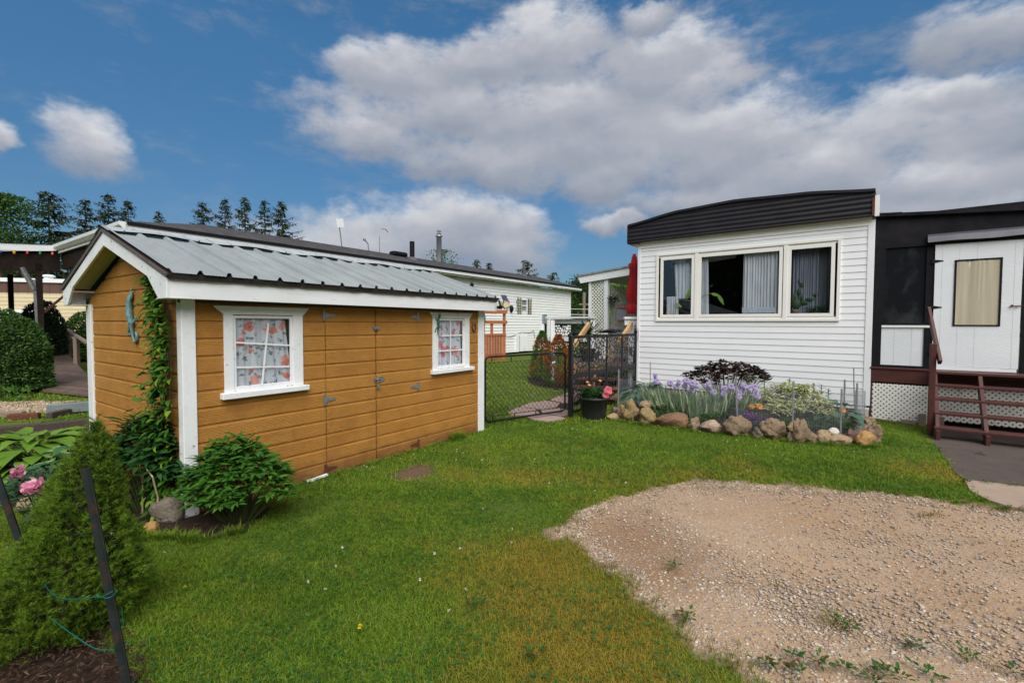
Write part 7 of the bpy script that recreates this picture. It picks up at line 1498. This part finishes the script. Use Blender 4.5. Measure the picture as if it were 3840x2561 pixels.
O, X, L_ = conifer_needles(4200, .84, 30, .024, 21); scatter('outer_foliage', 'needle', O, X, rdir(len(O)), L_, .0026, CNL, CF); O, X, L_ = conifer_needles(2600, .45, 16, .028, 22); scatter('inner_foliage', 'needle', O, X, rdir(len(O)), L_, .003, CND, CF)
m = MB(); m.tube([(0, 0, 0), (.03, 0, .4), (.14, 0, .8), (.18, 0, 1.03)], [.03, .024, .014, .004], 8)
for k in range(70):
    a = r.uniform(0, 6.28); z = r.uniform(.05, .9); rr = float(np.interp(z, [0, .35, .6, 1.0], [.32, .30, .20, .05])); m.tube([(.14 * z, 0, z * .8), (rr * .9 * math.cos(a) + .18 * z, rr * .9 * math.sin(a), z)], [.007, .002], 4, caps=False)
m.build('branches', BARK, CF)
# steel stakes and green twine
STK = mat_basic('rusty_green_stake', (.012, .018, .019), (.022, .030, .030), .8, 7, spec=.12, bumpv=.3, dirt=((.06, .030, .018), .55, 9))
def stake(label, foot, top, w_):
    t_ = thing('steel_stake', label, 'stake', foot, 0, 'leaning steel stakes by the conifer'); d = Vector(top) - Vector(foot); side = d.cross(Vector((0.15, 1, 0))).normalized() * (w_ / 2); bk = d.cross(side).normalized() * (w_ * .35)
    m = MB(); prof = [side, side * .35 - bk, -side * .35 - bk, -side]; vs = []
    for p_ in (Vector((0, 0, 0)) - d * .05, d):
        for q in prof: vs.append(p_ + q)
        for q in prof: vs.append(p_ + q * .86 + bk * .12)
    m.add(vs, [(i, i + 1, i + 9, i + 8) for i in range(3)] + [(i + 4, i + 12, i + 13, i + 5) for i in range(3)] + [(0, 8, 12, 4), (3, 7, 15, 11), (8, 9, 13, 12), (9, 10, 14, 13), (10, 11, 15, 14)]); m.build('shaft', STK, t_); return t_
stake('dark rusty steel stake leaning in front of the conifer', (-1.640, 1.962, 0), (-1.80, 1.965, .985), .047); stake('dark steel stake leaning at the left edge behind the conifer', (-2.95, 2.85, -.02), (-3.28, 2.87, .98), .055)
TW = mat_basic('green_twine', (.0, .11, .08), None, .5)
s1 = lambda z: Vector((-1.640 - .163 * z, 1.94, z)); m = MB(); m.tube(smoothpts([Vector((-3.08, 2.83, .235)), Vector((-3.02, 2.80, .24)), Vector((-2.6, 2.50, .30)), Vector((-2.3, 2.26, .345)), Vector((-2.05, 2.06, .39)), Vector((-1.88, 1.96, .425)), s1(.45) + Vector((-.03, -.005, 0)), s1(.445) + Vector((.03, -.01, .005)), s1(.46) + Vector((.035, .03, 0))]), .0020, 5); m.tube([s1(.45) + Vector((-.03, .0, .01)), s1(.455) + Vector((.0, -.014, .0)), s1(.462) + Vector((.04, 0, .01))], .0022, 5)
tag(m.build('green_twine', TW), 'green twine tied round the front stake and across the conifer', 'twine', 'twine tied to the stakes')
m = MB(); m.tube(smoothpts([s1(.22) + Vector((.0, 0, 0)), s1(.225) + Vector((-.08, -.0, .0)), Vector((-1.86, 1.96, .265)), Vector((-1.96, 2.0, .285)), Vector((-2.05, 2.05, .285))]), .0020, 5); m.tube([s1(.34) + Vector((.03, .03, .04)), s1(.30) + Vector((.028, .03, 0))], .002, 4); tag(m.build('green_twine', TW), 'short loose end of green twine low on the front stake', 'twine', 'twine tied to the stakes')

# ================================================================== FLOWER BED BEFORE THE HOME
hosta('hosta', 'blue green leafy clump at the left end of the bed against the home', (2.50, 8.75, .03), .55, .50, 90, .22, .13, HOSB, 31); hosta('hosta', 'low blue hosta at the right end of the bed behind the wire', (4.90, 7.10, .03), .36, .40, 42, .24, .15, HOSB, 32)
IR = thing('iris_clump', 'clump of variegated iris with lavender flowers', 'irises', (3.02, 7.72, .03)); r = np.random.default_rng(41); n = 820; bx = r.uniform(-.62, .62, n); by = r.uniform(-.30, .30, n) - bx * .45; a = r.uniform(-1, 1, n)
IRL = mat_leaf('iris_leaf', (.10, .17, .085), (.15, .22, .13), (.36, .40, .24), .5, .2, cfrac=.33, edge=((.46, .48, .34), .40))
scatter('leaves', 'strap', np.stack([bx, by, np.zeros(n)], 1), np.stack([bx * .75 + a * .20, r.normal(0, .2, n), np.ones(n)], 1), np.stack([r.normal(0, .6, n), -np.ones(n), np.zeros(n)], 1), r.uniform(.30, .60, n), r.uniform(.016, .026, n), IRL, IR, curl=r.uniform(-1, 3, n))
LAV = mat_leaf('lavender_petal', (.36, .29, .58), (.48, .41, .68), (.60, .50, .58), .5, .3)
m = MB()
for (x, z) in [(-.62, .70), (-.60, .62), (-.40, .60), (-.30, .63), (-.20, .66), (-.12, .62), (-.34, .55), (-.10, .50), (-.06, .45), (-.14, .44), (.14, .60), (.40, .60), (.36, .55), (.48, .56), (.52, .50), (.58, .62), (.66, .58), (.74, .60), (.76, .52), (.22, .48), (.50, .45), (-.18, .57), (.34, .47), (-.05, .60), (.78, .46)]:
    y = -x * .45 - .15 + r.uniform(-.08, .08); f_ = (r.normal(0, .3), -1, .2); m.tube([(x * .85, y + .05, 0), (x, y, z)], .004, 5, caps=False); ff = flower('iris_bloom', LAV, (x, y, z), .058, IR, 6, f_, 3, .05)
m.build('flower_stalks', STEM, IR)
NB = mat_leaf('maroon_leaf', (.030, .014, .014), (.055, .026, .022), (.045, .04, .025), .45, .1)
cluster_plant('purple_shrub', 'dark maroon leaved shrub against the white siding', 'shrub', (3.92, 8.55, .0), .78, .34, .93, 260, .085, .062, NB, 6, kind='star', top=.72, h0=.25, seed=51, stem_mat=BARK)
VG = mat_leaf('cream_edged_leaf', (.20, .26, .08), (.30, .35, .12), (.58, .56, .30), .5, .25, cfrac=.45, edge=((.50, .49, .27), .26))
cluster_plant('variegated_shrub', 'rounded cream and green variegated shrub', 'shrub', (4.36, 7.30, .02), .60, .36, .70, 420, .085, .026, VG, 8, kind='lance', top=.5, h0=.15, seed=52, droop=.45)
LIL = mat_leaf('lily_leaf', (.06, .15, .02), (.13, .25, .03), None, .45, .25)
def lily(x, y, h, lab):
    t_ = thing('lily_stalk', lab, 'lily', (x, y, .02), 0, 'lily stalks rising behind the variegated shrub'); MB().tube([(0, 0, 0), (0, 0, h)], .006, 5).build('stem', STEM, t_); n = 60; a = rng.uniform(0, 6.28, n); z = h * (.35 + .65 * rng.uniform(0, 1, n)); scatter('leaves', 'lance', np.stack([0 * a, 0 * a, z], 1), np.stack([np.cos(a), np.sin(a), .5 + 0 * a], 1), np.tile([(0, 0, 1.)], (n, 1)) + rdir(n) * .3, .06 + .03 * rng.uniform(0, 1, n), .014, LIL, t_)
for (x, y, h, lab) in ((4.02, 7.75, .74, 'leftmost bright green lily stalk'), (4.14, 7.75, .71, 'bright green lily stalk next to the leftmost one'), (4.28, 7.72, .70, 'lily stalk rising left of the tall stake'), (4.62, 7.6, .72, 'lily stalk rising just behind the tall stake'), (4.92, 7.45, .66, 'lily stalk right of the middle of the variegated shrub'), (5.02, 7.42, .64, 'lily stalk next to the rightmost one'), (5.12, 7.40, .57, 'rightmost lily stalk by the blue hosta'), (3.98, 7.6, .55, 'short lily stalk in the gap beside the maroon shrub')): lily(x - .12, y, h, lab)
FIL = mat_leaf('bed_greenery', (.022, .065, .018), (.05, .11, .03), (.10, .15, .03), .5, .2)
for i, (x, y, rx, ry, h, lab) in enumerate([(2.55, 7.65, .38, .2, .26, 'low feathery green plant behind the left rocks'), (3.2, 7.2, .45, .2, .24, 'low dark green plant in front of the iris leaves'), (3.62, 7.25, .30, .25, .42, 'dark green plant between the iris and the variegated shrub'), (4.1, 6.9, .42, .14, .22, 'low green plant under the variegated shrub'), (4.72, 6.82, .34, .18, .24, 'small leafed green plant behind the right rocks')]):
    cluster_plant('bed_plant', lab, 'plant', (x, y, .02), rx, ry, h, 80, .06, .022, FIL, 7, top=.6, h0=.1, seed=60 + i, grp='low green plants filling the flower bed')
PUR = mat_leaf('purple_petal', (.20, .05, .30), (.30, .10, .42), (.42, .2, .5), transl=.2); ORA = mat_leaf('orange_petal', (.70, .22, .01), (.75, .30, .02), transl=.2)
t_ = thing('purple_flowers', 'small clump of bright purple flowers between the iris and the variegated shrub', 'flowers', (3.60, 7.02, .02)); n = 420; O = np.stack([rng.normal(0, .13, n), rng.normal(0, .07, n), rng.uniform(.12, .27, n)], 1); O[:, 2] -= O[:, 0] * .25; scatter('petals', 'petal', O, rdir(n, .3), rdir(n), .020, .012, PUR, t_)['kind'] = 'stuff'; n = 200; scatter('leaves', 'lance', np.stack([rng.normal(0, .14, n), rng.normal(0, .08, n), rng.uniform(.02, .18, n)], 1), rdir(n, .4), rdir(n), .05, .014, FIL, t_)
for (px, py, Y, lab) in ((2825, 1525, 7.15, 'left of the pair of orange marigolds by the variegated shrub'), (2854, 1524, 7.12, 'right of the pair of orange marigolds by the variegated shrub'), (3167, 1536, 6.95, 'single orange marigold near the right end of the bed')):
    p = Vector(viewpt(px, py, Y)); t_ = thing('marigold', lab, 'flower', (p.x, p.y, 0), 0, 'orange marigolds'); MB().tube([(0, 0, 0), (0, 0, p.z)], .004, 5).build('stem', STEM, t_); flower('petals', ORA, (0, 0, p.z), .05, t_, 7, (0, -1, .3), 2, .2)
# ---- garden wire on thin steel stakes
WF_ = thing('wire_garden_fence', 'low grey wire mesh fence on steel stakes round the flower bed', 'wire fence'); FPTS = [(2.42, 9.55), (1.90, 8.35), (3.40, 7.02), (4.06, 6.76), (4.66, 6.62), (5.14, 6.98), (5.50, 7.75)]; SH_ = [.55, .80, .80, .79, .70, .74, .70]
GW = mat_basic('grey_steel_stake', (.16, .17, .18), (.24, .25, .26), .5, 9, metal=.4)
for (x, y), h in zip(FPTS, SH_):
    lx = -.05 if abs(x - 3.40) < .01 else 0; MB().bar((x, y, -.02), (x + lx, y, h), .026, .008, up=(0, 1, 0)).build('stake', GW, WF_)
MB().bar((5.09, 6.95, .3), (5.06, 6.95, .96), .010).build('stake', GW, WF_); MB().bar((2.75, 9.3, 0), (2.74, 9.3, .86), .012).build('stake', GW, WF_)
m = MB(); wr_ = .0007
for (a, b_), ha, hb in zip(zip(FPTS, FPTS[1:]), SH_, SH_[1:]):
    A, B = Vector((*a, 0)), Vector((*b_, 0)); L_ = (B - A).length; nrm_ = Vector((0, 0, 1)); top0, top1 = min(ha, .66) - .04, min(hb, .66) - .04; nv_ = int(L_ / .02); 
    for k in range(nv_ + 1):
        p = A.lerp(B, k / nv_); tz = top0 + (top1 - top0) * k / nv_; d = (B - A).normalized() * wr_; m.quad(p - d, p + d, p + d + Vector((0, 0, tz)), p - d + Vector((0, 0, tz)))
    nh = 46
    for k in range(nh + 1):
        z0, z1 = top0 * k / nh, top1 * k / nh; m.quad(A + Vector((0, 0, z0 - wr_)), B + Vector((0, 0, z1 - wr_)), B + Vector((0, 0, z1 + wr_)), A + Vector((0, 0, z0 + wr_)))
m.build('wire_mesh', mat_basic('grey_wire', (.30, .32, .34), (.22, .23, .25), .5, 9, metal=.3), WF_)
# rolled spare wire by the corner
m = MB(); c0 = Vector((5.20, 7.0, 0))
for k in range(52): a = 6.283 * k / 52; p = c0 + Vector((.075 * math.cos(a), .05 * math.sin(a), 0)); d = Vector((-math.sin(a), math.cos(a), 0)) * .0012; m.quad(p - d, p + d, p + d + Vector((0, 0, .62)), p - d + Vector((0, 0, .62)))
for z in np.arange(.02, .63, .014):
    for k in range(20): a, b_ = 6.283 * k / 20, 6.283 * (k + 1) / 20; p, q = c0 + Vector((.075 * math.cos(a), .05 * math.sin(a), z)), c0 + Vector((.075 * math.cos(b_), .05 * math.sin(b_), z)); m.quad(p, q, q + Vector((0, 0, .0022)), p + Vector((0, 0, .0022)))
tag(m.build('wire_roll', mat_basic('pale_wire', (.42, .44, .46), None, .5, metal=.3)), 'upright roll of grey wire mesh beside the corner of the home', 'wire roll')

# ================================================================== SHRUBS AND HEDGES FARTHER OFF
CEDG = mat_leaf('cedar_green', (.05, .12, .018), (.09, .17, .025), None, .6, .2); CEDR = mat_leaf('cedar_rust', (.30, .085, .02), (.42, .15, .035), (.16, .05, .02), .6, .2, cfrac=.3)
def cedar(label, x, y, w_, h, rust, seed):
    t_ = thing('cedar_shrub', label, 'cedar', (x, y, 0), 0, 'young cedars by the path'); r = np.random.default_rng(seed)
    def cone(nt, zlo, zhi, rust_p):
        z = r.uniform(zlo, zhi, nt) * h; a = r.uniform(0, 6.283, nt); pf = np.interp(z / h, [0, .12, .35, .6, .85, 1], [.34, .5, .5, .40, .22, .03]) * w_; rd = pf * np.sqrt(r.uniform(.35, 1, nt)) * (.8 + .4 * fbm(a * 1.5, z * 4, seed)); P = np.stack([rd * np.cos(a), rd * np.sin(a), z], 1); D = _norm(np.stack([np.cos(a) * .6, np.sin(a) * .6, np.ones(nt)], 1) + r.normal(0, .35, (nt, 3))); return P, D
    n = 4200; P, D = cone(n, .02, 1, 0); isr = (fbm(P[:, 0] * 3 + 9, P[:, 2] * 3, seed) + .35 * np.clip(P[:, 2] / h - .35, -.4, .5) + r.uniform(-.12, .12, n)) > rust
    if seed == 71: isr &= P[:, 2] < h * .84
    for nm, k, mt in (('green_foliage', ~isr, CEDG), ('rusty_foliage', isr, CEDR)): scatter(nm, 'lance', P[k], D[k], rdir(int(k.sum())), r.uniform(.04, .09, int(k.sum())), .018, mt, t_)
    MB().tube([(0, 0, 0), (0, 0, h * .9)], [.04, .01], 7).build('trunk', BARK, t_); return t_
cedar('taller narrow cedar turning rust brown, with a green tip', .847, 13.35, .66, 1.38, .60, 71); cedar('wider cedar mostly rust brown at the top beside the black post', 1.20, 12.15, .78, 1.30, .46, 72)
def bush(name, label, cat, c, rx, ry, h, mats, n, L, seed, sq=2.4, kind='leaf', grp=None, upd=.5, rin=.86):
    t_ = thing(name, label, cat, c, 0, grp); r = np.random.default_rng(seed); u_ = r.uniform(-.15, 1, n); a = r.uniform(0, 6.283, n); u_ = np.clip(u_, -.1, 1)
    ca = np.sign(u_) * np.abs(u_); rr = (1 - np.abs(np.clip(ca, 0, 1)) ** sq) ** (1 / sq); bmp = .84 + .34 * fbm(a * 4.2, u_ * 6, seed); s_ = r.uniform(rin, 1.0, n) * bmp; X_ = rx * rr * np.cos(a) * s_; Y_ = ry * rr * np.sin(a) * s_; Z_ = h * (.08 + .92 * np.clip(ca, 0, 1)) * (.94 + .08 * s_) * np.where(rr < .5, bmp * .5 + .5, 1)
    P = np.stack([X_, Y_, np.maximum(Z_, .03)], 1); D = _norm(np.stack([np.cos(a) * rr, np.sin(a) * rr, ca * .9 + upd], 1) + r.normal(0, .8, (n, 3))); scatter('foliage', kind, P, D, _norm(D * .3 + rdir(n) * .8 + [0, -.2, .6]), L * r.uniform(.6, 1.2, n), L * .5, mats, t_)
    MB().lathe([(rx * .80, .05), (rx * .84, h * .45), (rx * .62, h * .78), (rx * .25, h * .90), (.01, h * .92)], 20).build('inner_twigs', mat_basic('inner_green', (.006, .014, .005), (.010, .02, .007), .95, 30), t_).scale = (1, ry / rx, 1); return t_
BX = mat_leaf('boxwood_leaf', (.040, .10, .020), (.085, .165, .035), (.12, .21, .05), .45, .2); BX2 = mat_leaf('cedar_hedge_leaf', (.05, .13, .02), (.09, .19, .03), (.26, .10, .03), .5, .2, cfrac=.05); BX3 = mat_leaf('dark_yew_leaf', (.015, .03, .015), (.03, .045, .022), None, .6, .1)
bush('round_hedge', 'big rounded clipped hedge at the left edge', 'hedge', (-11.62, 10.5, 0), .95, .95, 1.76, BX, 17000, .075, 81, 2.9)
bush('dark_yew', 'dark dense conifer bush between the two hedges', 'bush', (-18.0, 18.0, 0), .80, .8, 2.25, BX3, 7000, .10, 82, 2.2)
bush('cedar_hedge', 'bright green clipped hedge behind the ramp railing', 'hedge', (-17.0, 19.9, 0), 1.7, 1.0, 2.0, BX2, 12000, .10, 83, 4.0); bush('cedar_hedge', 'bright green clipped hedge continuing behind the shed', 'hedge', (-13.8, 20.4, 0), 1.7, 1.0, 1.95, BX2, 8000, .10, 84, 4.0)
n = 380; t_ = scatter('weeds', 'leaf', np.stack([rng.normal(-10.6, .45, n), rng.normal(9.65, .12, n), rng.uniform(0, .25, n)], 1), rdir(n, .5), rdir(n), .09, .045, BX2); t_['kind'] = 'stuff'

# ================================================================== TREES
SPN = mat_leaf('spruce_needles', (.016, .034, .014), (.034, .060, .022), (.05, .055, .028), .7, .12); PNN = mat_leaf('pine_needles', (.020, .045, .020), (.045, .080, .035), None, .7, .12)
def spruce(label, x, y, h, w_, seed, name='spruce_tree', gap=.62, mats=None, grp='spruces behind the houses', L0=.42, blotchy=0):
    t_ = thing(name, label, 'tree', (x, y, 0), 0, grp); r = np.random.default_rng(seed); O, X, Z, LL = [], [], [], []; m = MB(); z = h * .98; m.tube([(0, 0, 0), (0, 0, h * .5), (0, 0, h)], [h * .014 + .05, h * .009, .02], 7)
    while z > h * .12:
        f_ = (h - z) / h; rr = w_ * .5 * 1.45 * min(1, (f_ * 1.5) ** .72) * r.uniform(.72, 1.18); nb = int(r.integers(3, 6))
        for b in range(nb):
            a = r.uniform(0, 6.28); L_ = rr * r.uniform(.55, 1.15); up = .20 * L_ * (1 if f_ < .3 else -.3); pts = [Vector((0, 0, z)), Vector((L_ * .5 * math.cos(a), L_ * .5 * math.sin(a), z + up * .3 - .03 * L_)), Vector((L_ * math.cos(a), L_ * math.sin(a), z + up + .02 * L_))]
            m.tube(pts, [.045, .03, .012], 4, caps=False); ns = max(5, int(L_ * 9))
            for k in range(ns):
                q = .12 + .88 * k / ns; p = pts[0].lerp(pts[1], q * 2) if q < .5 else pts[1].lerp(pts[2], q * 2 - 1); sd_ = r.choice([-1, 1]); d = Vector((math.cos(a + sd_ * .9), math.sin(a + sd_ * .9), -.35 + r.normal(0, .3))); O.append(p); X.append(d); Z.append((r.normal(0, .5), r.normal(0, .5), 1)); LL.append(L0 * (.55 + .6 * (1 - q)) * r.uniform(.6, 1.25))
        z -= gap * r.uniform(.55, 1.1) * (.45 + f_ * .75)
    scatter('crown', 'lance', O, X, Z, LL, np.array(LL) * .30, mats or SPN, t_, curl=r.uniform(.5, 3, len(O))); m.build('trunk', BARK, t_); return t_
def vx(px, Y): return (px - 1920) / 1765.5 * Y
def vz(py, Y): return viewpt(0, py, Y)[2]
for i, (px, py, Y, w_, lab) in enumerate([(197, 726, 44, 8.6, 'largest and nearest spruce, above the carport'), (333, 752, 50, 5.6, 'spruce right of the largest one'), (418, 732, 50, 5.8, 'tall spruce above the left end of the long roof'), (492, 756, 54, 4.8, 'spruce at the left corner of the long roof'), (606, 795, 60, 4.0, 'lone small spruce tip above the roof peak'),
    (770, 763, 54, 6.2, 'leftmost of the five spruces in the row above the roof'), (852, 750, 54, 4.8, 'second of the five spruces above the roof'), (926, 742, 53, 5.0, 'third and darkest of the five spruces above the roof'), (1000, 754, 54, 4.6, 'fourth of the five spruces above the roof'), (1064, 757, 52, 6.0, 'rightmost and leafiest of the five spruces above the roof'), (120, 900, 60, 6.0, 'spruce low behind the carport, left of the largest one'), (260, 880, 62, 6.5, 'spruce low behind the carport, right of the largest one')]):
    spruce(lab, vx(px, Y), Y, vz(py, Y), w_, 500 + i, L0=.50 if w_ < 8 else .56)
for i, (px, py, Y, w_, lab) in enumerate([(1516, 950, 75, 5, 'pine tip beside the black vent pipe'), (1790, 972, 70, 5.5, 'pine behind the roof left of the short vent pipe'), (1835, 985, 72, 3.5, 'narrow pine right of the short vent pipe'), (1968, 974, 58, 6.6, 'largest pine above the right half of the long roof'), (2077, 1020, 58, 5.2, 'pine above the right end of the long roof')]):
    spruce(lab, vx(px, Y), Y, vz(py, Y), w_, 540 + i, 'pine_tree', .8, PNN, 'pines above the right half of the roof', .6)
def broadleaf(label, x, y, h, w_, seed, mats, n=5200, L=.22, cat='tree', grp=None, name='broadleaf_tree', zb=.22):
    t_ = thing(name, label, cat, (x, y, 0), 0, grp); r = np.random.default_rng(seed); m = MB(); m.tube([(0, 0, 0), (.1, 0, h * .35), (0, .1, h * .7), (0, 0, h * .92)], [h * .022 + .04, h * .016, .07, .02], 8); O, X, Z = [], [], []; nc = 46
    for i in range(nc):
        u_ = r.uniform(zb, 1); rr = w_ * .5 * math.sin(math.pi * min(1, (u_ - zb) / (1 - zb) * .82 + .18)) ** .7; a = r.uniform(0, 6.28); q = r.uniform(.35, 1); c = np.array([rr * q * math.cos(a), rr * q * math.sin(a), h * u_]); m.tube([(0, 0, h * u_ * .6), tuple(c * [.6, .6, .95]), tuple(c)], [.05, .03, .01], 4, caps=False); cr = w_ * r.uniform(.08, .16)
        k = int(n / nc); O.append(c + r.normal(0, 1, (k, 3)) * cr * [1, 1, .75]); 
    O = np.concatenate(O); O[:, 2] = np.clip(O[:, 2], h * zb * .5, h); scatter('crown', 'leaf', O, rdir(len(O), -.1), rdir(len(O), .5), L * r.uniform(.6, 1.3, len(O)), L * .6, mats, t_); m.build('trunk', BARK, t_); return t_
BL = mat_leaf('tree_leaf', (.045, .105, .02), (.085, .165, .03), (.03, .07, .018), .5, .25); BLD = mat_leaf('dark_tree_leaf', (.022, .055, .014), (.045, .09, .022), None, .5, .2)
broadleaf('leafy green tree cut by the left edge of the picture', vx(5, 40), 40, vz(745, 40), 6.8, 601, BL, 9000, .26); broadleaf('slender pale tree between the left edge tree and the largest spruce', vx(90, 55), 55, vz(850, 55), 6, 602, BLD, 2600, .24)
broadleaf('thin leafy treetop right of the silver chimney', vx(1655, 60), 60, vz(943, 60), 5.0, 603, BL, 1400, .26, zb=.5)
broadleaf('dark green tree between the long house and the gazebo', vx(2195, 52), 52, vz(1035, 52), 4.6, 604, BLD, 9000, .24, zb=.05); broadleaf('leafy tree low behind the end of the long house', vx(2155, 60), 60, vz(1110, 60), 5.5, 605, BL, 7000, .26, zb=.03)
YG = mat_leaf('sunny_tree_leaf', (.09, .18, .025), (.16, .27, .04), None, .5, .3); broadleaf('bright green tree seen through the open side of the gazebo', vx(2335, 34), 34, vz(1070, 34), 4.2, 606, YG, 12000, .2, zb=.02); broadleaf('green tree behind the gazebo roof near the red umbrella', vx(2400, 40), 40, vz(1060, 40), 6, 607, YG, 9000, .22, zb=.02)
bush('yellow_green_shrub', 'low yellow green shrub behind the deck rail beside the umbrella', 'shrub', (vx(2345, 18), 18, 0), 1.2, .8, 1.95, YG, 5000, .12, 608, 2.2)
t_ = thing('potted_spiky_plant', 'spiky dark green potted plant on the white deck', 'plant', (*viewpt(2205, 1235, 11.6)[:2], .62)); n = 60; dd = rdir(n, .35, .7); scatter('leaves', 'strap', np.tile([(0, 0, .75)], (n, 1)), dd, rdir(n), .42, .03, BLD, t_); MB().lathe([(.001, 0), (.14, 0), (.18, .38), (.001, .36)], 16).build('pot', PLAST, t_); MB().tube([(0, 0, .36), (0, 0, .75)], .03, 6).build('stem', BARK, t_)
# woodland on the far side of the road behind the camera and round the horizon
n = 24000; x = rng.uniform(-34, 34, n); z = (6.5 + 5 * fbm(x * .25, x * 0, 77)) * np.sqrt(rng.uniform(0, 1, n)); t_ = scatter('woodland', 'leaf', np.stack([x, -17 + rng.normal(0, 1.2, n), z], 1), rdir(n), rdir(n), .8, .5, BLD); t_['kind'] = 'stuff'
n = 60000; a = rng.uniform(-1.35, 1.35, n); rad = rng.uniform(95, 125, n); hh_ = 5.0 + 5.5 * fbm(a * 26, a * 0 + 3, 9) + 2 * fbm(a * 90, a * 0, 4); z = hh_ * np.sqrt(rng.uniform(0, 1, n)) * .98
t_ = scatter('distant_treeline', 'leaf', np.stack([rad * np.sin(a), rad * np.cos(a), z], 1), rdir(n), rdir(n), 1.3, .9, mat_leaf('distant_leaf', (.028, .055, .022), (.05, .085, .03), None, .8, .1)); t_['kind'] = 'stuff'
